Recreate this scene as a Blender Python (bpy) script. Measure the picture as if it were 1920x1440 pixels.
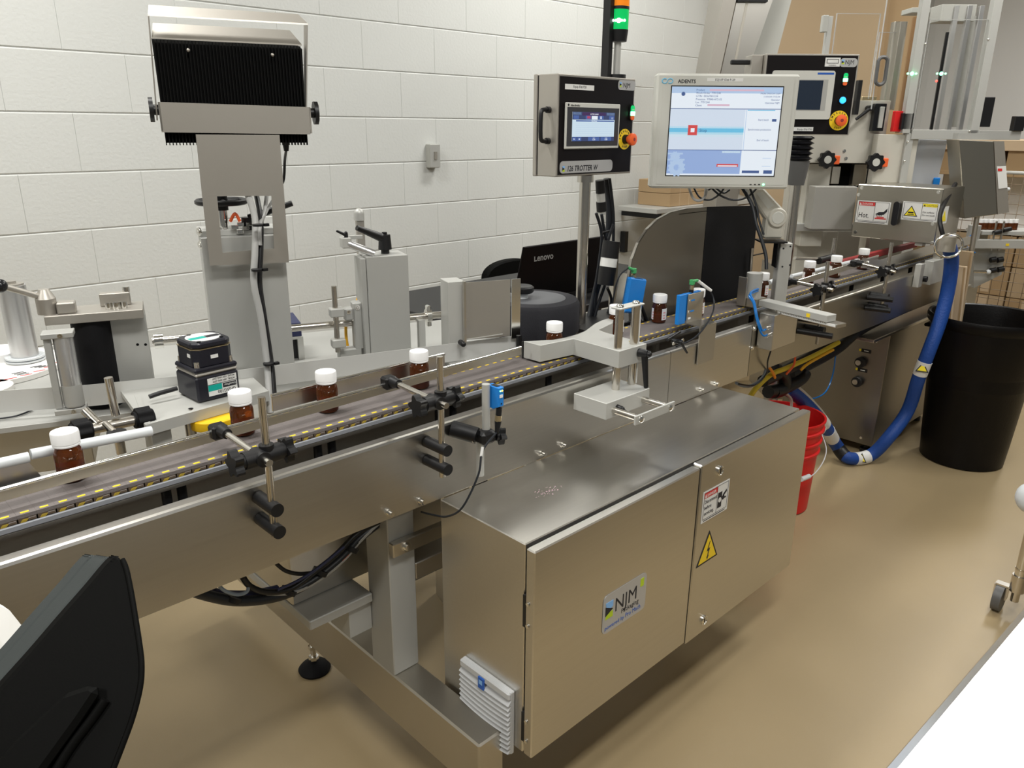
import bpy, bmesh, math, random
from mathutils import Vector, Matrix
V = Vector
PI = math.pi
random.seed(4)
S = bpy.context.scene
COL = S.collection
for o in list(bpy.data.objects): bpy.data.objects.remove(o)

# ------------------------------------------------------------------ camera
FPX, CAMH = 1450.0, 1.43
_x = V((1580, 470, -FPX)).normalized(); _y = V((-1471, 494, -FPX)).normalized()
_a = (_x + _y).normalized(); _b = (_x - _y).normalized()
_x = (_a + _b).normalized(); _y = (_a - _b).normalized(); _z = _x.cross(_y)
ROT = Matrix((_x, _y, _z))                      # camera axes -> world
CPOS = V((0, 0, CAMH))
cam = bpy.data.cameras.new('camera'); camo = bpy.data.objects.new('camera', cam); COL.objects.link(camo)
cam.sensor_width = 36; cam.lens = FPX / 1920 * 36; cam.clip_start = .05; cam.clip_end = 60
camo.matrix_world = Matrix.Translation(CPOS) @ ROT.to_4x4()
S.camera = camo

# ------------------------------------------------------------------ world, exposure
w = bpy.data.worlds.new('world'); S.world = w; w.use_nodes = True
w.node_tree.nodes['Background'].inputs[0].default_value = (.86, .88, .84, 1)
w.node_tree.nodes['Background'].inputs[1].default_value = .17
S.view_settings.view_transform = 'Standard'; S.view_settings.look = 'None'
S.view_settings.gamma = 1; S.view_settings.use_curve_mapping = False
S.view_settings.exposure = -0.14
LIGHTS = [(.2, -.2, 1.0), (.2, 2.1, .85), (3.45, .35, .75), (3.2, 2.2, .65), (6.2, .9, .95), (-2.2, .9, .9), (1.2, -2.4, .6)]  # the one over the capping machine is added to brighten the far right wall
LPOW = 60.0
CEIL = 3.15
for (lx, ly, k) in LIGHTS:
    L = bpy.data.lights.new('ceiling_lamp_light', 'AREA'); L.shape = 'RECTANGLE'; L.size = 1.15; L.size_y = .28
    L.energy = LPOW * k; L.color = (1.0, .99, .95)
    lo = bpy.data.objects.new('ceiling_lamp_light', L); COL.objects.link(lo); lo.location = (lx, ly, CEIL - .07)

# ------------------------------------------------------------------ pixel rays (1920x1440 frame) used to measure real positions
def ray(px, py): return ROT @ V(((px - 960) / FPX, -(py - 720) / FPX, -1))
def at(px, py, x=None, y=None, z=None, dep=None):
    d = ray(px, py)
    if x is not None: t = x / d.x
    elif y is not None: t = y / d.y
    elif z is not None: t = (z - CAMH) / d.z
    else: t = dep
    return CPOS + d * t
class Fr:
    """upright frame: u along the width, d away from the viewer, z up"""
    def __init__(s, o, u):
        s.o = V((o[0], o[1], 0)); s.u = V((u[0], u[1], 0)).normalized(); s.v = V((-s.u.y, s.u.x, 0))
        s.M = Matrix(((s.u.x, s.v.x, 0, s.o.x), (s.u.y, s.v.y, 0, s.o.y), (0, 0, 1, 0), (0, 0, 0, 1)))
    def w(s, p): return s.M @ V(p)
    def hit(s, px, py, d=0):
        r = ray(px, py); t = (s.o - CPOS).dot(s.v) + d; t = t / r.dot(s.v)
        p = CPOS + r * t - s.o
        return V((p.dot(s.u), d, p.z))
WF = Fr((0, 0), (1, 0))
LF = Fr((.674, 1.529), (.94, -.342))
FACE = (.72, -.69)
def FF(px, py, dep): p = at(px, py, dep=dep); return Fr(p, FACE)

# ------------------------------------------------------------------ materials
def mat(name, col, rough=.5, metal=0, trans=0, emit=None, es=1, bump=0, bscale=60, var=0, vscale=8, stretch=None, ior=1.45, alpha=1, spec=.5, rvar=0, aniso=0):
    m = bpy.data.materials.new(name); m.use_nodes = True; nt = m.node_tree; b = nt.nodes['Principled BSDF']
    b.inputs['Base Color'].default_value = (*col, 1); b.inputs['Roughness'].default_value = rough
    b.inputs['Metallic'].default_value = metal; b.inputs['Transmission Weight'].default_value = trans
    b.inputs['IOR'].default_value = ior; b.inputs['Alpha'].default_value = alpha
    b.inputs['Specular IOR Level'].default_value = spec
    if emit: b.inputs['Emission Color'].default_value = (*emit, 1); b.inputs['Emission Strength'].default_value = es
    if bump or var or rvar:
        tc = nt.nodes.new('ShaderNodeTexCoord'); mp = nt.nodes.new('ShaderNodeMapping')
        nt.links.new(tc.outputs['Object'], mp.inputs[0])
        if stretch: mp.inputs['Scale'].default_value = stretch
    if var or rvar:
        n = nt.nodes.new('ShaderNodeTexNoise'); n.inputs['Scale'].default_value = vscale; n.inputs['Detail'].default_value = 6
        nt.links.new(mp.outputs[0], n.inputs[0])
    if var:
        r = nt.nodes.new('ShaderNodeMapRange'); r.inputs[3].default_value = 1 - var; r.inputs[4].default_value = 1 + var
        nt.links.new(n.outputs[0], r.inputs[0])
        mx = nt.nodes.new('ShaderNodeVectorMath'); mx.operation = 'SCALE'; mx.inputs[0].default_value = col
        nt.links.new(r.outputs[0], mx.inputs['Scale']); nt.links.new(mx.outputs[0], b.inputs['Base Color'])
    if rvar:
        r = nt.nodes.new('ShaderNodeMapRange'); r.inputs[3].default_value = rough - rvar; r.inputs[4].default_value = rough + rvar
        nt.links.new(n.outputs[0], r.inputs[0]); nt.links.new(r.outputs[0], b.inputs['Roughness'])
    if bump:
        n2 = nt.nodes.new('ShaderNodeTexNoise'); n2.inputs['Scale'].default_value = bscale; n2.inputs['Detail'].default_value = 4
        nt.links.new(mp.outputs[0], n2.inputs[0])
        bp = nt.nodes.new('ShaderNodeBump'); bp.inputs['Strength'].default_value = bump; bp.inputs['Distance'].default_value = .003
        nt.links.new(n2.outputs[0], bp.inputs['Height']); nt.links.new(bp.outputs[0], b.inputs['Normal'])
    return m
def mk(name, *a, **k): M[name] = mat(name, *a, **k)
M = {}
mk('steel', (.62, .595, .55), .28, 1)
mk('steel_panel', (.62, .60, .56), .30, 1, rvar=.035, vscale=110, stretch=(.03, 2.5, 2.5), var=.05)
mk('steel_dull', (.54, .51, .45), .42, 1, var=.08, vscale=5, rvar=.05)
mk('steel_bead', (.43, .405, .365), .45, .75, bump=.05, bscale=700)
mk('chrome', (.78, .77, .74), .13, 1)
mk('steel_rod', (.62, .59, .54), .22, 1)
mk('alu', (.415, .415, .395), .5, .3, bump=.03, bscale=900, var=.03, vscale=4)
mk('alu_light', (.49, .49, .465), .45, .3, bump=.03, bscale=900)
mk('alu_bar', (.62, .62, .62), .3, .8)
mk('painted_grey', (.42, .42, .39), .5, .15)
mk('cream', (.52, .50, .44), .5)
mk('monitor_grey', (.56, .56, .52), .45)
mk('black', (.006, .006, .007), .42)
mk('black_matt', (.002, .002, .002), .8, spec=.2)
mk('black_gloss', (.01, .01, .012), .22)
mk('black_panel', (.005, .0035, .004), .45, spec=.22)
mk('drum_foam', (.010, .010, .014), .8, bump=.2, bscale=300)
mk('drum_grey', (.075, .078, .085), .6)
mk('black_rubber', (.006, .006, .007), .65, bump=.1, bscale=300, spec=.2)
mk('chair_plastic', (.004, .004, .0038), .55, bump=.03, bscale=500, spec=.06)
mk('chair_pad', (.030, .036, .036), .6, bump=.08, bscale=600)
mk('motor_black', (.010, .010, .017), .36)
mk('belt', (.150, .131, .126), .6, bump=.3, bscale=500, var=.06, vscale=3)
mk('belt_side', (.10, .07, .045), .6)
mk('yellow', (.85, .60, .02), .5)
mk('yellow_plastic', (.85, .52, .01), .4)
mk('wear_strip', (.24, .25, .275), .45)
mk('white_plastic', (.64, .67, .69), .4)
mk('white_cap', (.86, .86, .86), .42)
mk('white_label', (.80, .80, .80), .5)
mk('pink_print', (.75, .30, .32), .5)
mk('paper', (.72, .71, .68), .6)
mk('web_paper', (.56, .56, .54), .42, .1)
mk('amber', (.17, .05, .014), .06, 0, trans=.75, ior=1.45)
mk('content', (.36, .05, .022), .5)
mk('blue', (.01, .20, .62), .4)
mk('blue_hose', (.008, .055, .27), .5, bump=.5, bscale=150)
mk('blue_tube', (.01, .16, .50), .2)
mk('red', (.62, .012, .012), .4)
mk('red_guard', (.28, .03, .03), .5)
mk('orange', (.85, .13, .03), .4)
mk('orange_lens', (.75, .20, .01), .2, emit=(1, .3, .02), es=.35)
mk('green_plastic', (.06, .36, .12), .4)
mk('green_lens', (.0, .22, .05), .2, emit=(.02, .9, .25), es=.6)
mk('green_glow', (.1, .9, .3), .3, emit=(.2, 1, .45), es=5)
mk('blue_glow', (.05, .3, .9), .3, emit=(.02, .35, 1), es=2.2)
mk('red_glow', (.9, .1, .1), .3, emit=(1, .06, .04), es=4)
mk('yellow_glow', (.9, .6, .1), .3, emit=(1, .55, .05), es=3)
mk('grey_cable', (.36, .36, .35), .45)
mk('dark_cable', (.012, .014, .018), .4)
mk('yellow_cable', (.80, .42, .02), .45)
mk('teal', (.0, .36, .30), .5)
mk('gold_metal', (.55, .45, .28), .3, .9)
mk('navy', (.02, .025, .08), .5)
mk('mesh_brown', (.20, .15, .10), .5, .3)
mk('cardboard', (.38, .26, .14), .8, bump=.1, bscale=200, var=.07, vscale=3)
mk('cardboard_tan', (.43, .32, .20), .8, var=.05, vscale=2)
mk('cardboard_light', (.56, .43, .29), .8, var=.06, vscale=5)
mk('bin_black', (.004, .0035, .0035), .40, spec=.25, bump=.15, bscale=120)
mk('floor_epoxy', (.345, .265, .152), .33, bump=.12, bscale=900, var=.10, vscale=2.2, rvar=.07)
mk('block_paint', (.60, .61, .59), .5, bump=.38, bscale=80, var=.02, vscale=3)
mk('mortar_paint', (.57, .58, .56), .6, bump=.3, bscale=80)
mk('wall_white', (.85, .84, .82), .6)
mk('ceiling_white', (.55, .55, .53), .8)
mk('lamp_diffuser', (.9, .9, .9), .5, emit=(1, .985, .93), es=3.0)
mk('acrylic', (.93, .94, .92), .03, 0, trans=1, ior=1.02, alpha=.28)
mk('screen_off', (.02, .03, .05), .2)
mk('scr_white', (.1, .1, .1), .4, emit=(.80, .87, .95), es=.95)
mk('scr_pale', (.1, .1, .1), .4, emit=(.62, .78, .90), es=.9)
mk('scr_blue', (.1, .1, .1), .4, emit=(.28, .43, .78), es=.85)
mk('scr_cyan', (.1, .1, .1), .4, emit=(.10, .55, .85), es=.85)
mk('scr_mid', (.1, .1, .1), .4, emit=(.45, .62, .88), es=.85)
mk('scr_dark', (.02, .02, .03), .4, emit=(.03, .05, .14), es=1)
mk('scr_navy', (.02, .02, .03), .4, emit=(.06, .12, .35), es=1)
mk('scr_red', (.1, .02, .02), .4, emit=(.75, .08, .08), es=.8)
mk('scr_maroon', (.1, .02, .02), .4, emit=(.18, .02, .02), es=1)
mk('scr_pink', (.1, .1, .1), .4, emit=(.75, .48, .62), es=.85)
mk('scr_text', (.02, .02, .05), .4, emit=(.05, .10, .25), es=1)
mk('ink', (.015, .015, .02), .6)
mk('ink_red', (.60, .03, .03), .5)
mk('ink_yellow', (.85, .70, .02), .5)
mk('ink_blue', (.02, .10, .42), .5)
mk('ink_green', (.45, .60, .02), .5)
mk('sticker_white', (.72, .72, .70), .45)
mk('badge_silver', (.50, .50, .50), .4, .4)

# ------------------------------------------------------------------ mesh building
class MB:
    def __init__(s, fr=None): s.bm = bmesh.new(); s.M = fr.M if fr else None
    def _f(s, vs, smooth=False, mi=0):
        try: f = s.bm.faces.new(vs)
        except ValueError: return None
        f.smooth = smooth; f.material_index = mi; return f
    def _t(s, verts):
        if s.M is not None:
            for v in verts: v.co = s.M @ v.co
    def box(s, x0, x1, y0, y1, z0, z1, bev=0, mi=0, R=None):
        if x0 > x1: x0, x1 = x1, x0
        if y0 > y1: y0, y1 = y1, y0
        if z0 > z1: z0, z1 = z1, z0
        vs = [s.bm.verts.new((x, y, z)) for z in (z0, z1) for y in (y0, y1) for x in (x0, x1)]
        fs = [s._f([vs[i] for i in q], mi=mi) for q in ((0, 2, 3, 1), (4, 5, 7, 6), (0, 1, 5, 4), (2, 6, 7, 3), (0, 4, 6, 2), (1, 3, 7, 5))]
        allv = vs
        if bev:
            es = list({e for f in fs for e in f.edges})
            r = bmesh.ops.bevel(s.bm, geom=es, offset=bev, segments=1, affect='EDGES', profile=.5)
            allv = list({v for f in r['faces'] for v in f.verts} | {v for f in fs if f.is_valid for v in f.verts})
        if R is not None:
            for v in allv: v.co = R @ v.co
        s._t(allv); return s
    def prism(s, pts, ext, bev=0, mi=0):
        a = [V(p) for p in pts]; e = V(ext)
        v0 = [s.bm.verts.new(p) for p in a]; v1 = [s.bm.verts.new(p + e) for p in a]; n = len(a)
        f0 = s._f(v0[::-1], mi=mi); f1 = s._f(v1, mi=mi); fs = [f0, f1]
        for i in range(n): fs.append(s._f([v0[i], v0[(i + 1) % n], v1[(i + 1) % n], v1[i]], mi=mi))
        allv = v0 + v1
        bmesh.ops.recalc_face_normals(s.bm, faces=[f for f in fs if f])
        if bev:
            es = list({e for f in fs for e in f.edges})
            r = bmesh.ops.bevel(s.bm, geom=es, offset=bev, segments=1, affect='EDGES', profile=.5)
            allv = list({v for f in r['faces'] for v in f.verts} | {v for f in fs if f.is_valid for v in f.verts})
        s._t(allv); return s
    def cyl(s, p0, p1, r, r2=None, n=18, cap=True, mi=0):
        p0 = V(p0); p1 = V(p1); r2 = r if r2 is None else r2
        a = (p1 - p0).normalized(); h = V((0, 0, 1)) if abs(a.z) < .9 else V((1, 0, 0))
        u = a.cross(h).normalized(); v = a.cross(u)
        A = [s.bm.verts.new(p0 + (u * math.cos(t) + v * math.sin(t)) * r) for t in [2 * PI * i / n for i in range(n)]]
        B = [s.bm.verts.new(p1 + (u * math.cos(t) + v * math.sin(t)) * r2) for t in [2 * PI * i / n for i in range(n)]]
        fs = [s._f([A[i], A[(i + 1) % n], B[(i + 1) % n], B[i]], True, mi) for i in range(n)]
        if cap: fs += [s._f(A[::-1], mi=mi), s._f(B, mi=mi)]
        bmesh.ops.recalc_face_normals(s.bm, faces=fs) if cap else None
        s._t(A + B); return s
    def tube(s, pts, r, n=8, sub=6, close=False, mi=0):
        P = [V(p) for p in pts]
        if sub and len(P) > 2:
            Q = []
            for i in range(len(P) - 1):
                a = P[max(i - 1, 0)]; b = P[i]; c = P[i + 1]; d = P[min(i + 2, len(P) - 1)]
                for k in range(sub):
                    t = k / sub
                    Q.append(.5 * ((2 * b) + (c - a) * t + (2 * a - 5 * b + 4 * c - d) * t * t + (3 * b - a - 3 * c + d) * t ** 3))
            Q.append(P[-1]); P = Q
        rings = []; u = None; allv = []
        for i, p in enumerate(P):
            t = (P[min(i + 1, len(P) - 1)] - P[max(i - 1, 0)]).normalized()
            if u is None:
                h = V((0, 0, 1)) if abs(t.z) < .9 else V((1, 0, 0)); u = t.cross(h).normalized()
            u = (u - t * u.dot(t)).normalized(); v = t.cross(u)
            ring = [s.bm.verts.new(p + (u * math.cos(2 * PI * k / n) + v * math.sin(2 * PI * k / n)) * r) for k in range(n)]
            rings.append(ring); allv += ring
        for a, b in zip(rings, rings[1:]):
            for k in range(n): s._f([a[k], a[(k + 1) % n], b[(k + 1) % n], b[k]], True, mi)
        s._f(rings[0][::-1], mi=mi); s._f(rings[-1], mi=mi)
        s._t(allv); return s
    def lathe(s, prof, c=(0, 0, 0), n=32, axis='z', smooth=True, mi=0, rid=0):
        c = V(c); rings = []; allv = []
        for (r, h) in prof:
            ring = []
            for k in range(n):
                t = 2 * PI * k / n; rr = r * (1 - rid * (k % 2)) if r > 0 else 0
                a, b = rr * math.cos(t), rr * math.sin(t)
                p = {'z': (a, b, h), 'y': (a, h, b), 'x': (h, a, b)}[axis]
                ring.append(s.bm.verts.new(c + V(p)))
                if r <= 1e-7: break
            rings.append(ring); allv += ring
        fs = []
        for a, b in zip(rings, rings[1:]):
            for k in range(n):
                k2 = (k + 1) % n
                if len(a) == 1 and len(b) == 1: continue
                if len(a) == 1: fs.append(s._f([a[0], b[k2], b[k]], smooth, mi))
                elif len(b) == 1: fs.append(s._f([a[k], a[k2], b[0]], smooth, mi))
                else: fs.append(s._f([a[k], a[k2], b[k2], b[k]], smooth, mi))
        if len(rings[0]) > 1: fs.append(s._f(rings[0][::-1], mi=mi))
        if len(rings[-1]) > 1: fs.append(s._f(rings[-1], mi=mi))
        bmesh.ops.recalc_face_normals(s.bm, faces=[f for f in fs if f])
        s._t(allv); return s
    def sph(s, c, r, n=14, mi=0, sc=(1, 1, 1)):
        prof = [(math.sin(PI * i / (n // 2)) * r, -math.cos(PI * i / (n // 2)) * r) for i in range(n // 2 + 1)]
        prof[0] = (0, -r); prof[-1] = (0, r)
        return s.lathe(prof, c, n=n, mi=mi)
    def quad(s, pts, mi=0):
        vs = [s.bm.verts.new(V(p)) for p in pts]; s._f(vs, mi=mi); s._t(vs); return s
    def rrect(s, a0, a1, z0, z1, r, d, th, mi=0, seg=4):
        """rounded plate in the frame's upright plane at depth d, thickness th towards the viewer"""
        pts = []
        for cx, cz, t0 in ((a1 - r, z1 - r, 0), (a0 + r, z1 - r, PI / 2), (a0 + r, z0 + r, PI), (a1 - r, z0 + r, 1.5 * PI)):
            for k in range(seg + 1):
                t = t0 + PI / 2 * k / seg; pts.append((cx + r * math.cos(t), d, cz + r * math.sin(t)))
        return s.prism(pts, (0, -th, 0), mi=mi)
    def star(s, c, ax, r, th, lobes=5, mi=0, depth=.38):
        c = V(c); ax = V(ax).normalized(); h = V((0, 0, 1)) if abs(ax.z) < .9 else V((1, 0, 0))
        u = ax.cross(h).normalized(); v = ax.cross(u); n = lobes * 8; pts = []
        for k in range(n):
            t = 2 * PI * k / n; rr = r * (1 - depth * (.5 - .5 * math.cos(lobes * t)) ** .8)
            pts.append(c + (u * math.cos(t) + v * math.sin(t)) * rr)
        return s.prism(pts, ax * th, mi=mi)

def _link(name, bm, m, parent, org):
    me = bpy.data.meshes.new(name)
    if org.length: bmesh.ops.translate(bm, verts=bm.verts, vec=-org)
    bm.normal_update()
    for e in bm.edges:
        if len(e.link_faces) == 2 and (e.link_faces[0].smooth != e.link_faces[1].smooth or e.calc_face_angle(0) > .7): e.smooth = False
    bm.to_mesh(me); bm.free()
    for mm in (m if isinstance(m, (list, tuple)) else [m]): me.materials.append(M[mm])
    o = bpy.data.objects.new(name, me); COL.objects.link(o)
    if parent: o.parent = parent
    return o
def root_loc(p):
    while p.parent: p = p.parent
    return V(p.location)
def obj(name, mb, m, parent=None, label=None):
    org = root_loc(parent) if parent else V((0, 0, 0))
    o = _link(name, mb.bm, m, parent, org)
    if label: o['label'] = label
    return o
def tag(o, label, cat, group=None):
    o['label'] = label; o['category'] = cat
    if group: o['group'] = group
    return o
def thing(name, label, cat, loc, group=None):
    o = bpy.data.objects.new(name, None); o.empty_display_size = .02; COL.objects.link(o); o.location = V(loc)
    return tag(o, label, cat, group)
def solo(name, mb, m, label, cat, group=None):
    vs = [v.co for v in mb.bm.verts]
    lo = V([min(v[i] for v in vs) for i in range(3)]); hi = V([max(v[i] for v in vs) for i in range(3)])
    org = V(((lo.x + hi.x) / 2, (lo.y + hi.y) / 2, lo.z))
    o = _link(name, mb.bm, m, None, org); o.location = org
    return tag(o, label, cat, group)
def struct(name, mb, m):
    o = _link(name, mb.bm, m, None, V((0, 0, 0))); o['kind'] = 'structure'; return o
def text(s, size, m, parent, fr, a, d, z, align='LEFT', rot=0, name='lettering', shear=0, sx=1.0, bold=0, sidex=False):
    """flat letters standing in the upright plane of a frame (print on a surface)"""
    cu = bpy.data.curves.new('t', 'FONT'); cu.body = s; cu.size = size; cu.align_x = align; cu.shear = shear; cu.offset = bold
    cu.extrude = .00015; cu.resolution_u = 2
    t = bpy.data.objects.new('t', cu); COL.objects.link(t)
    bpy.context.view_layer.update()
    me = bpy.data.meshes.new_from_object(t.evaluated_get(bpy.context.evaluated_depsgraph_get()))
    bpy.data.objects.remove(t); bpy.data.curves.remove(cu)
    me.name = name; me.materials.clear(); me.materials.append(M[m])
    c, si = math.cos(rot), math.sin(rot); org = root_loc(parent)
    for v in me.vertices:
        x, y = v.co.x * sx, v.co.y
        x, y = x * c - y * si, x * si + y * c
        v.co = fr.M @ V((a + x, d - v.co.z, z + y)) - org
    o = bpy.data.objects.new(name, me); COL.objects.link(o); o.parent = parent
    return o
def copy_tree(o, parent=None):
    c = o.copy(); COL.objects.link(c); c.parent = parent
    for ch in list(o.children): copy_tree(ch, c)
    return c
mk('steel_dark', (.36, .335, .29), .34, 1, var=.05, vscale=4)
mk('scr_dark_glass', (.045, .045, .05), .3)
mk('scr_mid2', (.1, .1, .1), .4, emit=(.66, .76, .90), es=.9)
mk('scr_cyan2', (.1, .1, .1), .4, emit=(.42, .72, .88), es=.9)
mk('blue_pale2', (.15, .50, .75), .5)
mk('green_lens2', (.0, .25, .06), .15, emit=(.01, .75, .16), es=.55)
mk('green_hot', (.6, 1, .8), .3, emit=(.75, 1, .85), es=4)
mk('wall_tan', (.50, .38, .24), .8, var=.03, vscale=1)
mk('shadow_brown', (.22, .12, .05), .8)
mk('plastic_wrap', (.50, .52, .55), .3, alpha=.75)
mk('seal_head', (.42, .41, .38), .4, .4)
mk('painted_dark', (.10, .10, .10), .45)
mk('pane_edge', (.55, .55, .54), .3, alpha=.6)
mk('yellow_cable2', (.62, .47, .03), .45)
mk('orange_yellow', (.85, .30, .02), .45)
mk('grey_blue', (.22, .27, .33), .3)
mk('table_steel', (.80, .80, .80), .22, 1, rvar=.05, vscale=12)
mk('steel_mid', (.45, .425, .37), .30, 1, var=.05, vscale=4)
mk('yellow_dull', (.38, .27, .03), .6)
mk('vent_grey', (.50, .51, .52), .45)
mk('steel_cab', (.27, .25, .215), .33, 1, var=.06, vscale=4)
# ================================================================== THE ROOM
struct('floor', MB().box(-4, 9.5, -4, 3.3, -.1, 0), 'floor_epoxy')
struct('ceiling', MB().box(-4, 9.5, -4, 3.3, CEIL, CEIL + .1), 'ceiling_white')
YW = 3.1
wall = struct('wall_back', MB().box(-4, 9.5, YW + .003, 3.3, 0, CEIL), 'mortar_paint')
# concrete blocks, one mesh shared by all
bw, bh = .4, .1992
mb = MB()
c1, c2, fy = .0045, .0008, .0
mb.prism([(.0002, .02, .0002), (.0002, .0035, .0002), (.0002, .0, c1), (.0002, .0, bh - c1), (.0002, .0035, bh - .0002), (.0002, .02, bh - .0002)], (bw - .0004, 0, 0), bev=0)
bmesh.ops.bevel(mb.bm, geom=[e for e in mb.bm.edges if all(abs(v.co.y) < 1e-6 for v in e.verts) and abs(e.verts[0].co.x - e.verts[1].co.x) < 1e-6], offset=.0014, segments=1, affect='EDGES')
me = None
z0 = .867 - 4 * bh
for r in range(0, 13):
    zz = z0 + r * bh
    if zz < .45: continue
    off = .87 if (r % 2 == 0) else 1.07
    for k in range(-5, 14):
        x = off + k * bw
        if x < -1.4 or x > 5.6: continue
        if me is None:
            o = obj('block', mb, 'block_paint', wall); me = o.data
        else:
            o = bpy.data.objects.new('block', me); COL.objects.link(o); o.parent = wall
        o.location = (x, YW - .003, zz)
# plain stretch of the wall below and beyond the blocks that can be told apart
mb = MB().box(-4, 9.5, YW, YW + .01, 0, .46).box(5.9, 9.5, YW, YW + .01, .46, CEIL).box(-4, -1.1, YW, YW + .01, .46, CEIL)
obj('painted_wall_face', mb, 'block_paint', wall)
struct('wall_right', MB().box(8.6, 8.8, -4, 3.3, 0, CEIL), 'wall_white')
CLAB = ['above the nearer left end of the belt', 'above the labelling machine at left', 'above the nearer right side, over the bin aisle', 'near the block wall behind the control boxes', 'over the far capping machine, added to brighten the far end', 'farthest to the left, beyond the label rolls', 'above the viewer, behind the black chair']
for (lx, ly, k), cl_ in zip(LIGHTS, CLAB):
    t = thing('ceiling_light', 'recessed white ceiling light ' + cl_, 'ceiling light', (lx, ly, CEIL - .06), 'ceiling lights')
    obj('frame', MB().box(lx - .62, lx + .62, ly - .18, ly + .18, CEIL - .05, CEIL - .001), 'ceiling_white', t)
    obj('diffuser', MB().box(lx - .58, lx + .58, ly - .15, ly + .15, CEIL - .06, CEIL - .051), 'lamp_diffuser', t)

# ================================================================== CONVEYOR
ZB = .895; BY0, BY1 = 1.205, 1.305; YP = 1.137
conv = thing('conveyor', 'long stainless steel conveyor with grey chain belt edged in yellow dashes', 'conveyor', (.85, 1.2, 0))
# chain links
P = .0252
mb = MB()
mb.box(.00005, P - .00005, BY0, BY1, ZB - .006, ZB, bev=.00015)
mb.box(.004, P - .004, BY0 + .012, BY1 - .012, ZB - .014, ZB - .006, mi=0)
mb.box(.001, P - .001, BY0 + .0005, BY0 + .006, ZB - .016, ZB - .006, mi=2)
mb.prism([(.003, BY0 - .0010, ZB - .0125), (.010, BY0 - .0010, ZB - .0125), (.014, BY0 - .0010, ZB - .0085), (.006, BY0 - .0010, ZB - .0085)], (0, .002, 0), mi=3)
mb.box(.0135, .0235, BY0 - .0012, BY0 + .001, ZB - .012, ZB - .007, mi=2, bev=.0008)
mb.box(.006, .017, BY0 + .004, BY0 + .0085, ZB - .001, ZB + .0004, mi=1)
mb.box(.006, .017, BY1 - .0085, BY1 - .004, ZB - .001, ZB + .0004, mi=1)
link0 = obj('belt_link', mb, ['belt', 'yellow', 'belt_side', 'yellow_dull'], conv)
X0B, X1B = -.35, 4.30
nl = int((X1B - X0B) / P)
for k in range(nl):
    o = link0 if k == 0 else link0.copy()
    if k: COL.objects.link(o); o.parent = conv
    o.location = (X0B + k * P, 0, 0)
obj('wear_strip', MB().box(X0B, X1B, BY0 - .0075, BY0 - .0025, ZB - .0195, ZB - .0115, bev=.0006), 'wear_strip', conv)
obj('wear_strip', MB().box(X0B, X1B, BY1 + .002, BY1 + .016, ZB - .022, ZB - .012, bev=.001), 'wear_strip', conv)
obj('belt_rail', MB().box(X0B, X1B, BY0 - .0085, BY0 - .0055, ZB - .0265, ZB - .0200).box(X0B, X1B, BY0 - .0055, BY0 + .02, ZB - .0265, ZB - .0235), 'steel', conv)
obj('belt_rail', MB().box(X0B, X1B, BY1 + .012, BY1 + .018, ZB - .060, ZB - .022), 'steel', conv)
obj('belt_bed', MB().box(X0B, X1B, BY0 + .02, BY1 - .02, ZB - .04, ZB - .024), 'steel_dull', conv)
# front side plate: rounded top lip
def plate(x0, x1, name='side_plate', m='steel_panel'):
    pts = [(x0, YP, .70), (x0, YP, .856), (x0, YP + .0018, .8605), (x0, YP + .006, .8625), (x0, YP + .024, .8625), (x0, YP + .024, .8605), (x0, YP + .007, .8605), (x0, YP + .003, .855), (x0, YP + .003, .70)]
    obj(name, MB().prism(pts, (x1 - x0, 0, 0)), m, conv)
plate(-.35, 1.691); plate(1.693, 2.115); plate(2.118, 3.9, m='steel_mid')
obj('rear_plate', MB().box(X0B, 4.28, BY1 + .055, BY1 + .058, .70, .862), 'steel_panel', conv)
obj('inner_plate', MB().box(X0B, 4.28, YP + .014, BY1 + .05, .70, .703), 'steel_dull', conv)
# black spacers standing between plate and rail
mb0 = None
for x in (.12, .39, .415, .67, .70, .96, 1.0, 1.3, 1.6, 1.98, 2.25, 2.5, 2.75, 3.0, 3.3, 3.6):
    zz = ZB - .027
    obj('belt_support', MB().cyl((x, BY0 + .012, .79), (x, BY0 + .012, zz), .008, n=12), 'black', conv)
# return shroud behind plate (dark inside)
obj('return_chain', MB().box(X0B, 4.28, BY0 + .005, BY1 - .005, .755, .772), 'belt_side', conv)
def screw(parent, p, r=.006, l=.008, ax=(0, -1, 0), m='chrome', name='screw'):
    a = V(ax); p = V(p)
    mb = MB().cyl(p, p + a * l, r, n=12).cyl(p, p + a * .002, r * 1.5, n=14).cyl(p + a * l, p + a * (l + .0004), r * .5, n=6)
    return obj(name, mb, m, parent)
for px, py in ((737, 964), (796, 942), (1024, 853), (1064, 837), (1322, 733), (1349, 722)):
    p = at(px - 8, py - 3, y=YP); screw(conv, p, .0052, .012)
# legs, floor beams and feet
def hollow_leg(x0, x1, y0, y1, z0, z1): return MB().box(x0, x1, y0, y1, z0, z1, bev=.002)
obj('leg', hollow_leg(.82, .889, 1.222, 1.308, .25, .72), 'alu', conv, 'square aluminium leg')
obj('floor_beam', MB().box(.82, .889, .935, 2.05, .117, .25, bev=.004), 'steel_dull', conv)
def foot(parent, x, y, zt):
    f = obj('levelling_foot', MB().lathe([(.042, 0), (.044, .006), (.036, .016), (.018, .026), (.012, .03), (0, .031)], (x, y, 0), n=28), 'black_rubber', parent)
    obj('stud', MB().cyl((x, y, .028), (x, y, zt), .008, n=12).cyl((x, y, .036), (x, y, .046), .014, n=6).cyl((x, y, .07), (x, y, .08), .013, n=6), 'chrome', f)
foot(conv, .850, 1.655, .118); foot(conv, .854, .985, .118)
obj('leg', hollow_leg(2.05, 2.12, 1.222, 1.308, .12, .72), 'alu', conv)
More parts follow.
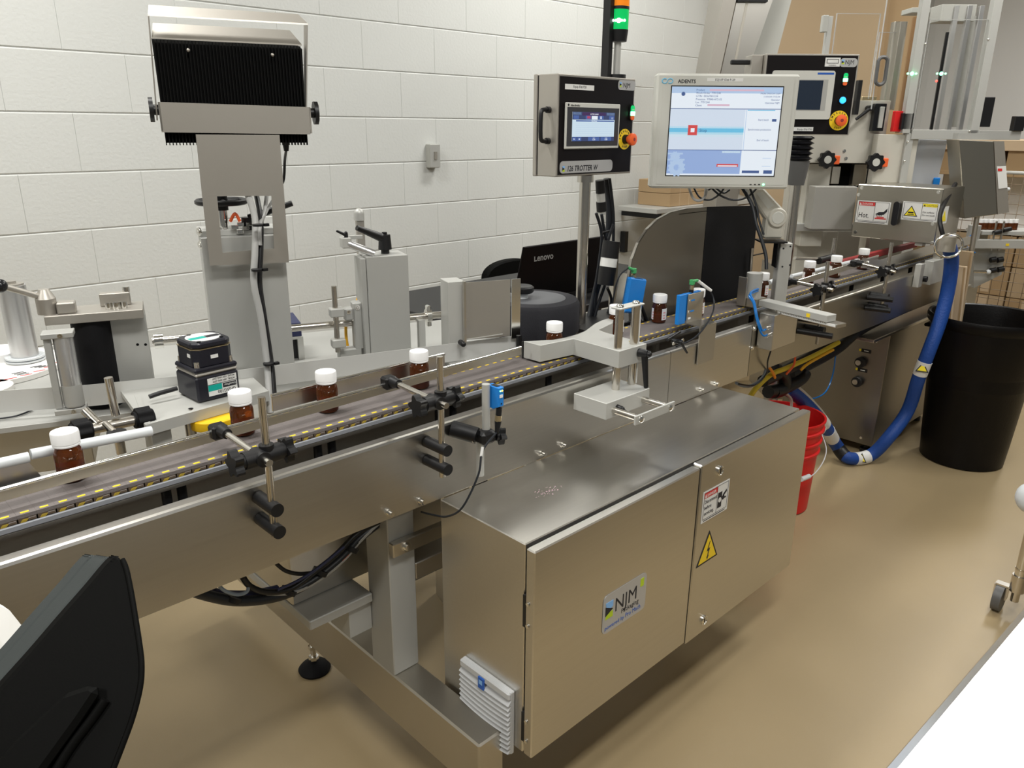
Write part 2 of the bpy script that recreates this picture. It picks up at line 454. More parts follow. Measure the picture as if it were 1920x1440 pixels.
obj('floor_beam', MB().box(2.05, 2.12, 1.0, 2.05, .06, .12, bev=.003), 'steel_dull', conv)
foot(conv, 2.085, 1.08, .061); foot(conv, 2.085, 1.75, .061)
foot(conv, 4.285, 1.275, .12)
obj('leg', hollow_leg(4.25, 4.32, 1.24, 1.31, .12, .72), 'steel_dull', conv)
# cabinet hanger bars from the leg
y_h = 1.216
a, b = at(731, 1032, y=y_h), at(820, 1000, y=y_h)
hz1_, hz0_ = at(736, 1023, y=1.205).z, at(736, 1049, y=1.205).z
obj('hanger_bar', MB().box(a.x + .001, 1.9, 1.205, 1.2215, hz0_, hz1_, bev=.002), 'steel', conv)
screw(conv, (a.x + .034, 1.205, (hz0_ + hz1_) / 2), .007, .008)
kz1, kz0 = at(822, 1024, y=1.25).z, at(785, 1085, y=1.225).z
obj('hanger_bar', MB().box(.892, 1.9, 1.225, 1.30, kz0, kz1, bev=.002), 'steel_dull', conv)
# shelf with junction box under the belt, left of the leg
obj('lower_shelf', MB().box(.661, .818, 1.29, 1.66, .414, .436, bev=.002).box(.890, 1.1, 1.29, 1.66, .414, .436, bev=.002).box(.76, .818, 1.30, 1.38, .34, .414), 'alu', conv)
obj('junction_box', MB().box(.663, 1.08, 1.365, 1.64, .437, .69, bev=.003), 'steel_panel', conv)


# guide rails
def rail(pts, h, name, label, m='steel', th=.006):
    t = thing(name, label, 'guide rail', (V(pts[0]) + V(pts[-1])) / 2)
    mb = MB(); c = MB()
    for p, q in zip(pts, pts[1:]):
        p = V(p); q = V(q)
        prof = [(p.x, p.y, p.z - h), (p.x, p.y + th, p.z - h), (p.x, p.y + th, p.z - .004), (p.x, p.y, p.z - .004)]
        mb.prism(prof, q - p, bev=.0006)
        dz = V((0, th / 2, -.0035)); c.cyl(p + dz, q + dz, max(.0036, th * .62), n=14)
    obj('rail_strip', mb, m, t); obj('rail_lip', c, 'chrome', t)
    return t
g0 = at(0, 916, y=1.232); g1 = at(978, 649, y=1.24)
gl = g0 + (g0 - g1).normalized() * .25
gr = rail([gl, g1], .021, 'guide_rail', 'long front steel guide rail running along the belt beside the leftmost bottles')
g2 = at(1457, 537, y=1.215); g3 = at(1648, 478, y=1.215)
rail([g2, g3], .022, 'guide_rail', 'short steel guide rail at the far front edge of the belt past the reject pusher')
a0 = at(510, 763, y=1.315); a1 = at(800, 690, y=1.315)
rail([(a0.x, 1.312, .945), (a1.x + .05, 1.312, .945)], .035, 'guide_rail', 'rear steel guide plate behind the second and third bottles from the left', th=.003)
# rounded white guides
def wguide(p, q, r, label):
    solo('white_guide', MB().cyl(p, q, r, n=12), 'white_plastic', label, 'guide rail')
wy = 1.318
wguide(at(-60, 882, y=wy), at(54, 857, y=wy), .0085, 'frosted white plastic guide rod cut off by the left frame edge')
wguide(at(58, 852, y=wy), at(284, 808, y=wy), .0085, 'white plastic guide rod behind the leftmost bottle')
wguide(at(1442, 530, y=1.31), at(1460, 522, y=1.31), .008, 'short white guide stub beside the cylinder of the reject pusher')
wguide(at(1484, 518, y=1.31), at(1612, 487, y=1.31), .0075, 'white plastic guide rod behind the far bottles on the belt')
# clear bracket under left guide
solo('guide_bracket', MB().prism([at(-20, 870, y=1.33), at(50, 862, y=1.33), at(88, 905, y=1.33), at(-20, 925, y=1.33)], (0, .003, 0)), 'steel', 'small bent steel bracket under the white guide at the left frame edge', 'bracket')

# ================================================================== BOTTLES
def make_bottle(x, y, label, lab):
    t = thing('pill_bottle', label, 'bottle', (x, y, ZB + .0008), 'amber pill bottles on the conveyor')
    z = ZB + .0008
    prof = [(.0165, 0), (.0198, .002), (.0208, .006), (.0208, .045), (.0195, .052), (.0155, .0575), (.0145, .060), (.0145, .066)]
    obj('glass_body', MB().lathe(prof, (x, y, z), n=32), 'amber', t)
    obj('contents', MB().lathe([(.0165, .003), (.0180, .006), (.0180, .027), (.0, .028)], (x, y, z), n=24), 'content', t)
    c = obj('cap', MB().lathe([(.0195, .0585), (.0200, .0595), (.0200, .0620), (.0196, .0625), (.0205, .0635), (.0205, .079), (.0195, .0815), (.017, .082), (0, .082)], (x, y, z), n=40, rid=.015), 'white_cap', t)
    if lab:
        ri = .0213; mb = MB(); n = 26; pr = MB()
        a0, a1 = (PI * 1.32, PI * 2.94)
        for i in range(n):
            s0 = a0 + (a1 - a0) * i / n; s1 = a0 + (a1 - a0) * (i + 1) / n
            q = lambda s_, h, r: (x + r * math.cos(s_), y + r * math.sin(s_), z + h)
            mb.quad([q(s0, .010, ri), q(s1, .010, ri), q(s1, .043, ri), q(s0, .043, ri)])
            if i % 6 in (1, 2): 
                for hh in (.014, .022, .030): pr.quad([q(s0, hh, ri + .0002), q(s1, hh, ri + .0002), q(s1, hh + .003, ri + .0002), q(s0, hh + .003, ri + .0002)])
        l = obj('wrap_label', mb, 'white_label', t); obj('label_print', pr, 'pink_print', l)
    return t
BOT = [(.275, 1.283, 0, 'amber pill bottle with white cap, the leftmost and nearest one on the belt'),
 (.559, 1.280, 0, 'amber pill bottle with white cap behind the first vertical clamp rod from the left'),
 (.735, 1.281, 0, 'amber pill bottle with white cap standing alone between the two clamp rods'),
 (.956, 1.274, 0, 'amber pill bottle with white cap just left of the second clamp rod'),
 (1.355, 1.2525, 0, 'amber pill bottle whose white cap shows above the curved grey guide block'),
 (1.618, 1.270, 1, 'labelled pill bottle hidden behind the two steel rods of the guide block'),
 (1.824, 1.277, 1, 'labelled amber pill bottle standing alone between the two blue sensors'),
 (1.974, 1.247, 1, 'labelled pill bottle behind the right blue sensor with the green plug'),
 (2.368, 1.254, 1, 'labelled pill bottle behind the grey cylinder of the reject pusher'),
 (2.717, 1.262, 1, 'labelled pill bottle at the far rail just past the aluminium post'),
 (2.914, 1.252, 1, 'labelled pill bottle, the middle one of the far trio on the belt'),
 (3.174, 1.257, 1, 'labelled pill bottle next to the red guard under the hot box')]
for x, y, lab, s in BOT: make_bottle(x, y, s, lab)

# ================================================================== ELECTRICAL CABINET
cab = thing('electrical_cabinet', 'wide brushed stainless electrical cabinet hung under the conveyor with two doors', 'cabinet', (1.43, 1.0, .2))
CX0, CX1, CY0, CY1, CZ0, CZ1 = .895, 1.962, .887, 1.1355, .219, .6995
obj('cabinet_body', MB().box(CX0, CX1, CY0, CY1, CZ0, CZ1, bev=.002), 'steel_panel', cab)
obj('gasket', MB().box(CX0 + .012, CX1 - .012, CY0 - .011, CY0 - .0005, CZ0 + .012, CZ1 - .010), 'black', cab)
def door(x0, x1, z0_, z1_, yb=.853):
    return obj('door', MB().box(x0, x1, yb, CY0 - .0115, z0_, z1_, bev=.0025), 'steel_panel', cab)
dl = door(.886, 1.4205, .231, .700); dr = door(1.4235, 1.952, .226, .7055, .851)
YD = .8525
def lock(parent, p):
    p = V(p); p.y = .851
    l = obj('lock', MB().lathe([(.0125, 0), (.0125, -.004), (.010, -.005), (.0095, -.0035), (0, -.0035)], p, n=24, axis='y'), 'chrome', parent)
    obj('key_slot', MB().box(p.x - .0012, p.x + .0012, p.y - .0045, p.y - .003, p.z - .006, p.z + .006), 'black', l)
for px, py in ((1349, 882), (1319, 1162)): lock(dr, at(px, py, y=.851))
for z_ in (.62, .47, .33): 
    pass
for z_ in (.56, .29):
    for dz in (-.024, .024): obj('hinge_screw', MB().cyl((.8855, .868, z_ + dz), (.8835, .868, z_ + dz), .004, n=12), 'chrome', dl)
    obj('hinge', MB().box(.890, .896, .876, .886, z_ - .035, z_ + .035), 'black', dl)
# NJM sticker
def sticker_frame(c, fr, parent, wd, ht, m, r=.004, name='sticker', th=.0006):
    """rounded sticker centred on c=(a,d,z)"""
    return obj(name, MB(fr).rrect(c[0] - wd / 2, c[0] + wd / 2, c[2] - ht / 2, c[2] + ht / 2, r, c[1], th), m, parent)
def njm_mark(fr, a, d, z, h, parent):
    """the three small flag triangles before the letters"""
    obj('logo_mark', MB(fr).prism([(a, d, z + h), (a + h * .62, d, z + h), (a + h * .62, d, z + h * .62), (a + h * .1, d, z + h * .5)], (0, -.0004, 0)), 'blue_pale', parent)
    obj('logo_mark', MB(fr).prism([(a, d, z + h * .78), (a + h * .62, d, z + h * .48), (a, d, z + h * .2)], (0, -.0006, 0)), 'ink', parent)
    obj('logo_mark', MB(fr).prism([(a, d, z), (a + h * .62, d, z), (a + h * .62, d, z + h * .38), (a + h * .1, d, z + h * .3)], (0, -.0004, 0)), 'ink_green', parent)
mk('blue_pale', (.22, .45, .80), .5)
pts = [at(*p, y=YD) for p in ((1120, 1106), (1219, 1076), (1218, 1150), (1121, 1190))]
ca = sum((p.x for p in pts)) / 4; cz = sum((p.z for p in pts)) / 4
lg = sticker_frame((ca, YD, cz), WF, dl, .148, .094, 'badge_silver', .014, 'logo_sticker')
njm_mark(WF, ca - .066, YD - .0007, cz - .012, .040, lg)
text('NJM', .047, 'ink', lg, WF, ca - .036, YD - .0008, cz - .006, sx=.92)
text('Packaging', .0165, 'ink', lg, WF, ca - .012, YD - .0008, cz - .021, sx=.95)
text('powered by', .0135, 'ink_blue', lg, WF, ca - .066, YD - .0008, cz - .038)
text('Pro Mach', .0155, 'ink_blue', lg, WF, ca + .003, YD - .0008, cz - .038, sx=.9)
obj('logo_mark', MB().box(ca + .052, ca + .064, YD - .0011, YD - .0006, cz + .016, cz + .036), 'ink_green', lg)
# danger sticker
def danger(fr, a0, a1, z0_, z1_, d, parent, head, hm, words, pict='plug', ts=.0125):
    w_, h_ = a1 - a0, z1_ - z0_
    st = obj('warning_sticker', MB(fr).box(a0, a1, d - .0006, d, z0_, z1_), 'sticker_white', parent)
    e = d - .0007; bz = z0_ + h_ * .10
    fr_ = MB(fr)
    for q in ((a0 + w_ * .04, a1 - w_ * .04, bz, bz + h_ * .012), (a0 + w_ * .04, a1 - w_ * .04, z1_ - h_ * .05, z1_ - h_ * .04), (a0 + w_ * .04, a0 + w_ * .05, bz, z1_ - h_ * .04), (a1 - w_ * .05, a1 - w_ * .04, bz, z1_ - h_ * .04), (a0 + w_ * .54, a0 + w_ * .55, bz, z1_ - h_ * .04)):
        fr_.box(q[0], q[1], e - .0003, e, q[2], q[3])
    obj('border_print', fr_, 'ink', st)
    left = hm == 'ink_red'
    ha0, ha1 = (a0 + w_ * .055, a0 + w_ * .535) if left else (a0 + w_ * .56, a1 - w_ * .055)
    obj('header_print', MB(fr).box(ha0, ha1, e - .0003, e, z1_ - h_ * .22, z1_ - h_ * .055), hm, st)
    hs = h_ * .13
    text(head, hs, 'sticker_white' if left else 'ink', st, fr, ha0 + w_ * .09, e - .0005, z1_ - h_ * .19, sx=min(1, w_ * .36 / (hs * .72 * len(head))))
    obj('header_mark', MB(fr).prism([(ha0 + w_ * .01, e, z1_ - h_ * .20), (ha0 + w_ * .075, e, z1_ - h_ * .20), (ha0 + w_ * .042, e, z1_ - h_ * .08)], (0, -.0005, 0)), 'sticker_white' if left else 'ink', st)
    tx0 = a0 + w_ * .07 if left else a0 + w_ * .57
    for i, wd in enumerate(words):
        text(wd, ts, 'ink', st, fr, tx0, e - .0003, z1_ - h_ * .40 - i * ts * 1.12, sx=.85)
    px0 = a0 + w_ * .58 if left else a0 + w_ * .06
    g = MB(fr); pw = w_ * .34; ph = h_ * .5; pz = z0_ + h_ * .22
    if pict == 'plug':
        g.box(px0, px0 + pw * .45, e - .0003, e, pz, pz + ph); g.lathe([(pw * .16, 0), (pw * .16, -.0004)], (px0 + pw * .6, e, pz + ph * .55), n=14, axis='y')
        g.prism([(px0 + pw * .6, e, pz + ph * .6), (px0 + pw, e, pz + ph * .85), (px0 + pw * .95, e, pz + ph), (px0 + pw * .55, e, pz + ph * .75)], (0, -.0004, 0))
        g.box(px0 + pw * .55, px0 + pw * .95, e - .0003, e, pz + ph * .45, pz + ph * .55)
        obj('pictogram', g, 'ink', st)
        obj('pictogram', MB(fr).lathe([(pw * .17, 0), (pw * .17, -.0004)], (px0 + pw * .22, e - .0004, pz + ph * .5), n=14, axis='y'), 'sticker_white', st)
    elif pict == 'hand':
        g.prism([(px0, e, pz + ph * .42), (px0 + pw * .3, e, pz + ph * .62), (px0 + pw * .7, e, pz + ph * .66), (px0 + pw, e, pz + ph), (px0 + pw, e, pz + ph * .7), (px0 + pw * .75, e, pz + ph * .42), (px0 + pw * .35, e, pz + ph * .36)], (0, -.0004, 0))
        for k in range(4): g.box(px0 + pw * (.1 + .14 * k), px0 + pw * (.15 + .14 * k), e - .0003, e, pz + ph * .25, pz + ph * .45)
        obj('pictogram', g, 'ink', st)
        obj('pictogram', MB(fr).box(px0, px0 + pw, e - .0003, e, pz, pz + ph * .1).box(px0 + pw * .15, px0 + pw * .8, e - .0003, e, pz + ph * .12, pz + ph * .22), 'ink_red', st)
    elif pict == 'tri':
        A = [(px0, e, pz), (px0 + pw * 1.15, e, pz), (px0 + pw * .57, e, pz + ph * 1.15)]
        obj('pictogram', MB(fr).prism(A, (0, -.0003, 0)), 'ink', st)
        c_ = (px0 + pw * .57, pz + ph * .42); A2 = [(c_[0] + (p[0] - c_[0]) * .8, e - .0003, c_[1] + (p[2] - c_[1]) * .8) for p in A]
        obj('pictogram', MB(fr).prism(A2, (0, -.0002, 0)), 'ink_yellow', st)
        obj('pictogram', MB(fr).box(px0 + pw * .35, px0 + pw * .8, e - .0007, e - .0004, pz + ph * .32, pz + ph * .48).box(px0 + pw * .3, px0 + pw * .85, e - .0007, e - .0004, pz + ph * .15, pz + ph * .22), 'ink', st)
    text('KEEP CLEAR' if False else '', .001, 'ink', st, fr, a0, e, z0_) if False else None
    obj('fine_print', MB(fr).box(a0 + w_ * .08, a1 - w_ * .1, e - .0002, e, z0_ + h_ * .04, z0_ + h_ * .065), 'ink', st)
    return st
q0 = at(1313, 985, y=.851); q1 = at(1368, 897, y=.851)
danger(WF, q0.x, q1.x, q0.z + .003, q1.z, .8505, dr, 'DANGER', 'ink_red', ['Disconnect', 'before', 'servicing.'], 'plug', .0135)
t0, t1, t2 = at(1305, 1066, y=.8505), at(1345, 1036, y=.8505), at(1329, 996, y=.8505)
st = obj('shock_sticker', MB().prism([(t0.x, .8508, t0.z), (t1.x, .8508, t0.z), ((t0.x + t1.x) / 2, .8508, t2.z)], (0, -.0006, 0)), 'ink', dr)
cx, cz = (t0.x + t1.x) / 2, t0.z + (t2.z - t0.z) / 3
tri = [(cx + (p[0] - cx) * .83, .8502, cz + (p[1] - cz) * .83) for p in ((t0.x, t0.z), (t1.x, t0.z), (cx, t2.z))]
obj('yellow_field', MB().prism(tri, (0, -.0004, 0)), 'yellow', st)
h = (t2.z - t0.z)
obj('lightning_bolt', MB().prism([(cx + .004, .8498, cz + h * .32), (cx - .006, .8498, cz + h * .02), (cx + .001, .8498, cz + h * .03), (cx - .003, .8498, cz - h * .18), (cx - .007, .8498, cz - h * .12), (cx - .001, .8498, cz - h * .26), (cx + .005, .8498, cz - h * .12), (cx + .001, .8498, cz - h * .14), (cx + .008, .8498, cz + h * .10), (cx + .001, .8498, cz + h * .09), (cx + .007, .8498, cz + h * .32)], (0, -.0003, 0)), 'ink', st)
# vent grille on the left end
va, vb, vc = at(872, 1231, x=CX0 - .001), at(965, 1293, x=CX0 - .001), at(964, 1398, x=CX0 - .001)
vy0, vy1 = vb.y, va.y; vz1 = (va.z + vb.z) / 2; vz0 = vz1 - (vy1 - vy0) * 1.02
vent = obj('vent_grille', MB().box(CX0 - .010, CX0, vy0, vy1, vz0, vz1, bev=.002), 'vent_grey', cab, 'pale grey louvred fan vent')
obj('vent_top', MB().box(CX0 - .017, CX0 - .009, vy0, vy1, vz1 - .018, vz1, bev=.003), 'vent_grey', vent)
nsl = 11
for k in range(nsl):
    zt = vz1 - .020 - k * (vz1 - vz0 - .024) / nsl; hh = (vz1 - vz0 - .024) / nsl
    sag = .010
    mb = MB(); n = 8
    for i in range(n):
        def zz_(i): 
            t = i / n; return -sag * 4 * t * (1 - t) * (0.3 + .7 * k / nsl)
        ya, yb_ = vy0 + (vy1 - vy0) * i / n, vy0 + (vy1 - vy0) * (i + 1) / n
        sg = 1
        a_, b_ = zz_(i), zz_(i + 1)
        vs = [(CX0 - .010, ya, zt + a_), (CX0 - .019, ya, zt - hh * .75 + a_), (CX0 - .010, ya, zt - hh + a_), (CX0 - .010, yb_, zt + b_), (CX0 - .019, yb_, zt - hh * .75 + b_), (CX0 - .010, yb_, zt - hh + b_)]
        mb.quad([vs[0], vs[1], vs[4], vs[3]]); mb.quad([vs[1], vs[2], vs[5], vs[4]])
        if i == 0: mb.quad([vs[0], vs[2], vs[1]])
        if i == n - 1: mb.quad([vs[3], vs[4], vs[5]])
    obj('louvre', mb, 'vent_grey', vent)
ym = (vy0 + vy1) / 2 + .005
bd = obj('vent_badge', MB().box(CX0 - .0205, CX0 - .016, ym - .009, ym + .009, vz1 - .034, vz1 - .006, bev=.001), 'ink_blue', vent, 'small blue badge')
obj('badge_print', MB().box(CX0 - .0208, CX0 - .0204, ym - .005, ym + .005, vz1 - .022, vz1 - .012), 'blue_pale', bd)
# pinkish smear on the lid: a stain with a shape of its own
mk('stain', (.62, .42, .50), .6)
mb = MB()
rs = random.Random(2); sc = at(1028, 922, z=CZ1)
for i in range(46):
    a = rs.gauss(0, .016); b = rs.gauss(0, .008); l = rs.uniform(.001, .003)
    mb.box(sc.x + a + b * .3, sc.x + a + b * .3 + l, sc.y + b, sc.y + b + l * .5, CZ1 - .0002, CZ1 + .0003)
obj('stain', mb, 'stain', cab)['kind'] = 'stuff'
# ================================================================== CLAMPS, SENSORS, GUIDE BLOCK ON THE FRONT
def star_knob(parent, c, ax, r=.017, th=.012, name='star_knob'):
    c = V(c); a = V(ax).normalized()
    mb = MB(); mb.star(c, a, r, th, 5); mb.cyl(c - a * .006, c, r * .55, n=14)
    return obj(name, mb, 'black', parent)
def rail_clamp(x, y, zt, zb, zc, xr, yr, zr, label, sp=((.837, 1.075), (.797, 1.07))):
    """vertical rod on two black spacers, cross clamp, horizontal rod to the rail"""
    t = thing('rail_clamp', label, 'clamp', (x, y, zb), 'rod clamps that hold the guide rails')
    obj('vertical_rod', MB().cyl((x, y, zb), (x, y, zt), .0063, n=16), 'steel_rod', t)
    for k, (z_, dummy) in enumerate(sp):
        obj('spacer', MB().cyl((x - .001, YP - .001, z_), (x - .001, y - .020, z_), .0115, n=24), 'black', t)
    xo = x - .013
    obj('clamp_body', MB().cyl((x - .040, y, zc), (x + .024, y, zc), .0145, n=18).cyl((x, y, zc - .014), (x, y, zc + .018), .012, n=18).cyl((xo, y - .017, zc), (xo, y + .016, zc), .0125, n=16), 'black', t)
    obj('horizontal_rod', MB().cyl((xo, y - .034, zc), (xo, yr - .012, zr), .006, n=14), 'steel_rod', t)
    obj('rail_grip', MB().cyl((xo, yr - .034, zr), (xo, yr - .012, zr), .009, r2=.012, n=14).box(xo - .016, xo + .012, yr - .014, yr + .010, zr - .016, zr + .010, bev=.004), 'black', t)
    star_knob(t, (x - .046, y, zc), (-1, .0, 0), .023, .014); star_knob(t, (x + .029, y, zc), (1, 0, 0), .023, .013)
    return t
rail_clamp(.510, 1.090, 1.027, .782, .929, .497, 1.238, .934, 'left rod clamp with star knobs, beside the second bottle from the left')
rail_clamp(.866, 1.090, 1.022, .776, .936, .850, 1.240, .942, 'rod clamp with star knobs, between the fourth bottle and the small blue sensor', )
c3 = at(1546, 540, y=1.09); c3b = at(1546, 448, y=1.09)
rail_clamp(c3.x, 1.09, at(1546, 492, y=1.09).z, at(1532, 645, y=1.09).z, c3.z, 0, 1.212, .945, 'rod clamp with star knob behind the grey slide of the reject pusher')
c4 = at(1664, 507, y=1.09)
rail_clamp(c4.x, 1.09, at(1672, 455, y=1.09).z, at(1655, 580, y=1.09).z, c4.z, 0, 1.212, .95, 'far rod clamp under the left end of the hot box')

# blue photo eye on a post
p0 = at(911, 720, y=1.085); pb = at(913, 890, y=1.10)
t = thing('post_sensor', 'small blue photo sensor clipped to a grey post on the conveyor side plate', 'sensor', (p0.x, 1.1, pb.z))
obj('post', MB().cyl((p0.x, 1.085, at(911, 800, y=1.085).z - .005), (p0.x, 1.085, p0.z), .0082, n=20).cyl((p0.x + .004, 1.108, pb.z), (p0.x + .004, 1.108, at(911, 820, y=1.1).z), .0085, n=18), 'alu_light', t)
zt, zb = at(925, 718, y=1.09).z, at(925, 760, y=1.09).z
xs0, xs1 = p0.x + .009, p0.x + .021
s_ = obj('sensor_body', MB().prism([(xs0, 1.058, zt), (xs0, 1.092, zt), (xs0, 1.092, zb + .002), (xs0, 1.074, zb), (xs0, 1.058, zb + .008)], (xs1 - xs0 + .003, 0, 0), bev=.001), 'blue', t)
obj('sensor_top', MB().box(xs0 + .003, xs1, 1.066, 1.084, zt, zt + .0008), 'black', s_)
obj('status_light', MB().sph((xs1 - .002, 1.0575, zt - .007), .0018), 'yellow_glow', s_)
obj('status_light', MB().sph((xs1 - .007, 1.0575, zt - .007), .0016), 'green_glow', s_)
obj('tag_label', MB().box(xs0 + .003, xs0 + .011, 1.0565, 1.058, zt - .021, zt - .015), 'white_label', s_)
obj('screw_hole', MB().cyl((xs1 - .004, 1.0578, zb + .014), (xs1 - .004, 1.0572, zb + .014), .0017, n=10), 'black', s_)
cxs = (xs0 + xs1) / 2 + .002
obj('connector', MB().cyl((cxs, 1.064, zb + .004), (cxs - .002, 1.064, zb - .012), .0062, n=14).cyl((cxs - .003, 1.064, zb - .024), (cxs - .008, 1.062, zb - .048), .0072, r2=.004, n=14), 'black', t)
obj('connector_ring', MB().cyl((cxs - .002, 1.064, zb - .012), (cxs - .0035, 1.064, zb - .024), .0068, n=14), 'gold_metal', t)
zk = at(905, 815, y=1.09).z
obj('clamp_block', MB().cyl((p0.x - .048, YP - .002, zk + .012), (p0.x - .02, 1.09, zk + .002), .017, n=16).box(p0.x - .022, p0.x + .016, 1.068, 1.10, zk - .016, zk + .012, bev=.006), 'black', t)
star_knob(t, (p0.x + .022, 1.072, zk - .004), (1, -.35, -.1), .019, .012)
screw(t, (p0.x - .030, 1.088, zk - .004), .004, .002)
cp = [(cxs - .008, 1.062, zb - .046), at(905, 845, y=1.05), at(897, 890, y=1.04), at(868, 950, y=1.05), at(840, 968, y=1.08), at(815, 966, y=1.12), at(790, 960, y=1.17)]
obj('cable', MB().tube(cp, .0022, n=8), 'dark_cable', t)
obj('cable_flag', MB().cyl(at(905, 838, y=1.0505), at(902, 856, y=1.0475), .0030, n=10), 'sticker_white', t)

# curved guide block assembly
t = thing('guide_block', 'light grey curved guide block clamped over the belt on two steel columns', 'guide block', (1.39, 1.08, .79))
zt, zb = .9415, .9
curve = []
for i in range(11):
    s_ = i / 10; x = 1.268 + s_ * .33; curve.append((x, 1.277 - .030 * math.sin(PI * min(1, s_ * 1.05)) + (.02 * s_), zb))
curve = [(1.268, 1.272), (1.30, 1.250), (1.328, 1.233), (1.36, 1.2275), (1.41, 1.2275), (1.45, 1.236), (1.49, 1.253), (1.53, 1.270), (1.57, 1.281), (1.602, 1.284), (1.612, 1.274), (1.57, 1.243), (1.487, 1.222), (1.478, 1.19), (1.470, 1.058), (1.368, 1.060), (1.374, 1.206), (1.27, 1.218)]
obj('curved_block', MB().prism([(a, b, zb) for a, b in curve], (0, 0, zt - zb), bev=.0008), 'alu_light', t)
lin = [(1.2655, 1.2745)] + [(a, b + .0035) for a, b in curve[1:10]]
mb = MB()
for p, q in zip(lin, lin[1:]): mb.prism([(p[0], p[1], zb - .002), (q[0], q[1], zb - .002), (q[0], q[1], zt - .001), (p[0], p[1], zt - .001)], (.0, -.002, 0))
obj('liner', mb, 'black', t)
RX = ((1.385, 1.078), (1.445, 1.078)); ztop = at(1158, 582, y=1.07).z
obj('lower_block', MB().box(1.290, 1.452, 1.028, 1.126, .801, .841, bev=.001), 'alu_light', t)
for x, y in RX:
    obj('column', MB().cyl((x, y, .838), (x, y, ztop), .0098, n=22), 'steel_rod', t)
obj('top_link', MB().box(1.370, 1.460, 1.064, 1.092, ztop, ztop + .004, bev=.0008), 'alu_light', t)
for x, y in RX: obj('button_screw', MB().lathe([(.0095, .004), (.009, .007), (.006, .010), (0, .0105)], (x, y, ztop), n=18), 'chrome', t)
obj('scale_strip', MB().box(1.4535, 1.456, 1.070, 1.074, .842, ztop), 'sticker_white', t)
for z_ in (.9417, .8412):
    obj('position_tag', MB().box(1.452, 1.466, 1.088, 1.098, z_, z_ + .0006), 'yellow', t)
def bar_y(x, y0, y1, z, r): return MB().cyl((x, y0, z), (x, y1, z), r, n=18)
for x in (1.318, 1.428):
    obj('slide_rod', bar_y(x, .955, 1.142, .818, .0082), 'steel_rod', t)
obj('end_link', MB().box(1.298, 1.446, .951, .956, .808, .829, bev=.0008), 'alu_light', t)
for x in (1.318, 1.428): obj('button_screw', MB().lathe([(.0085, 0), (.008, -.003), (.005, -.005), (0, -.0055)], (x, .951, .818), n=18, axis='y'), 'chrome', t)
def lever(parent, p, ax, d, L=.055, r=.010, m='black'):
    """adjustable clamp lever: hub along ax, arm along d"""
    p = V(p); a = V(ax).normalized(); d = V(d).normalized()
    mb = MB().cyl(p, p + a * r * 2.2, r, r2=r * .85, n=18).sph(p + a * r * 2.4, r * .8).cyl(p + a * r * 1.4, p + a * r * 2.2 + d * L, r * .8, r2=r * .55, n=12).sph(p + a * r * 2.2 + d * L, r * .56)
    return obj('clamp_lever', mb, m, parent)
lever(t, (1.441, 1.058, .925), (.15, -1, 0), (.02, .0, -1), .080, .0105)
lever(t, (1.330, 1.028, .823), (0, -1, 0), (.45, -.6, -.62), .028, .0065)

# blue sensor pair by the belt
def green_plug(parent, p, d, r=.006):
    p = V(p); mb = MB().box(p.x - r, p.x + r, p.y - r, p.y + r, p.z - r * 1.5, p.z + r, bev=.0015).cyl(p, p + V(d) * .026, r * .95, r2=r * .7, n=12)
    return obj('plug', mb, 'green_plastic', parent)
# rear sensor, tilted forward
c = at(1187, 548, y=1.335)
t = thing('print_sensor', 'tilted blue sensor with green plug behind the belt, glowing red at its foot', 'sensor', (c.x, 1.345, .86))
R = Matrix.Translation(c) @ Matrix.Rotation(.20, 4, 'Y') @ Matrix.Translation(-c)
obj('sensor_body', MB().box(c.x - .036, c.x + .046, 1.325, 1.350, c.z - .060, c.z + .042, bev=.005, R=R), 'blue', t)
obj('sensor_top', MB().box(c.x - .012, c.x + .026, 1.328, 1.344, c.z + .040, c.z + .0415, R=R), 'black_gloss', t)
obj('bracket', MB().box(c.x - .042, c.x - .0365, 1.335, 1.36, c.z - .09, c.z + .05, R=R), 'steel', t)
pc = c + V((-.004, 0, .052))
obj('connector', MB().cyl(c + V((.002, 0, .038)), pc, .0065, n=12), 'gold_metal', t)
green_plug(t, pc + V((.002, 0, .012)), (-.95, 0, .35))
obj('cable', MB().tube([pc + V((-.025, 0, .022)), at(1160, 520, y=1.34), at(1150, 560, y=1.35), at(1146, 600, y=1.37)], .0024), 'dark_cable', t)
obj('sensor_nose', MB().cyl(c + V((.016, -.005, -.055)), c + V((.014, -.030, -.082)), .007, r2=.005, n=12), 'black', t)
g_ = at(1198, 594, y=1.29); obj('red_spot', MB().sph((g_.x, 1.304, .906), .0045), 'red_glow', t)
solo('work_light_arm', MB().cyl(at(1203, 575, y=1.33), at(1214, 604, y=1.33), .005, n=10), 'black', 'short black bracket arm beside the tilted blue sensor', 'bracket')
# front sensor on steel bracket
c = at(1296, 580, y=1.185)
t = thing('gate_sensor', 'blue fork sensor on a slotted steel bracket with green plug, in front of the belt', 'sensor', (c.x, 1.16, .8))
x0, x1 = at(1273, 580, y=1.185).x, at(1286, 580, y=1.185).x; x2 = at(1318, 580, y=1.18).x
zt, zb = at(1280, 553, y=1.185).z, at(1280, 607, y=1.185).z
obj('sensor_body', MB().box(x0, x1 - .001, 1.184, 1.196, zb, zt, bev=.001).box(x1 - .001, x2 - .008, 1.186, 1.196, zb + .006, zt, bev=.001), 'blue', t)
obj('bracket', MB().box(x1 + .001, x2, 1.181, 1.1835, zb, zt - .002, bev=.0004).box(x1 + .001, x2, 1.1355, 1.1835, zb - .002, zb), 'steel', t)
obj('bracket_foot', MB().box(x1 - .004, x2 - .002, 1.131, 1.134, .80, zb - .001), 'steel_dull', t)
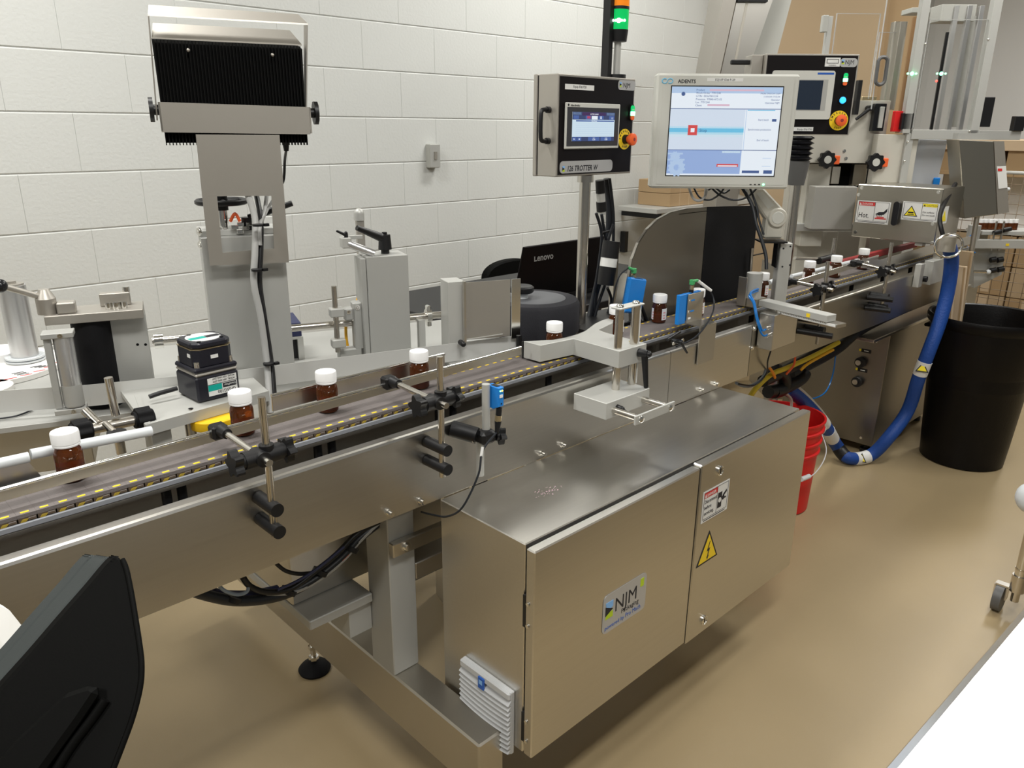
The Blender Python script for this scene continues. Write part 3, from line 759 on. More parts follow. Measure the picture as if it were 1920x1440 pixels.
for f_ in (.75, .38):
    zz = zb + (zt - zb) * f_
    obj('slot', MB().box(x1 + .014, x1 + .034, 1.1804, 1.1811, zz - .0022, zz + .0022), 'blue', t)
    obj('screw', MB().lathe([(.0042, 0), (.004, -.002), (0, -.003)], (x1 + .010, 1.181, zz), n=12, axis='y'), 'chrome', t)
obj('tag_label', MB().box(x1 + .008, x1 + .020, 1.1803, 1.181, zb + .010, zb + .015), 'white_label', t)
pc = V((x1 + .028, 1.19, zt + .018))
obj('connector', MB().cyl((pc.x, 1.19, zt), (pc.x, 1.19, zt + .010), .006, n=12), 'black', t)
obj('connector', MB().cyl((pc.x, 1.19, zt + .008), (pc.x, 1.19, zt + .020), .0062, n=12), 'gold_metal', t)
green_plug(t, pc + V((0, 0, .012)), (1, 0, 0.02))
obj('cable', MB().tube([pc + V((.024, 0, .012)), at(1334, 550, y=1.17), at(1338, 580, y=1.15), at(1322, 612, y=1.13), at(1300, 635, y=1.125), at(1268, 650, y=1.13)], .0024), 'dark_cable', t)
obj('cable_flag', MB().cyl(pc + V((.026, -.002, .011)), at(1333, 545, y=1.172), .0045, n=10), 'sticker_white', t)
# small lever clamp under it
lv = at(1268, 640, y=1.125)
t = thing('lever_clamp', 'small black lever clamp on the side plate below the fork sensor', 'clamp', (lv.x, 1.125, lv.z))
obj('clamp_body', MB().cyl((lv.x, 1.137, lv.z), (lv.x, 1.105, lv.z), .006, n=12).cyl(at(1251, 637, y=1.125), at(1275, 622, y=1.125), .0045, n=10), 'black', t)
lever(t, (lv.x, 1.118, lv.z), (0, -1, 0), (.45, -.2, -.8), .034, .005)
screw(t, (lv.x - .02, 1.12, lv.z), .004, .004); screw(t, (lv.x + .02, 1.12, lv.z), .004, .004)

# reject pusher: steel box with tubes, grey slide across the belt, cylinder head
a = at(1420, 585, y=1.11); b = at(1447, 662, y=1.06)
t = thing('reject_pusher', 'pneumatic reject pusher with grey slide across the belt, cylinder head and blue air tubes', 'pusher', (a.x + .1, 1.1, .70))
xb0 = at(1420, 590, y=1.06).x; xb1 = at(1448, 660, y=1.06).x
xb1 = max(xb1, xb0 + .10)
xb = at(1420, 625, y=1.134).x; vy = at(1448, 640, x=xb).y
vz1, vz0 = at(1434, 588, x=xb).z, at(1434, 656, x=xb).z
obj('valve_box', MB().box(xb, xb + .15, vy, 1.134, vz0, vz1, bev=.002), 'steel', t)
zf_ = (vz1 + vz0) / 2
for y_, z_ in ((vy + .020, zf_ + .014), (vy + .012, zf_ - .006)):
    obj('tube_fitting', MB().cyl((xb, y_, z_), (xb - .014, y_, z_), .006, n=12).cyl((xb - .014, y_, z_), (xb - .018, y_, z_), .0075, n=6), 'chrome', t)
hd = at(1414, 530, y=1.20)
zt = at(1414, 512, y=1.2).z
obj('cylinder_head', MB().cyl((hd.x, 1.20, .925), (hd.x, 1.20, zt), .0245, n=28), 'alu', t)
obj('head_plate', MB().box(hd.x - .035, hd.x - .030, 1.205, 1.235, .90, zt - .012, bev=.001).box(hd.x - .028, hd.x + .03, 1.17, 1.235, .90, .926), 'steel', t)
# the slide: long bar from over the belt towards the viewer and right
s0 = at(1424, 562, z=.925); s1 = at(1552, 592, z=.925)
sd = (V((s1.x, s1.y, 0)) - V((s0.x, s0.y, 0))); sl = sd.length; sf = Fr((s0.x, s0.y), (sd.x, sd.y))
obj('slide', MB(sf).box(0, sl, -.002, .040, .905, .925, bev=.001), 'alu_light', t)
obj('slide_rail', MB(sf).box(.06, sl + .03, .006, .048, .893, .904, bev=.001), 'steel', t)
obj('scale_strip', MB(sf).box(.07, sl + .025, .0045, .006, .896, .903), 'sticker_white', t)
for k in range(24): pass
obj('scale_marks', MB(sf).box(.08, .082, .004, .0046, .896, .9), 'ink', t)
mb = MB(sf)
for k in range(28):
    if .08 + k * .006 < sl + .02: mb.box(.08 + k * .006, .0808 + k * .006, .0040, .0046, .899, .9028)
obj('scale_marks', mb, 'ink', t)
obj('position_tag', MB(sf).box(sl * .72, sl * .72 + .012, -.0030, -.0018, .908, .919), 'yellow', t)
for k, dx in enumerate((0, .006)):
    obj('air_tube', MB().tube([(xb - .012, vy + .020 - .008 * k, zf_ + .014 - .02 * k), (xb - .035, 1.10, zf_ + .012 - .012 * k), (xb - .052 - dx, 1.11, .89), (xb - .045 - dx, 1.13, .935), (xb - .02 - dx, 1.16, .958 - dx), (hd.x + .02, 1.185, .955 - dx)], .0030), 'blue_tube', t)
for z_ in (.85, .79): screw(t, (xb - .02, YP, z_), .005, .006)
obj('pusher_rod', MB().tube([(xb + .06, 1.11, vz0), (xb + .06, 1.12, vz0 - .05), at(1437, 700, y=1.14), at(1415, 722, y=1.16), at(1385, 720, y=1.18)], .0026), 'dark_cable', t)

# long spacers and handle below the pusher slide
sp = at(1512, 612, y=1.05)
t = thing('spacer_pair', 'two black spacer rods with lever under the grey slide of the reject pusher', 'spacer', (sp.x, 1.09, .8))
for px, py in ((1500, 597), (1495, 620)):
    p = at(px, py, y=YP); obj('spacer', MB().cyl((p.x, YP, p.z), (p.x + .03, 1.03, p.z - .004), .010, n=16), 'black', t)
lever(t, at(1545, 600, y=1.07), (0, -1, 0), (.5, -.1, -.35), .045, .006)
for q, (px, py, px2, py2) in enumerate(((1626, 557, 1665, 562), (1622, 577, 1660, 583))):
    p = at(px, py, y=YP)
    solo('spacer_rod', MB().cyl((p.x, YP, p.z), (p.x + .02, 1.05, p.z), .010, n=14), 'black', ('upper', 'lower')[q] + ' black spacer rod on the far side plate below the last rod clamp', 'spacer')
# ================================================================== LABELLING MACHINE BEHIND THE BELT (turned a little towards the viewer)
def lb(mb, px0, py0, px1, py1, d, th, bev=0, fr=LF, grow=0):
    """box whose near face covers a measured rectangle in the frame's plane at depth d"""
    xm, ym = (px0 + px1) / 2, (py0 + py1) / 2
    a0, a1 = fr.hit(px0, ym, d).x, fr.hit(px1, ym, d).x
    z1, z0 = fr.hit(xm, py0, d).z, fr.hit(xm, py1, d).z
    mb.box(a0, a1, d, d + th, z0, z1, bev=bev); return (a0, a1, z0, z1)
def B(fr=LF): return MB(fr)
DK = .875
lab = thing('labelling_machine', 'grey aluminium labelling machine with upright columns standing behind the belt', 'machine', LF.w((-.05, .3, 0)))
obj('deck', B().box(-.75, .72, -.012, .50, DK - .012, DK, bev=.001), 'alu', lab)
obj('machine_body', B().box(-.75, -.30, .02, .45, DK - .115, DK - .013, bev=.002), 'steel_dull', lab)
obj('deck_leg', B().box(-.62, -.54, .30, .40, 0, DK - .116), 'steel_dull', lab)
obj('deck_leg', B().box(.55, .63, .30, .40, 0, DK - .013), 'steel_dull', lab)
# main column
m = B(); a0, a1, z0, z1 = lb(m, 385, 443, 539, 600, .075, .11, bev=.001)
m = B().box(a0, a1, .075, .185, DK, z1, bev=.001)
obj('column', m, 'alu', lab)
obj('column_cap', B().box(a0 - .002, a1 + .002, .10, .185, z1, z1 + .012, bev=.001), 'alu_light', lab)
colA = (a0, a1, z1)
for k, z_ in enumerate((z1 + .012, z1 - .015)):
    screw(lab, LF.w((a0, .09, z_)), .006, .005, (-1, -.1, 0))
# hand wheel on a threaded spindle over the column
hw = LF.hit(415, 378, .13)
w_ = LF.w((hw.x, .13, 0))
wh = obj('hand_wheel', MB().lathe([(.050, 0), (.054, .003), (.054, .009), (.050, .012), (.044, .009), (.044, .003)], (w_.x, w_.y, hw.z - .006), n=36), 'black', lab)
mb = MB()
for k in range(3): 
    t_ = 2 * PI * k / 3 + .3; mb.cyl((w_.x, w_.y, hw.z), (w_.x + .046 * math.cos(t_), w_.y + .046 * math.sin(t_), hw.z), .006, n=8)
mb.cyl((w_.x, w_.y, hw.z - .018), (w_.x, w_.y, hw.z + .012), .013, n=16)
obj('wheel_hub', mb, 'black', wh)
obj('spindle', MB().cyl((w_.x, w_.y, z1), (w_.x, w_.y, hw.z - .018), .010, n=14), 'chrome', lab)
obj('clip', MB().tube([LF.w((hw.x + .012, .10, z1 + .030)), LF.w((hw.x + .022, .09, z1 + .046)), LF.w((hw.x + .030, .09, z1 + .030))], .0035), 'orange', lab)
mb = B()
for dx, dz in ((.0, .0), (.012, .006), (.022, -.002), (.010, -.010), (.03, .006)): mb.box(hw.x + .012 + dx, hw.x + .026 + dx, .088, .102, z1 + .014 + dz, z1 + .022 + dz, bev=.001)
obj('chain_clip', mb, 'chrome', lab)
p = LF.hit(468, 425, .11)
obj('column_lever', B().cyl((p.x, .11, z1 + .01), (p.x, .11, p.z + .02), .016, n=14).cyl((p.x, .11, p.z + .018), tuple(LF.hit(548, 381, .09)), .008, r2=.006, n=12), 'black', lab)
# long round tie bar through the columns
rz = LF.hit(617, 609, .13); ra = LF.hit(285, 636, .13).x; rb = LF.hit(848, 588, .13).x
obj('tie_bar', B().cyl((ra, .13, rz.z), (rb, .13, rz.z), .0085, n=18), 'steel_rod', lab)
obj('bar_collar', B().cyl((ra + .004, .13, rz.z), (ra + .022, .13, rz.z), .017, n=20), 'chrome', lab)
# second column with star lever
m = B(); a0, a1, z0, z1 = lb(m, 690, 480, 767, 600, .085, .10); m.bm.free()
obj('column', B().box(a0, a1, .085, .165, DK, z1, bev=.001), 'alu', lab)
obj('column_side', B().box(a0 - .012, a0 - .0005, .090, .160, DK, z1 - .004, bev=.001), 'alu', lab)
p = LF.hit(722, 466, .125)
obj('column_lever', B().cyl((p.x, .125, z1), (p.x, .125, z1 + .012), .010, n=14).cyl((p.x, .125, z1 + .010), (p.x, .125, z1 + .044), .016, r2=.0135, n=16).cyl((p.x, .125, z1 + .044), (p.x, .125, z1 + .050), .006, n=10).cyl((p.x, .125, z1 + .034), tuple(LF.hit(669, 427, .10)), .011, r2=.006, n=12), 'black', lab)
# web path of label liner
webm = MB()
wp = [(-.25, 1.905), (.272, 1.714), (.408, 1.638), (.674, 1.529), (.98, 1.439), (1.313, 1.335)]
for (x0_, y0_), (x1_, y1_) in zip(wp, wp[1:]): webm.prism([(x0_, y0_, .890), (x1_, y1_, .890), (x1_, y1_, .935), (x0_, y0_, .935)], (.0005, .0015, 0))
solo('label_web', webm, 'web_paper', 'long pale band of label backing paper running behind the bottles', 'label web')
solo('peel_plate_end', MB().box(1.300, 1.312, 1.322, 1.330, .880, .938), 'black', 'thin black edge post where the pale label band ends beside the drum', 'plate')

# applicator head at the left: lever, top plate, black roller, knurled roller
ap = thing('label_drive_unit', 'grey label drive unit with black rubber roller, knurled roller and lever at left', 'machine unit', LF.w((-.33, .1, DK)))
m = B(); a0, a1, z0, z1 = lb(m, 82, 587, 270, 604, .02, .085, bev=.001); apz = z0
obj('top_plate', m, 'steel_bead', ap)
c0 = LF.hit(203, 640, .055).x; c1 = LF.hit(280, 650, .055).x
obj('side_column', B().box(c0, c1, .055, .10, DK, apz, bev=.001), 'alu', ap)
for px in (258, 273):
    q = LF.hit(px, 646, .055); obj('bolt_hole', B().cyl((q.x, .0545, q.z), (q.x, .056, q.z), .0028, n=12), 'black_matt', ap)
r0 = LF.hit(178, 650, .065)
obj('rubber_roller', B().cyl((r0.x, .065, DK), (r0.x, .065, apz - .001), .037, n=32), 'black_rubber', ap)
KD = -.026
k0 = LF.hit(128, 690, KD)
zkb = LF.hit(128, 772, KD).z; zka = min(LF.hit(128, 598, KD).z, apz - .010)
obj('knurled_roller', B().cyl((k0.x, KD, zkb + .012), (k0.x, KD, zka - .002), .0175, n=28), 'alu_bar', ap)
obj('knurled_roller_sleeve', B().cyl((k0.x, KD, zkb + .014), (k0.x, KD, zkb + .055), .0180, n=28), 'alu', ap)
for z_ in (zkb, zka - .002):
    obj('roller_bracket', B().box(k0.x - .034, k0.x + .020, KD - .018, KD + .02, z_, z_ + .010, bev=.001), 'alu', ap)
    screw(ap, LF.w((k0.x - .002, KD - .018, z_ + .005)), .003, .002, LF.v * -1)
obj('bracket_spine', B().box(k0.x - .032, k0.x - .020, KD - .010, KD + .004, zkb + .0105, zka - .0025, bev=.001), 'alu', ap)
h0 = LF.hit(85, 560, .05)
obj('lever_hub', B().cyl((h0.x, .05, z1), (h0.x, .05, z1 + .030), .018, n=20).cyl((h0.x, .05, z1 + .030), (h0.x, .05, z1 + .048), .018, r2=.009, n=20), 'steel_bead', ap)
e0 = LF.hit(10, 538, .02)
obj('lever_arm', B().cyl((h0.x, .05, z1 + .030), tuple(e0), .006, n=12), 'steel_bead', ap)
obj('lever_ball', B().sph(tuple(LF.hit(0, 536, .018)), .013, n=20), 'black_gloss', ap)
obj('adjust_block', B().box(h0.x + .018, h0.x + .050, .03, .06, z1, z1 + .022, bev=.002), 'steel_bead', ap)
q = LF.hit(215, 552, .055)
obj('tension_block', B().box(q.x - .030, q.x + .026, .075, .098, z1, z1 + .026, bev=.0015), 'steel_bead', ap)
for dx, dd, s_ in ((-.014, .045, .006), (.0, .050, .010), (.015, .045, .006)):
    obj('socket_screw', B().cyl((q.x + dx, dd, z1), (q.x + dx, dd, z1 + .013), s_, n=16).cyl((q.x + dx, dd, z1 + .013), (q.x + dx, dd, z1 + .0135), s_ * .5, n=6), 'chrome', ap)
obj('socket_screw', B().cyl((q.x + .020, .086, z1 + .026), (q.x + .020, .086, z1 + .036), .007, n=16), 'chrome', ap)

# guide roller post at the far left
q = at(57, 690, z=DK); top = at(36, 533, x=q.x, y=None) if False else None
t = thing('roller_post', 'smooth grey upright roller post with white flange at the left edge', 'roller', (q.x, q.y + .03, DK))
qx, qy = q.x, q.y + .03
def hz(py, px): # height above the post axis seen at that row
    r = ray(px, py); k = qy / r.y; return CAMH + r.z * k
zt_ = hz(533, 36)
obj('roller', MB().cyl((qx, qy, DK + .026), (qx, qy, zt_), .0295, n=36), 'alu_bar', t)
obj('roller_cap', MB().cyl((qx, qy, zt_), (qx, qy, zt_ + .004), .026, n=30).cyl((qx, qy, zt_ + .004), (qx, qy, zt_ + .010), .011, n=16), 'steel_bead', t)
obj('flange', MB().cyl((qx, qy, DK + .014), (qx, qy, DK + .018), .042, n=32).cyl((qx, qy, DK + .021), (qx, qy, DK + .025), .042, n=32).cyl((qx, qy, DK + .0125), (qx, qy, DK + .0255), .036, n=28), 'white_plastic', t)
# big roll of labels behind and white core at left edge
q = at(20, 668, z=.93)
t = thing('label_roll', 'large white roll of printed labels lying flat behind the roller post', 'label roll', (q.x - .03, q.y + .1, DK))
rc = (q.x - .03, q.y + .12)
obj('paper_roll', MB().cyl((*rc, DK + .001), (*rc, DK + .012), .16, n=48), 'paper', t)
obj('roll_core', MB().cyl((rc[0] + .03, rc[1] + .06, DK + .012), (rc[0] + .03, rc[1] + .06, DK + .030), .06, n=32), 'white_label', t)
for k in range(7):
    an = -1.9 + k * .22
    for rr, mt in ((.150, 'ink_red'), (.138, 'ink'), (.128, 'ink'), (.118, 'ink')):
        x_, y_ = rc[0] + rr * math.cos(an), rc[1] + rr * math.sin(an)
        if mt == 'ink_red' or k % 2: obj('label_print', MB().box(x_ - .012, x_ + .012, y_ - .0022, y_ + .0022, DK + .0121, DK + .0125), mt, t)
q = at(0, 722, z=.885)
solo('liner_core', MB().cyl((q.x - .03, q.y, DK + .0005), (q.x - .03, q.y, DK + .012), .055, n=36), 'paper', 'white paper disc lying on the deck, cut by the left frame edge', 'disc')
solo('deck_cable', MB().tube([at(-10, 786, z=.878), at(30, 780, z=.878), at(62, 768, z=.878)], .0018), 'dark_cable', 'thin dark cable lying on the machine deck at the left edge', 'cable')

# crossed rods with round grips below the drive unit
p = at(215, 775, y=1.40)
t = thing('rod_cross', 'crossed steel rods with two ribbed black grips behind the leftmost bottles', 'clamp', (p.x, 1.40, .80))
a, b = at(165, 805, y=1.42), at(255, 787, y=1.42)
obj('cross_rod', MB().cyl(a, b, .010, n=16), 'steel_rod', t)
def grip(c, ax, r=.021, l=.026):
    c = V(c); ax = V(ax).normalized(); mb = MB(); mb.star(c, ax, r, l, 7, depth=.14); mb.cyl(c - ax * .004, c + ax * (l + .004), r * .72, n=18)
    return obj('grip', mb, 'black_rubber', t)
dv = (b - a).normalized()
grip(a - dv * .024, dv); grip(b, dv)
obj('vertical_rod', MB().cyl(at(217, 778, y=1.42), at(203, 708, y=1.42), .0072, n=16), 'steel_rod', t)
obj('vertical_rod', MB().cyl(at(217, 790, y=1.42), at(228, 850, y=1.42), .0085, n=16), 'steel_rod', t)
obj('short_rod', MB().cyl(at(160, 770, y=1.45), at(185, 795, y=1.42), .008, n=14), 'steel_rod', t)
obj('short_rod', MB().cyl(at(198, 796, y=1.41), at(214, 812, y=1.38), .007, n=14), 'steel_rod', t)
q = at(219, 813, y=1.37)
obj('clamp_boss', MB().cyl(q - V((0, 0, .008)), q + V((0, 0, .004)), .016, n=18), 'black', t)

# arm with motor and yellow wheel
arm = thing('drive_arm', 'grey machined arm plate carrying the black gear motor, yellow wheel underneath', 'arm', (.52, 1.45, .90))
AZ = .915
P_ = [at(p[0], p[1], z=AZ) for p in ((276, 790), (510, 728), (468, 716), (330, 700), (262, 745))]
f0, f1 = at(272, 797, z=AZ), at(503, 733, z=AZ)
obj('arm_plate', MB().prism([(f0.x, f0.y, AZ - .010), (f1.x, f1.y, AZ - .010), (f1.x + .03, f1.y + .17, AZ - .010), (f0.x + .035, f0.y + .24, AZ - .010)], (0, 0, .010)), 'alu_light', arm)
obj('arm_flange', MB().prism([(f0.x, f0.y - .003, AZ - .020), (f1.x, f1.y - .003, AZ - .020), (f1.x, f1.y - .003, AZ + .001), (f0.x, f0.y - .003, AZ + .001)], (0, .010, 0)), 'alu_light', arm)
e1 = at(252, 742, z=AZ)
obj('arm_flange', MB().prism([(f0.x, f0.y, AZ - .020), (f0.x, f0.y, AZ + .002), (e1.x, e1.y, AZ + .002), (e1.x, e1.y, AZ - .020)], (.010, 0, 0)), 'alu_light', arm)
q = at(358, 769, z=AZ); obj('screw', MB().lathe([(.0055, 0), (.005, .003), (0, .0035)], (q.x, q.y, AZ + .0002), n=14), 'chrome', arm)
obj('arm_post', MB().box(f0.x + .015, f0.x + .05, f0.y + .02, f0.y + .06, .76, AZ - .020), 'alu', arm)
obj('arm_shaft', MB().cyl((f0.x + .09, f0.y + .03, .80), (f0.x + .09, f0.y + .03, AZ - .010), .010, n=14), 'steel_rod', arm)
q = at(400, 790, z=.892)
obj('yellow_wheel', MB().lathe([(.044, 0), (.046, .003), (.046, .018), (.044, .020)], (q.x + .012, q.y + .030, .874), n=40), 'yellow_plastic', arm)
# gear motor
mo = thing('gear_motor', 'black square gear motor with green and white nameplates standing on the arm', 'motor', (.53, 1.42, AZ + .001))
c = at(373, 757, z=AZ + .001); l_ = at(335, 733, z=AZ + .001); r_ = at(452, 737, z=AZ + .001)
mw = (V((r_.x - c.x, r_.y - c.y, 0))).length
mf = Fr((c.x, c.y), (r_.x - c.x, r_.y - c.y)); W_ = .088
def mz(py, px): return mf.hit(px, py, 0).z
z1, z2, z3 = mz(690, 380), mz(680, 380), mz(640, 376)
z1 = AZ + .052; z2 = z1 + .007; z3 = AZ + .118
obj('gearbox', MB(mf).box(0, W_, 0, W_, AZ + .001, z1, bev=.004), 'motor_black', mo)
obj('spacer_plate', MB(mf).box(.0005, W_ - .0005, .0005, W_ - .0005, z1, z2, bev=.003), 'steel_bead', mo)
obj('motor_foot', MB(mf).box(0, W_, 0, W_, z2, z2 + .010, bev=.003), 'motor_black', mo)
oc = .012
def octo(g, z_): return [(g + oc, g, z_), (W_ - g - oc, g, z_), (W_ - g, g + oc, z_), (W_ - g, W_ - g - oc, z_), (W_ - g - oc, W_ - g, z_), (g + oc, W_ - g, z_), (g, W_ - g - oc, z_), (g, g + oc, z_)]
obj('motor_case', MB(mf).prism(octo(.0035, z2 + .010), (0, 0, z3 - z2 - .024), bev=.0015), 'motor_black', mo)
obj('motor_seam', MB(mf).prism(octo(.003, z3 - .014), (0, 0, .0014)), 'gold_metal', mo)
obj('motor_cap', MB(mf).prism(octo(.0035, z3 - .0125), (0, 0, .0125), bev=.003), 'motor_black', mo)
for a_, b_ in ((.010, .010), (W_ - .010, .010), (.010, W_ - .010)):
    obj('bolt', MB(mf).cyl((a_, b_, z2 + .010), (a_, b_, z2 + .022), .0055, n=16).cyl((a_, b_, z2 + .022), (a_, b_, z2 + .0222), .003, n=6), 'chrome', mo)
for a_, b_ in ((.020, .012), (W_ - .018, .020), (.03, W_ - .014)):
    obj('screw', MB(mf).cyl((a_, b_, z3), (a_, b_, z3 + .002), .004, n=12), 'black_gloss', mo)
cc = (W_ / 2, W_ / 2)
tl = obj('top_nameplate', MB(mf).cyl((*cc, z3 + .0001), (*cc, z3 + .0008), .033, n=36), 'sticker_white', mo, 'round white nameplate')
def arc_plate(z_, y0, y1, x0, x1, m_):
    pts = []
    R_ = .0325; n = 10
    for i in range(n + 1):
        x = x0 + (x1 - x0) * i / n; y = min(y1, math.sqrt(max(0, R_ ** 2 - x * x))); pts.append((cc[0] + x, cc[1] + y, z_))
    for i in range(n + 1):
        x = x1 - (x1 - x0) * i / n; y = max(y0, -math.sqrt(max(0, R_ ** 2 - x * x))); pts.append((cc[0] + x, cc[1] + y, z_))
    obj('nameplate_band', MB(mf).prism(pts, (0, 0, .0003)), m_, tl)
arc_plate(z3 + .0008, -.012, .004, -.030, .002, 'teal'); arc_plate(z3 + .0008, -.012, .004, .003, .031, 'ink')
n1 = obj('nameplate', MB(mf).box(.022, .082, -.0008, .0, AZ + .010, AZ + .046), 'sticker_white', mo, 'silver and green nameplate')
obj('nameplate_band', MB(mf).box(.022, .050, -.0012, -.0008, AZ + .020, AZ + .032), 'teal', n1)
obj('nameplate_band', MB(mf).box(.052, .080, -.0012, -.0008, AZ + .022, AZ + .031), 'ink', n1)
obj('nameplate_band', MB(mf).box(.022, .082, -.0011, -.0008, AZ + .0325, AZ + .0335), 'motor_black', n1)
text('GFS5G100', .0095, 'ink', n1, mf, .078, -.0011, AZ + .019, rot=PI, sx=.9)
text('OrientalMotor', .006, 'sticker_white', n1, mf, .079, -.0014, AZ + .0288, rot=PI, sx=.68)
for k in range(2): text('MODEL 100V 60Hz 25W', .0055, 'ink', n1, mf, .078, -.0011, AZ + .0455 - k * .006, rot=PI, sx=.8)
obj('small_label', MB(mf).box(.036, .051, -.0002 + .003, .0036, z3 - .034, z3 - .027), 'sticker_white', mo)
obj('small_label', MB(mf).box(.0030, .0036, .020, .032, z3 - .030, z3 - .023), 'sticker_white', mo)
obj('motor_lead', MB().tube([at(332, 728, y=1.50), at(318, 732, y=1.50), at(300, 737, y=1.50), at(280, 744, y=1.50)], .0045, n=10), 'black', mo)

# ---- bracket sheet with lamp head
br = thing('lamp_bracket', 'tall T-shaped stainless bracket with a square cut-out holding the black lamp', 'bracket', LF.w((-.12, .06, 1.10)))
D = .040
def lp(px, py, d=D): return LF.hit(px, py, d)
o_ = [lp(296, 191), lp(582, 201), lp(582, 252), lp(524, 253), lp(542, 492), lp(394, 498), lp(367, 252), lp(303, 248)]
mb = B()
T = .003
def face_strip(*q):
    mb.prism([(p.x, D, p.z) for p in q], (0, T, 0))
wtl, wtr, wbl, wbr = lp(407, 368), lp(509, 367), lp(417, 474), lp(514, 466)
face_strip(o_[0], o_[7], lp(582, 252), o_[1])
face_strip(o_[6], lp(385, 368 - 0) if False else lp(379, 368), lp(533, 367), o_[3])
face_strip(lp(379, 368), o_[5], wbl, wtl); face_strip(wtr, wbr, o_[4], lp(533, 367)); face_strip(wbl, o_[5], o_[4], wbr)
obj('bracket_sheet', mb, 'steel_bead', br)
obj('bracket_ear', B().box(o_[0].x, o_[0].x + .003, D - .0, D + .05, o_[7].z + .002, o_[0].z), 'steel_bead', br)
obj('bracket_ear', B().box(o_[1].x - .003, o_[1].x, D - .0, D + .05, o_[2].z + .002, o_[1].z), 'steel_bead', br)
lam = thing('finned_lamp', 'black finned lamp tilted in a steel yoke above the bracket', 'lamp', LF.w((-.12, .10, 1.35)))
axz = lp(440, 215).z; D2 = D + .012
for px, sg in ((288, -1), (588, 1)):
    q = lp(px, 212 if sg > 0 else 206, .085)
    obj('knob', B().cyl((q.x, .085, q.z), (q.x + sg * .008, .085, q.z), .024, n=10).cyl((q.x - sg * .012, .085, q.z), (q.x, .085, q.z), .010, n=14), 'black', lam)
# finned body, leaning back at the top
DT = .068
f0, f1, f2, f3 = lp(290, 80, DT), lp(577, 92, DT), lp(575, 268, .062), lp(311, 262, .062)
dn = .05
body = [(f3.x, .062, f2.z), (f2.x, .062, f2.z), (f1.x, .135, f1.z), (f0.x + .004, .135, f1.z)]
body[3] = (f3.x - .002, DT, f1.z); body[2] = (f2.x + .006, DT, f1.z)
mb = B(); mb.prism(body, (0, .05, .012), bev=.001); obj('lamp_housing', mb, 'black_matt', lam)
nf = 44; mb = B()
for k in range(nf + 1):
    x = f3.x + (f2.x - f3.x) * k / nf
    mb.prism([(x - .0009, .062, f2.z - .004), (x - .0009, .052, f2.z - .004), (x - .0009, DT - .010, f1.z + .004), (x - .0009, DT, f1.z)], (.0018, 0, 0))
fn = obj('cooling_fins', mb, 'black_matt', lam); fn['kind'] = 'stuff'
for px, py in ((353, 94), (511, 103)):
    q = lp(px, py, DT - .012); obj('fin_screw', B().sph((q.x, DT - .012, q.z), .0035, n=10), 'steel_bead', lam)
zt = f1.z
obj('top_plate', B().prism([(f3.x - .002, DT + .002, zt + .006), (f2.x + .006, DT + .002, zt + .006), (f2.x - .008, DT + .05, zt + .036), (f3.x + .004, DT + .05, zt + .036)], (0, .002, .003)), 'steel_bead', lam)
# yoke
ql = [lp(301, 208, .085), lp(276, 8, .16)]; qr = [lp(579, 213, .085), lp(577, 45, .16)]
zy = (ql[1].z + qr[1].z) / 2
xl, xr = f3.x - .012, f2.x + .006
zy0 = lp(577, 47, .07).z; 
xl2, xr2 = lp(276, 20, .07).x, lp(577, 48, .07).x
obj('yoke', B().prism([(xl, .075, axz - .012), (xl, .100, axz - .012), (xl2, .100, zy0 + .006), (xl2, .068, zy0)], (.0025, 0, 0))
   .prism([(xr, .075, axz - .012), (xr, .100, axz - .012), (xr2, .100, zy0 + .006), (xr2, .068, zy0)], (-.0025, 0, 0))
   .prism([(xl2, .068, zy0), (xr2, .068, zy0), (xr2 - .012, .100, zy0 + .020), (xl2 + .004, .100, zy0 + .020)], (0, .001, .003)), 'steel_bead', lam)
q = lp(536, 272, .09)
obj('gland', B().cyl((q.x, .09, q.z + .01), (q.x, .09, q.z - .012), .008, r2=.005, n=12), 'black', lam)
obj('lamp_lead', MB().tube([LF.w((q.x, .09, q.z - .01)), at(534, 300, y=1.60), at(531, 340, y=1.62), at(515, 360, y=1.62)], .003), 'black', lam)
# cable bundle down the front of the column
cb = thing('cable_bundle', 'grey and black cables tied together hanging down the front of the main column', 'cables', at(510, 770, y=1.42))
yb = 1.50
g_pts = [at(465, 366, y=1.56), at(478, 410, y=1.52), at(478, 470, y=1.50), at(476, 530, y=1.49), at(488, 590, y=1.48), at(498, 660, y=1.47), at(503, 715, y=1.45), at(507, 775, y=1.42)]
k_pts = [at(480, 366, y=1.58), at(488, 412, y=1.525), at(488, 470, y=1.505), at(486, 530, y=1.495), at(494, 590, y=1.485), at(505, 660, y=1.475), at(511, 710, y=1.455), at(515, 768, y=1.43)]
obj('grey_cable', MB().tube(g_pts, .0068, n=12), 'grey_cable', cb)
obj('black_cable', MB().tube(k_pts, .0045, n=10), 'black', cb)
obj('black_cable', MB().tube([p + V((.004, .004, 0)) for p in k_pts], .0045, n=10), 'black', cb)
obj('grey_cable', MB().tube([at(500, 366, y=1.58), at(496, 395, y=1.55), at(487, 425, y=1.51), at(486, 460, y=1.50)], .0042, n=10), 'grey_cable', cb)
obj('grey_cable', MB().tube([at(512, 374, y=1.58), at(498, 400, y=1.55), at(488, 428, y=1.515), at(489, 460, y=1.505)], .003, n=8), 'grey_cable', cb)
for px, py in ((482, 422), (480, 506), (502, 682)):
    q = at(px, py, y=1.485); q.y -= .0
    base = at(px + 2, py, y=1.478 if py < 600 else 1.452)
    obj('cable_tie', MB().cyl(base - V((0, 0, .002)), base + V((0, 0, .002)), .0115, n=16).box(base.x + .008, base.x + .018, base.y - .012, base.y - .004, base.z - .0025, base.z + .003), 'black', cb)

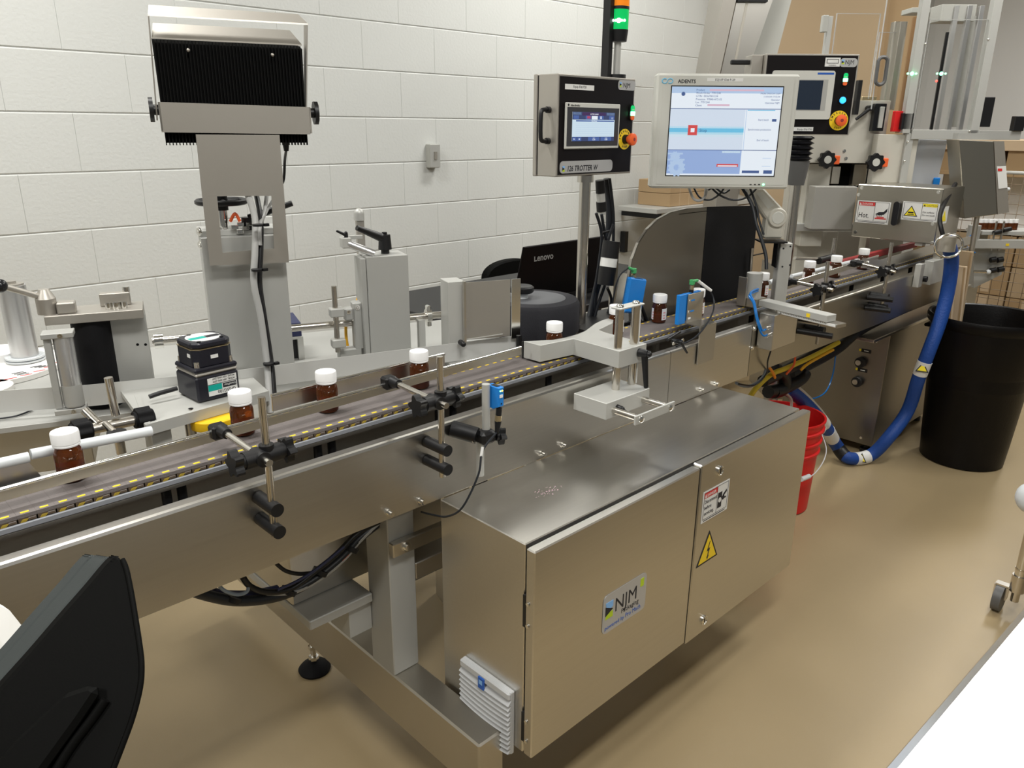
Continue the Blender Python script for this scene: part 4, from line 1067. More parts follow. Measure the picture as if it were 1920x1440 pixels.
# ---- sensor stand, rods, yellow cable behind the second column
t = thing('camera_stand', 'thin upright stand with capped grey post, clamp block and small lever behind the second column', 'stand', LF.w((.17, .2, DK)))
q0, q1 = LF.hit(674, 410, .20), LF.hit(684, 640, .20)
obj('post', B().box(q0.x - .008, q0.x + .010, .195, .212, DK, q0.z, bev=.001), 'steel_bead', t)
obj('post_cap', B().cyl((q0.x, .203, q0.z - .004), (q0.x, .203, q0.z + .012), .0125, n=16).sph((q0.x, .203, q0.z + .012), .0125), 'alu_light', t)
h_ = LF.hit(648, 455, .12)
obj('cross_bar', B().cyl((h_.x, .12, h_.z), (*LF.hit(702, 476, .10)[:2], LF.hit(702, 476, .10).z), .009, n=14), 'alu_bar', t)
obj('clamp_block', B().box(h_.x - .010, h_.x + .012, .11, .14, h_.z - .012, h_.z + .012, bev=.002).box(h_.x, h_.x + .045, .14, .15, h_.z + .004, h_.z + .012), 'alu_light', t)
lever(t, LF.w((h_.x + .002, .12, h_.z + .010)), (0, 0, 1), (-.8, .1, .25), .022, .005)
obj('yellow_cable', MB().tube([LF.w(LF.hit(684, 490, .17)), LF.w(LF.hit(676, 540, .16)), LF.w(LF.hit(664, 580, .15)), LF.w(LF.hit(650, 600, .15)), LF.w(LF.hit(650, 640, .16)), LF.w((LF.hit(660, 665, .17).x, .17, DK + .004))], .0038), 'yellow_cable', t)
mb = B(); q = LF.hit(630, 600, .10); zt_ = LF.hit(628, 536, .10).z
t2 = thing('sensor_stand', 'small steel rod stand with stacked clamp blocks left of the second column', 'stand', LF.w((q.x, .10, DK)))
obj('rod', B().cyl((q.x, .10, LF.hit(632, 660, .10).z), (q.x, .10, zt_), .0062, n=14), 'steel_rod', t2)
for py in (587, 645):
    b_ = LF.hit(632, py, .09); obj('clamp_block', B().box(q.x - .014, q.x + .018, .088, .112, b_.z - .010, b_.z + .010, bev=.002), 'alu_light', t2)
b_ = LF.hit(658, 590, .12)
obj('arm', B().box(b_.x - .018, b_.x + .004, .105, .125, b_.z - .012, b_.z + .020, bev=.004).box(b_.x + .004, b_.x + .026, .11, .14, b_.z - .085, b_.z + .030, bev=.003), 'alu', t2)
screw(t2, LF.w((b_.x + .014, .110, b_.z + .018)), .004, .002, LF.v * -1)
screw(t2, LF.w((b_.x - .008, .105, b_.z + .010)), .003, .002, LF.v * -1)
obj('lower_arm', B().box(b_.x - .035, b_.x + .02, .11, .14, DK + .001, DK + .05, bev=.003), 'alu', t2)
# power supply box behind
m = B(); a0, a1, z0, z1 = lb(m, 541, 635, 567, 668, .22, .02); m.bm.free()
t = thing('supply_box', 'navy blue electronics box with light grey frame behind the main column', 'box', LF.w((a0, .25, DK)))
obj('box_lid', B().box(a0 - .09, a1 + .004, .24, .36, z1, z1 + .034, bev=.001), 'navy', t)
obj('box_frame', B().box(a0 - .09, a1 + .006, .235, .36, z1 - .006, z1 - .0005).box(a1 - .008, a1 + .006, .235, .36, DK, z1 - .006), 'alu_light', t)
obj('box_inside', B().box(a0 - .09, a1 - .009, .25, .36, DK, z1 - .007), 'black', t)

# right column with stainless guard plates
t = thing('guard_unit', 'grey upright with brushed stainless guard plate and clear edge plate beside the drum', 'guard', LF.w((.36, .0, DK)))
D = .03
m = B(); a0, a1, z0, z1 = lb(m, 848, 528, 872, 640, D, .05, bev=.001); 
obj('upright', B().box(a0 - .010, a1, D, D + .055, DK, z1, bev=.001), 'alu_light', t)
q0, q1, q2, q3 = LF.hit(872, 530, D - .012), LF.hit(957, 524, D - .012), LF.hit(956, 630, D - .012), LF.hit(870, 638, D - .012)
obj('guard_plate', B().prism([(q0.x - .004, D - .012, q3.z), (q1.x, D - .012, q2.z), (q1.x, D - .012, q1.z), (q0.x - .004, D - .012, q0.z)], (0, .002, 0)), 'steel_bead', t)
obj('guard_fold', B().box(q0.x - .006, q0.x - .001, D - .020, D - .010, q3.z - .004, q0.z + .004), 'steel', t)
obj('guard_shelf', B().prism([(q0.x, D - .014, q3.z), (q1.x - .02, D - .014, q2.z + .006), (q1.x - .02, D + .03, q2.z + .012), (q0.x, D + .03, q3.z + .006)], (0, 0, .002)), 'alu_light', t)
e1, e2 = LF.hit(958, 523, D), LF.hit(975, 522, D)
obj('end_plate', B().box(e1.x + .001, e2.x, D - .004, D - .002, q2.z - .01, e1.z), 'chrome', t)
k = LF.hit(868, 645, D - .03)
obj('lock_pin', B().cyl((k.x, D - .012, k.z), (k.x, D - .030, k.z), .0065, n=14).sph((k.x, D - .032, k.z), .007), 'black', t)
# bar clamp stand between the columns
q = LF.hit(791, 610, .12)
t = thing('bar_support', 'small grey upright with chrome split collar holding the round tie bar', 'support', LF.w((q.x, .12, DK)))
obj('upright', B().box(q.x - .012, q.x + .004, .105, .122, DK, rz.z - .004), 'alu_light', t)
b_ = LF.hit(803, 593, .13)
obj('collar', B().cyl((b_.x - .006, .13, rz.z), (b_.x + .006, .13, rz.z), .0175, n=20).box(b_.x - .005, b_.x + .005, .120, .140, rz.z + .012, rz.z + .026, bev=.002).box(b_.x - .005, b_.x + .005, .120, .140, rz.z - .026, rz.z - .012, bev=.002), 'chrome', t)

# ---- black turntable drum
c_ = at(1000, 561, z=.99)
dr_ = thing('wrap_drum', 'large flat black foam-rimmed wrap drum next to the belt', 'drum', (c_.x, c_.y, .90))
obj('drum_body', MB().lathe([(.121, 0), (.125, .004), (.125, .078), (.118, .088), (.088, .0895), (.0875, .0885), (0, .0885)], (c_.x, c_.y, .905), n=64), 'drum_foam', dr_)
obj('drum_top', MB().cyl((c_.x, c_.y, .9936), (c_.x, c_.y, .9950), .087, n=48), 'drum_grey', dr_)
obj('drum_base', MB().cyl((c_.x, c_.y, .862), (c_.x, c_.y, .9045), .10, n=48), 'alu', dr_)
q = at(978, 541, z=1.02)
obj('centre_knob', MB().cyl((q.x, q.y, .995), (q.x, q.y, 1.010), .018, n=20), 'white_plastic', dr_, 'clear spacer under knob')
obj('drum_knob', MB().lathe([(.030, 0), (.033, .004), (.033, .014), (.028, .018), (.012, .016), (0, .016)], (q.x, q.y, 1.010), n=32), 'black', dr_)
# ================================================================== OPERATOR PANEL 1 ON ITS POLE
HY = 1.40
hm = thing('control_panel', 'stainless control box with black face reading 126 TROTTER W and a lit touch screen', 'control panel', (1.66, HY + .05, 1.3))
hx0, hx1, hz0, hz1 = 1.505, 1.815, 1.308, 1.556
obj('box_body', MB().box(hx0, hx1, HY, HY + .068, hz0, hz1, bev=.002), 'steel_bead', hm)
obj('box_seam', MB().box(hx0 + .003, hx1 - .003, HY + .068, HY + .072, hz0 + .003, hz1 - .003), 'black', hm)
obj('box_back', MB().box(hx0 - .001, hx1 + .001, HY + .072, HY + .085, hz0 - .001, hz1 + .001, bev=.002), 'steel_bead', hm)
fp = obj('face_plate', MB().box(hx0 + .006, hx1 - .006, HY - .001, HY, hz0 + .005, hz1 - .006), 'black_panel', hm)
def onp(px, py, y=HY): p = at(px, py, y=y); return p
# touch screen
a, b = onp(1058, 190), onp(1157, 272)
bz = obj('screen_bezel', MB().box(a.x, b.x, HY - .006, HY - .001, b.z - .008, a.z - .002, bev=.002), 'monitor_grey', hm)
c, d = onp(1060, 200), onp(1156, 268)
obj('screen_glass', MB().box(a.x + .006, b.x - .006, HY - .0065, HY - .006, b.z - .001, a.z - .013), 'scr_dark_glass', bz)
s0, s1 = onp(1068, 207), onp(1147, 267)
sx0, sx1, sz0, sz1 = s0.x + .004, s1.x - .001, s1.z + .004, s0.z - .003
ds = obj('display', MB().box(sx0, sx1, HY - .0070, HY - .0065, sz0, sz1), 'scr_pale', hm)
def srect(fr, parent, x0, x1, z0, z1, d, m, box=None):
    """a patch of the displayed picture; coordinates as fractions of the display box"""
    X0, X1, Z0, Z1 = box
    return obj('display_patch', MB(fr).box(X0 + (X1 - X0) * x0, X0 + (X1 - X0) * x1, d - .0003, d, Z0 + (Z1 - Z0) * z0, Z0 + (Z1 - Z0) * z1), m, parent)
bx = (sx0, sx1, sz0, sz1); dd = HY - .0071
for q in ((0, 1, .74, 1, 'scr_dark'), (.22, .78, .88, .99, 'scr_maroon'), (.01, .20, .90, .99, 'scr_mid'), (.80, .99, .90, .99, 'scr_mid'), (0, 1, 0, .15, 'scr_dark')):
    srect(WF, ds, *q[:4], dd, q[4], bx)
for q in ((.02, .14, .76, .88, 'scr_navy'), (.30, .42, .75, .88, 'scr_navy'), (.33, .41, .78, .86, 'scr_red'), (.44, .58, .75, .87, 'scr_white'), (.60, .72, .75, .88, 'scr_navy'), (.64, .68, .77, .86, 'scr_white'), (.86, .98, .75, .88, 'scr_navy'), (.91, .96, .77, .84, 'scr_white'), (.08, .98, .675, .72, 'scr_navy'), (.01, .10, .01, .14, 'scr_navy'), (.12, .21, .01, .14, 'scr_navy'), (.37, .64, .01, .14, 'scr_navy'), (.67, .93, .01, .14, 'scr_navy'), (.03, .06, .05, .10, 'scr_white'), (.15, .18, .05, .10, 'scr_white')):
    srect(WF, ds, *q[:4], dd - .0004, q[4], bx)
for k in range(7): srect(WF, ds, .08, .97, .20 + k * .066, .205 + k * .066, dd, 'scr_mid', bx)
W1, H1 = sx1 - sx0, sz1 - sz0
text('ACTIVE ALARM', .0048, 'scr_white', ds, WF, sx0 + W1 * .5, dd - .0006, sz0 + H1 * .91, 'CENTER')
text('Alarm Message', .0036, 'scr_white', ds, WF, sx0 + W1 * .5, dd - .0009, sz0 + H1 * .682, 'CENTER')
for xx, a_, b_ in ((.505, 'MUTE', 'ALARM'), (.80, 'CLEAR', 'ALARM')):
    text(a_, .0036, 'scr_white', ds, WF, sx0 + W1 * xx, dd - .0009, sz0 + H1 * .085, 'CENTER'); text(b_, .0036, 'scr_white', ds, WF, sx0 + W1 * xx, dd - .0009, sz0 + H1 * .03, 'CENTER')
text('Allen-Bradley', .0065, 'ink', bz, WF, a.x + .018, HY - .0063, a.z - .011)
obj('logo_mark', MB().cyl((a.x + .010, HY - .0064, a.z - .008), (a.x + .010, HY - .006, a.z - .008), .003, n=14), 'ink', bz)
# stickers
def plate_txt(fr, parent, x0, x1, z0, z1, d, m, r=.002, name='sticker'): return obj(name, MB(fr).rrect(x0, x1, z0, z1, r, d, .0005), m, parent)
a, b = onp(1059, 157), onp(1113, 171)
e = plate_txt(WF, hm, a.x, b.x, b.z + .001, a.z, HY - .001, 'sticker_white', .0005)
text('Equip ID# P28', .0085, 'ink', e, WF, (a.x + b.x) / 2, HY - .0016, b.z + .0055, 'CENTER')
a, b = onp(1159, 149), onp(1190, 171)
lg = plate_txt(WF, hm, a.x, b.x, b.z + .001, a.z - .001, HY - .001, 'badge_silver', .009, 'logo_sticker')
wj = b.x - a.x
njm_mark(WF, a.x + wj * .08, HY - .0015, b.z + .0085, .012, lg)
text('NJM', .0175, 'ink', lg, WF, a.x + wj * .28, HY - .0016, b.z + .0075, sx=.98)
a, b = onp(1049, 301), onp(1147, 321)
nm = plate_txt(WF, hm, a.x, b.x, b.z + .0005, a.z - .002, HY - .001, 'badge_silver', .011, 'name_sticker')
njm_mark(WF, a.x + .010, HY - .0015, b.z + .005, .014, nm)
text('126 TROTTER W', .0195, 'ink', nm, WF, a.x + .027, HY - .0016, b.z + .0055, shear=.2, bold=.0004, sx=.84)
# buttons
def estop(fr, parent, c, s=1.0):
    x, z = c.x, c.z; d0 = c.y
    ring = obj('estop_plate', MB(fr).lathe([(.027 * s, 0), (.027 * s, -.0015)], (x, d0, z), n=40, axis='y', smooth=False), 'yellow', parent, 'yellow emergency stop disc')
    for word, rad, a0, stp in (('EMERGENCY', .0195 * s, PI * .98, -PI * .96 / 8), ('STOP', .0235 * s, PI * 1.36, PI * .28 / 3)):
        for i, ch in enumerate(word):
            an = a0 + stp * i
            rot = an - PI / 2 if word[0] == 'E' else an + PI / 2
            text(ch, .0072 * s, 'ink', ring, fr, x + rad * math.cos(an), d0 - .0017, z + rad * math.sin(an), 'CENTER', rot=rot, bold=.0002)
    es = obj('estop_button', MB(fr).lathe([(.0105 * s, -.0015), (.0095 * s, -.014), (.0120 * s, -.018), (.0155 * s, -.022), (.0165 * s, -.027), (.0155 * s, -.032), (.010 * s, -.0345), (.0048 * s, -.035), (.0040 * s, -.0335), (0, -.0335)], (x, d0, z), n=36, axis='y'), 'orange', parent)
    obj('button_collar', MB(fr).lathe([(.0125 * s, -.001), (.0115 * s, -.0135)], (x, d0, z), n=28, axis='y'), 'black', es)
    obj('button_centre', MB(fr).cyl((x, d0 - .0340, z), (x, d0 - .0352, z), .0045 * s, n=18), 'red_guard', es)
estop(WF, hm, onp(1171, 261) + V((-.002, -.001, 0)))
def startstop(fr, parent, c, s=1.0):
    x, z, d0 = c.x, c.z, c.y
    bb = obj('start_button', MB(fr).rrect(x - .0095 * s, x + .0095 * s, z - .020 * s, z + .026 * s, .009 * s, d0, .004), 'black', parent)
    obj('button_cap', MB(fr).rrect(x - .0075 * s, x + .0075 * s, z + .003 * s, z + .022 * s, .006 * s, d0 - .004, .003), 'green_lens', bb)
    obj('button_light', MB(fr).rrect(x - .0078 * s, x + .0078 * s, z - .006 * s, z + .006 * s, .002 * s, d0 - .004, .0045), 'green_glow', bb)
    obj('button_cap', MB(fr).rrect(x - .0072 * s, x + .0072 * s, z - .018 * s, z - .0055 * s, .005 * s, d0 - .004, .003), 'orange', bb)
    text('START', .0045 * s, 'sticker_white', bb, fr, x, d0 - .0073, z + .009 * s, 'CENTER')
startstop(WF, hm, onp(1183, 213) + V((-.001, -.001, 0)), .95)
# handle on the left side
z_a, z_b = at(1020, 206, x=hx0).z, at(1020, 264, x=hx0).z
ya = HY + .028
obj('handle', MB().tube([(hx0 - .001, ya, z_a), (hx0 - .022, ya, z_a), (hx0 - .030, ya, z_a - .010), (hx0 - .030, ya, z_b + .010), (hx0 - .022, ya, z_b), (hx0 - .001, ya, z_b)], .0055, n=10, sub=3).cyl((hx0, ya, z_a), (hx0 - .010, ya, z_a), .008, n=12).cyl((hx0, ya, z_b), (hx0 - .010, ya, z_b), .008, n=12), 'black', hm)
# pole
px_, py_ = at(1093, 460, y=1.43).x, 1.43
pole = thing('panel_pole', 'round stainless pole carrying the 126 TROTTER W control box', 'pole', (px_, py_, .87))
obj('pole_tube', MB().cyl((px_, py_, .862), (px_, py_, hz0 - .002), .0155, n=24), 'steel_rod', pole)
obj('pole_collar', MB().cyl((px_, py_, hz0 - .020), (px_, py_, hz0 - .002), .022, n=24), 'steel_rod', pole)
obj('pole_flange', MB().cyl((px_, py_, .850), (px_, py_, .862), .035, n=24), 'steel_rod', pole)
# stack light
sx_ = at(1156, 130, y=1.44).x; sy_ = 1.44
st = thing('stack_light', 'signal tower with lit green lens under an orange lens on top of the control box', 'signal light', (sx_, sy_, hz1))
zz = lambda py: at(1157, py, y=1.44).z
zf = hz1 + .001
obj('light_base', MB().cyl((sx_, sy_, zf), (sx_, sy_, zf + .010), .026, n=28), 'black', st)
obj('light_stem', MB().cyl((sx_, sy_, zf + .010), (sx_, sy_, zz(80)), .0095, n=20), 'alu_light', st)
obj('light_housing', MB().cyl((sx_, sy_, zz(78)), (sx_, sy_, zz(56)), .0235, r2=.0265, n=32), 'black', st)
obj('green_lens', MB().cyl((sx_, sy_, zz(56)), (sx_, sy_, zz(18)), .0262, n=32), 'green_lens2', st)
mb = MB(); zc = zz(40)
dirv = V((-sx_, -sy_, 0)).normalized(); sid = V((-dirv.y, dirv.x, 0))
for k in range(-2, 3): mb.sph(V((sx_, sy_, zc)) + dirv * .0245 + sid * (k * .0075), .0035 if k else .0065, n=12)
obj('lamp_glow', mb, 'green_hot', st)
obj('light_ring', MB().cyl((sx_, sy_, zz(18)), (sx_, sy_, zz(12)), .0266, n=32), 'black', st)
obj('orange_lens', MB().cyl((sx_, sy_, zz(12)), (sx_, sy_, zz(-25)), .0262, n=32), 'orange_lens', st)
obj('light_cap', MB().cyl((sx_, sy_, zz(-25)), (sx_, sy_, zz(-32)), .0266, n=32), 'black', st)
obj('mount_channel', MB().box(sx_ - .042, sx_ - .026, sy_ - .004, sy_ + .02, hz1 + .001, zz(-30)), 'black', st)
# cables and inline couplers beside the pole
cb = thing('panel_cables', 'thick black cables with inline couplers hanging beside the control box pole', 'cables', at(1140, 600, y=1.46))
Y = 1.46
obj('coupler', MB().cyl(at(1125, 338, y=Y), at(1126, 362, y=Y), .0135, n=20), 'black', cb)
obj('coupler', MB().cyl(at(1126, 362, y=Y), at(1127, 378, y=Y), .0125, n=20), 'alu_light', cb)
obj('coupler', MB().cyl(at(1127, 378, y=Y), at(1128, 396, y=Y), .0145, n=20), 'black', cb)
obj('coupler', MB().cyl(at(1128, 396, y=Y), at(1128, 402, y=Y), .0125, n=20), 'alu_light', cb)
a, b = at(1147, 452, y=1.42), at(1135, 534, y=1.42); d_ = b - a
obj('cable_filter', MB().cyl(a, a + d_ * .38, .0255, n=28).cyl(a + d_ * .58, b, .0255, r2=.0245, n=28), 'black', cb, 'black cylindrical filter')
obj('filter_label', MB().cyl(a + d_ * .38, a + d_ * .58, .0245, n=28), 'sticker_white', cb)
for k, z_ in enumerate((.47, .53)):
    pass
obj('cable', MB().tube([at(1137, 335, y=1.47), at(1141, 380, y=1.47), at(1141, 430, y=1.47), at(1131, 480, y=1.48), at(1118, 540, y=1.48), at(1104, 600, y=1.47)], .0095, n=12), 'dark_cable', cb)
for pts in ([(1118, 400), (1128, 440), (1122, 500), (1112, 560), (1106, 600)], [(1143, 335), (1150, 400), (1150, 455)], [(1134, 535), (1122, 570), (1112, 605)], [(1128, 402), (1134, 440), (1138, 470), (1120, 540), (1114, 600)], [(1139, 540), (1146, 560), (1142, 580), (1134, 600)], [(1150, 420), (1135, 470), (1128, 520), (1118, 560), (1117, 600)]):
    obj('cable', MB().tube([at(a_, b_, y=1.45 + .004 * i) for i, (a_, b_) in enumerate(pts)], .0045, n=8), 'dark_cable', cb)
q = at(1136, 434, y=1.45); obj('cable_tie', MB().cyl(q - V((.018, 0, .002)), q + V((.014, 0, .001)), .004, n=8), 'black', cb)
solo('coupler_plate', MB().box(*sorted((at(1153, 500, y=1.48).x, at(1160, 500, y=1.48).x)), 1.482, 1.498, .8935, at(1156, 462, y=1.48).z), 'steel', 'narrow steel plate standing behind the black cable filter', 'plate')
solo('cable_tray', MB().box(1.60, 1.86, 1.345, 1.50, .880, .893, bev=.002), 'black', 'flat black plate on the bench behind the belt, under the hanging cables', 'plate')

# ================================================================== LAPTOP, CHAIR BEHIND, D SHIELD
ly = 1.95
a, b, c, d = at(979, 465, y=ly), at(1125, 438, y=ly), at(1100, 560, y=ly), at(975, 530, y=ly)
bn = thing('side_table', 'low dark table behind the belt carrying the laptop', 'table', (1.95, 2.1, 0))
tz = .80
obj('table_top', MB().box(1.62, 3.0, 1.85, 2.5, tz - .03, tz, bev=.003), 'black', bn)
for x_ in (1.68, 2.94):
    for y_ in (1.9, 2.44): obj('leg', MB().box(x_ - .02, x_ + .02, y_ - .02, y_ + .02, 0, tz - .03), 'black', bn)
lt = thing('laptop', 'open black laptop seen from behind its raised lid', 'laptop', (2.1, 1.98, tz))
zlid = at(1050, 452, y=ly).z
x0, x1 = at(975, 480, y=ly).x, at(1133, 440, y=ly).x
obj('lid', MB().prism([(x0, 1.98, tz + .018), (x1, 1.98, tz + .018), (x1, 1.93, zlid), (x0, 1.93, zlid)], (0, .010, 0), bev=.003), 'black_panel', lt)
obj('base', MB().box(x0, x1, 1.99, 2.24, tz + .001, tz + .018, bev=.003), 'black', lt)
pt_ = at(999, 490, y=1.945); yl = 1.98 - .05 * (pt_.z - tz - .018) / (zlid - tz - .018)
text('Lenovo', .034, 'badge_silver', lt, WF, pt_.x, yl - .004, pt_.z, bold=.0006)
ch = thing('rear_chair', 'black office chair back rounded at the top behind the laptop', 'chair', (2.0, 2.25, 0))
a, b = at(912, 505, y=2.75), at(985, 505, y=2.75)
zt_, zb_ = at(940, 490, y=2.75).z, at(920, 540, y=2.75).z
pts = []
wd = (b.x - a.x) * 1.35
for i in range(13):
    t_ = PI * i / 12; pts.append((a.x + wd / 2 - wd / 2 * math.cos(t_) , 2.75, zb_ + (zt_ - zb_) * math.sin(t_) ** .5))
pts = [(a.x + .03, 2.75, zb_ - .25)] + pts + [(a.x + wd - .03, 2.75, zb_ - .25)]
obj('backrest', MB().prism(pts[::-1], (0, .05, 0), bev=.008), 'chair_plastic', ch)
obj('seat', MB().box(a.x - .02, a.x + wd + .02, 2.30, 2.74, .44, .50, bev=.02), 'chair_plastic', ch)
obj('pedestal', MB().cyl((a.x + wd / 2, 2.5, .08), (a.x + wd / 2, 2.5, .44), .03), 'black', ch)
obj('pedestal_foot', MB().cyl((a.x + wd / 2, 2.5, 0), (a.x + wd / 2, 2.5, .08), .25, r2=.05), 'black', ch)
obj('back_arm', MB().box(a.x + wd / 2 - .03, a.x + wd / 2 + .03, 2.70, 2.76, .44, .70), 'black', ch)

# stainless D-shaped shield with black side
t = thing('round_shield', 'tall stainless shield with one rounded side and a black flat panel behind the belt', 'shield', (2.1, 1.36, .87))
SY = 1.345
pts_px = [(1186, 590), (1181, 545), (1180, 520), (1186, 486), (1198, 455), (1214, 430), (1234, 411), (1258, 398), (1288, 391), (1326, 388), (1322, 470), (1315, 565)]
P_ = [at(a_, b_, y=SY) for a_, b_ in pts_px]
P_[0] = V((P_[0].x, SY, .875)); P_[-1] = V((P_[-3].x, SY, .875)); P_[-2] = V((P_[-3].x, SY, 1.0))
xr = P_[-3].x
obj('shield_plate', MB().prism(P_, (0, .002, 0)), 'steel_dark', t)
x2 = at(1413, 470, y=SY).x; z2 = at(1415, 386, y=SY).z
obj('shield_foot', MB().box(xr - .2, x2 - .05, SY + .003, SY + .03, .60, .90), 'steel_dull', t)
obj('black_panel', MB().prism([(xr + .001, SY - .001, .895), (x2, SY - .001, .86), (x2, SY - .001, z2), (xr + .001, SY - .001, P_[-3].z)], (0, .004, 0)), 'black_rubber', t)
mb = MB()
for p, q in zip(P_[:-2], P_[1:-2] ): mb.prism([p, q, q + V((0, 0, -.002)), p + V((.002, 0, 0))], (0, .010, 0))
obj('shield_rim', mb, 'steel', t)
obj('top_fold', MB().box(xr - .15, x2, SY, SY + .02, z2 + .001, z2 + .003), 'steel', t)
obj('hinge_pin', MB().cyl(at(1410, 465, y=1.33), at(1407, 508, y=1.33), .006, n=12), 'steel_rod', t)

# ================================================================== BIG MONITOR
MD = 2.25
mf2 = FF(1358, 248, MD)
def mp(px, py, d=0): return mf2.hit(px, py, d)
x0, x1 = (mp(1232, 140).x + mp(1220, 352).x) / 2, (mp(1500, 137).x + mp(1478, 357).x) / 2
z1, z0 = mp(1360, 138).z, mp(1350, 354).z
mo = thing('monitor', 'large pale grey touch monitor with ADENTS logo showing a light blue program window', 'monitor', mf2.w((0, .02, z0)))
dx = .006
obj('monitor_body', MB(mf2).box(x0, x1, 0, .055, z0, z1, bev=.006), 'monitor_grey', mo)
obj('bezel_step', MB(mf2).box(x0 + .016, x1 - .016, -.0012, 0, z0 + .012, z1 - .010), 'monitor_grey', mo)
u0, u1 = (mp(1260, 163).x + mp(1249, 328).x) / 2, (mp(1467, 163).x + mp(1451, 331).x) / 2
w1, w0 = mp(1362, 163).z, mp(1350, 329).z
obj('screen_recess', MB(mf2).box(u0 - .003, u1 + .003, -.0016, -.0012, w0 - .003, w1 + .003), 'black', mo)
sc = obj('display', MB(mf2).box(u0, u1, -.0020, -.0016, w0, w1), 'scr_white', mo)
bx2 = (u0, u1, w0, w1)
e1_, e2_, e3_ = -.0021, -.0025, -.0029
for q in ((0, 1, .93, 1, 'scr_mid'), (0, .68, .52, .755, 'scr_mid2'), (0, .68, .30, .44, 'scr_mid2'), (0, .68, .47, .56, 'scr_cyan2'), (0, .68, .44, .47, 'scr_pale'), (0, .68, .02, .29, 'scr_blue'), (.70, 1, .02, .29, 'scr_white'), (.70, .95, .74, .75, 'scr_cyan'), (.50, .67, .262, .285, 'scr_pale'), (0, 1, .755, .762, 'scr_text'), (0, 1, .29, .297, 'scr_text'), (.69, .695, .29, .755, 'scr_mid')):
    srect(mf2, sc, *q[:4], e1_, q[4], bx2)
for q in ((0, .68, .495, .54, 'scr_cyan'), (.34, .83, .955, .975, 'scr_pink'), (.33, .53, .79, .81, 'scr_pink'), (.46, .66, .10, .135, 'scr_red'), (.0, .14, .24, .26, 'scr_mid'), (.0, .16, .17, .19, 'scr_mid'), (.70, .86, .03, .06, 'scr_text'), (.90, .98, .025, .065, 'scr_text'), (.93, .97, .62, .65, 'scr_text'), (.88, .96, .20, .205, 'scr_mid'), (.88, .96, .11, .115, 'scr_mid')):
    srect(mf2, sc, *q[:4], e2_, q[4], bx2)
srect(mf2, sc, .17, .255, .46, .575, e3_, 'scr_red', bx2); srect(mf2, sc, .195, .23, .495, .54, e3_ - .0004, 'scr_white', bx2)
srect(mf2, sc, .47, .65, .105, .118, e3_, 'scr_white', bx2)
UW, UH = u1 - u0, w1 - w0
def gear(cx, cz, r, m):
    pts = []
    for k in range(48):
        t_ = 2 * PI * k / 48; rr = r * (1 if (k // 2) % 2 else .84); pts.append((u0 + UW * cx + rr * math.cos(t_), e2_, w0 + UH * cz + rr * math.sin(t_)))
    obj('display_patch', MB(mf2).prism(pts, (0, -.0003, 0)), m, sc)
gear(.09, .09, .026, 'scr_mid'); gear(.09, .09, .009, 'scr_blue'); gear(.07, .215, .015, 'scr_mid'); gear(.105, .92, .006, 'scr_text')
for k, (a_, b_) in enumerate((('Product', ''), ('Work Order  7701244', 'MON 29/01/24 12:09'), ('GTIN  00367001234', '11/01/24 17:12:34'), ('Presence  97840-A72-02', 'Operator'), ('Lot  7701244', 'Operateur NJM'), ('Client', ''))):
    text(a_, .0075, 'scr_text', sc, mf2, u0 + UW * .22, e2_ - .0004, w0 + UH * (.955 - k * .034))
    if b_: text(b_, .0065, 'scr_text', sc, mf2, u0 + UW * .98, e2_ - .0004, w0 + UH * (.955 - k * .034), 'RIGHT')
text('Stop', .012, 'scr_text', sc, mf2, u0 + UW * .275, e3_, w0 + UH * .50)
text('Start batch', .007, 'scr_text', sc, mf2, u0 + UW * .90, e2_ - .0004, w0 + UH * .63, 'RIGHT')
text('Synchronize production', .007, 'scr_text', sc, mf2, u0 + UW * .93, e2_ - .0004, w0 + UH * .52, 'RIGHT')
text('End of batch', .007, 'scr_text', sc, mf2, u0 + UW * .92, e2_ - .0004, w0 + UH * .40, 'RIGHT')
# logo and stickers
ax_, az_ = mp(1271, 155).x, mp(1290, 155).z
text('ADENTS', .0135, 'ink', mo, mf2, ax_, -.0013, az_ - .001, bold=.0004)
for k in range(2):
    obj('logo_mark', MB(mf2).tube([(ax_ - .038 + .0155 * k + .0075 * math.cos(t_ * PI / 6 + PI * (.30 + k)), -.0018, az_ + .004 + .0062 * math.sin(t_ * PI / 6 + PI * (.30 + k))) for t_ in range(11)], .0014, n=6, sub=2), 'blue_pale2', mo)
a, b = mp(1326, 146), mp(1393, 153)
e = plate_txt(mf2, mo, a.x, b.x, b.z, a.z, -.0012, 'sticker_white', .0005)
text('EQUIP ID# P-29', .0085, 'ink', e, mf2, (a.x + b.x) / 2, -.0018, b.z + .0015, 'CENTER')
for k, px in enumerate((1407, 1415, 1423)):
    q = mp(px, 346); obj('front_key', MB(mf2).box(q.x - .003, q.x + .003, -.0018, -.0012, q.z - .0012, q.z + .0012), 'black', mo)
q = mp(1431, 346); obj('power_light', MB(mf2).cyl((q.x, -.0012, q.z), (q.x, -.003, q.z), .003, n=14), 'green_glow', mo)
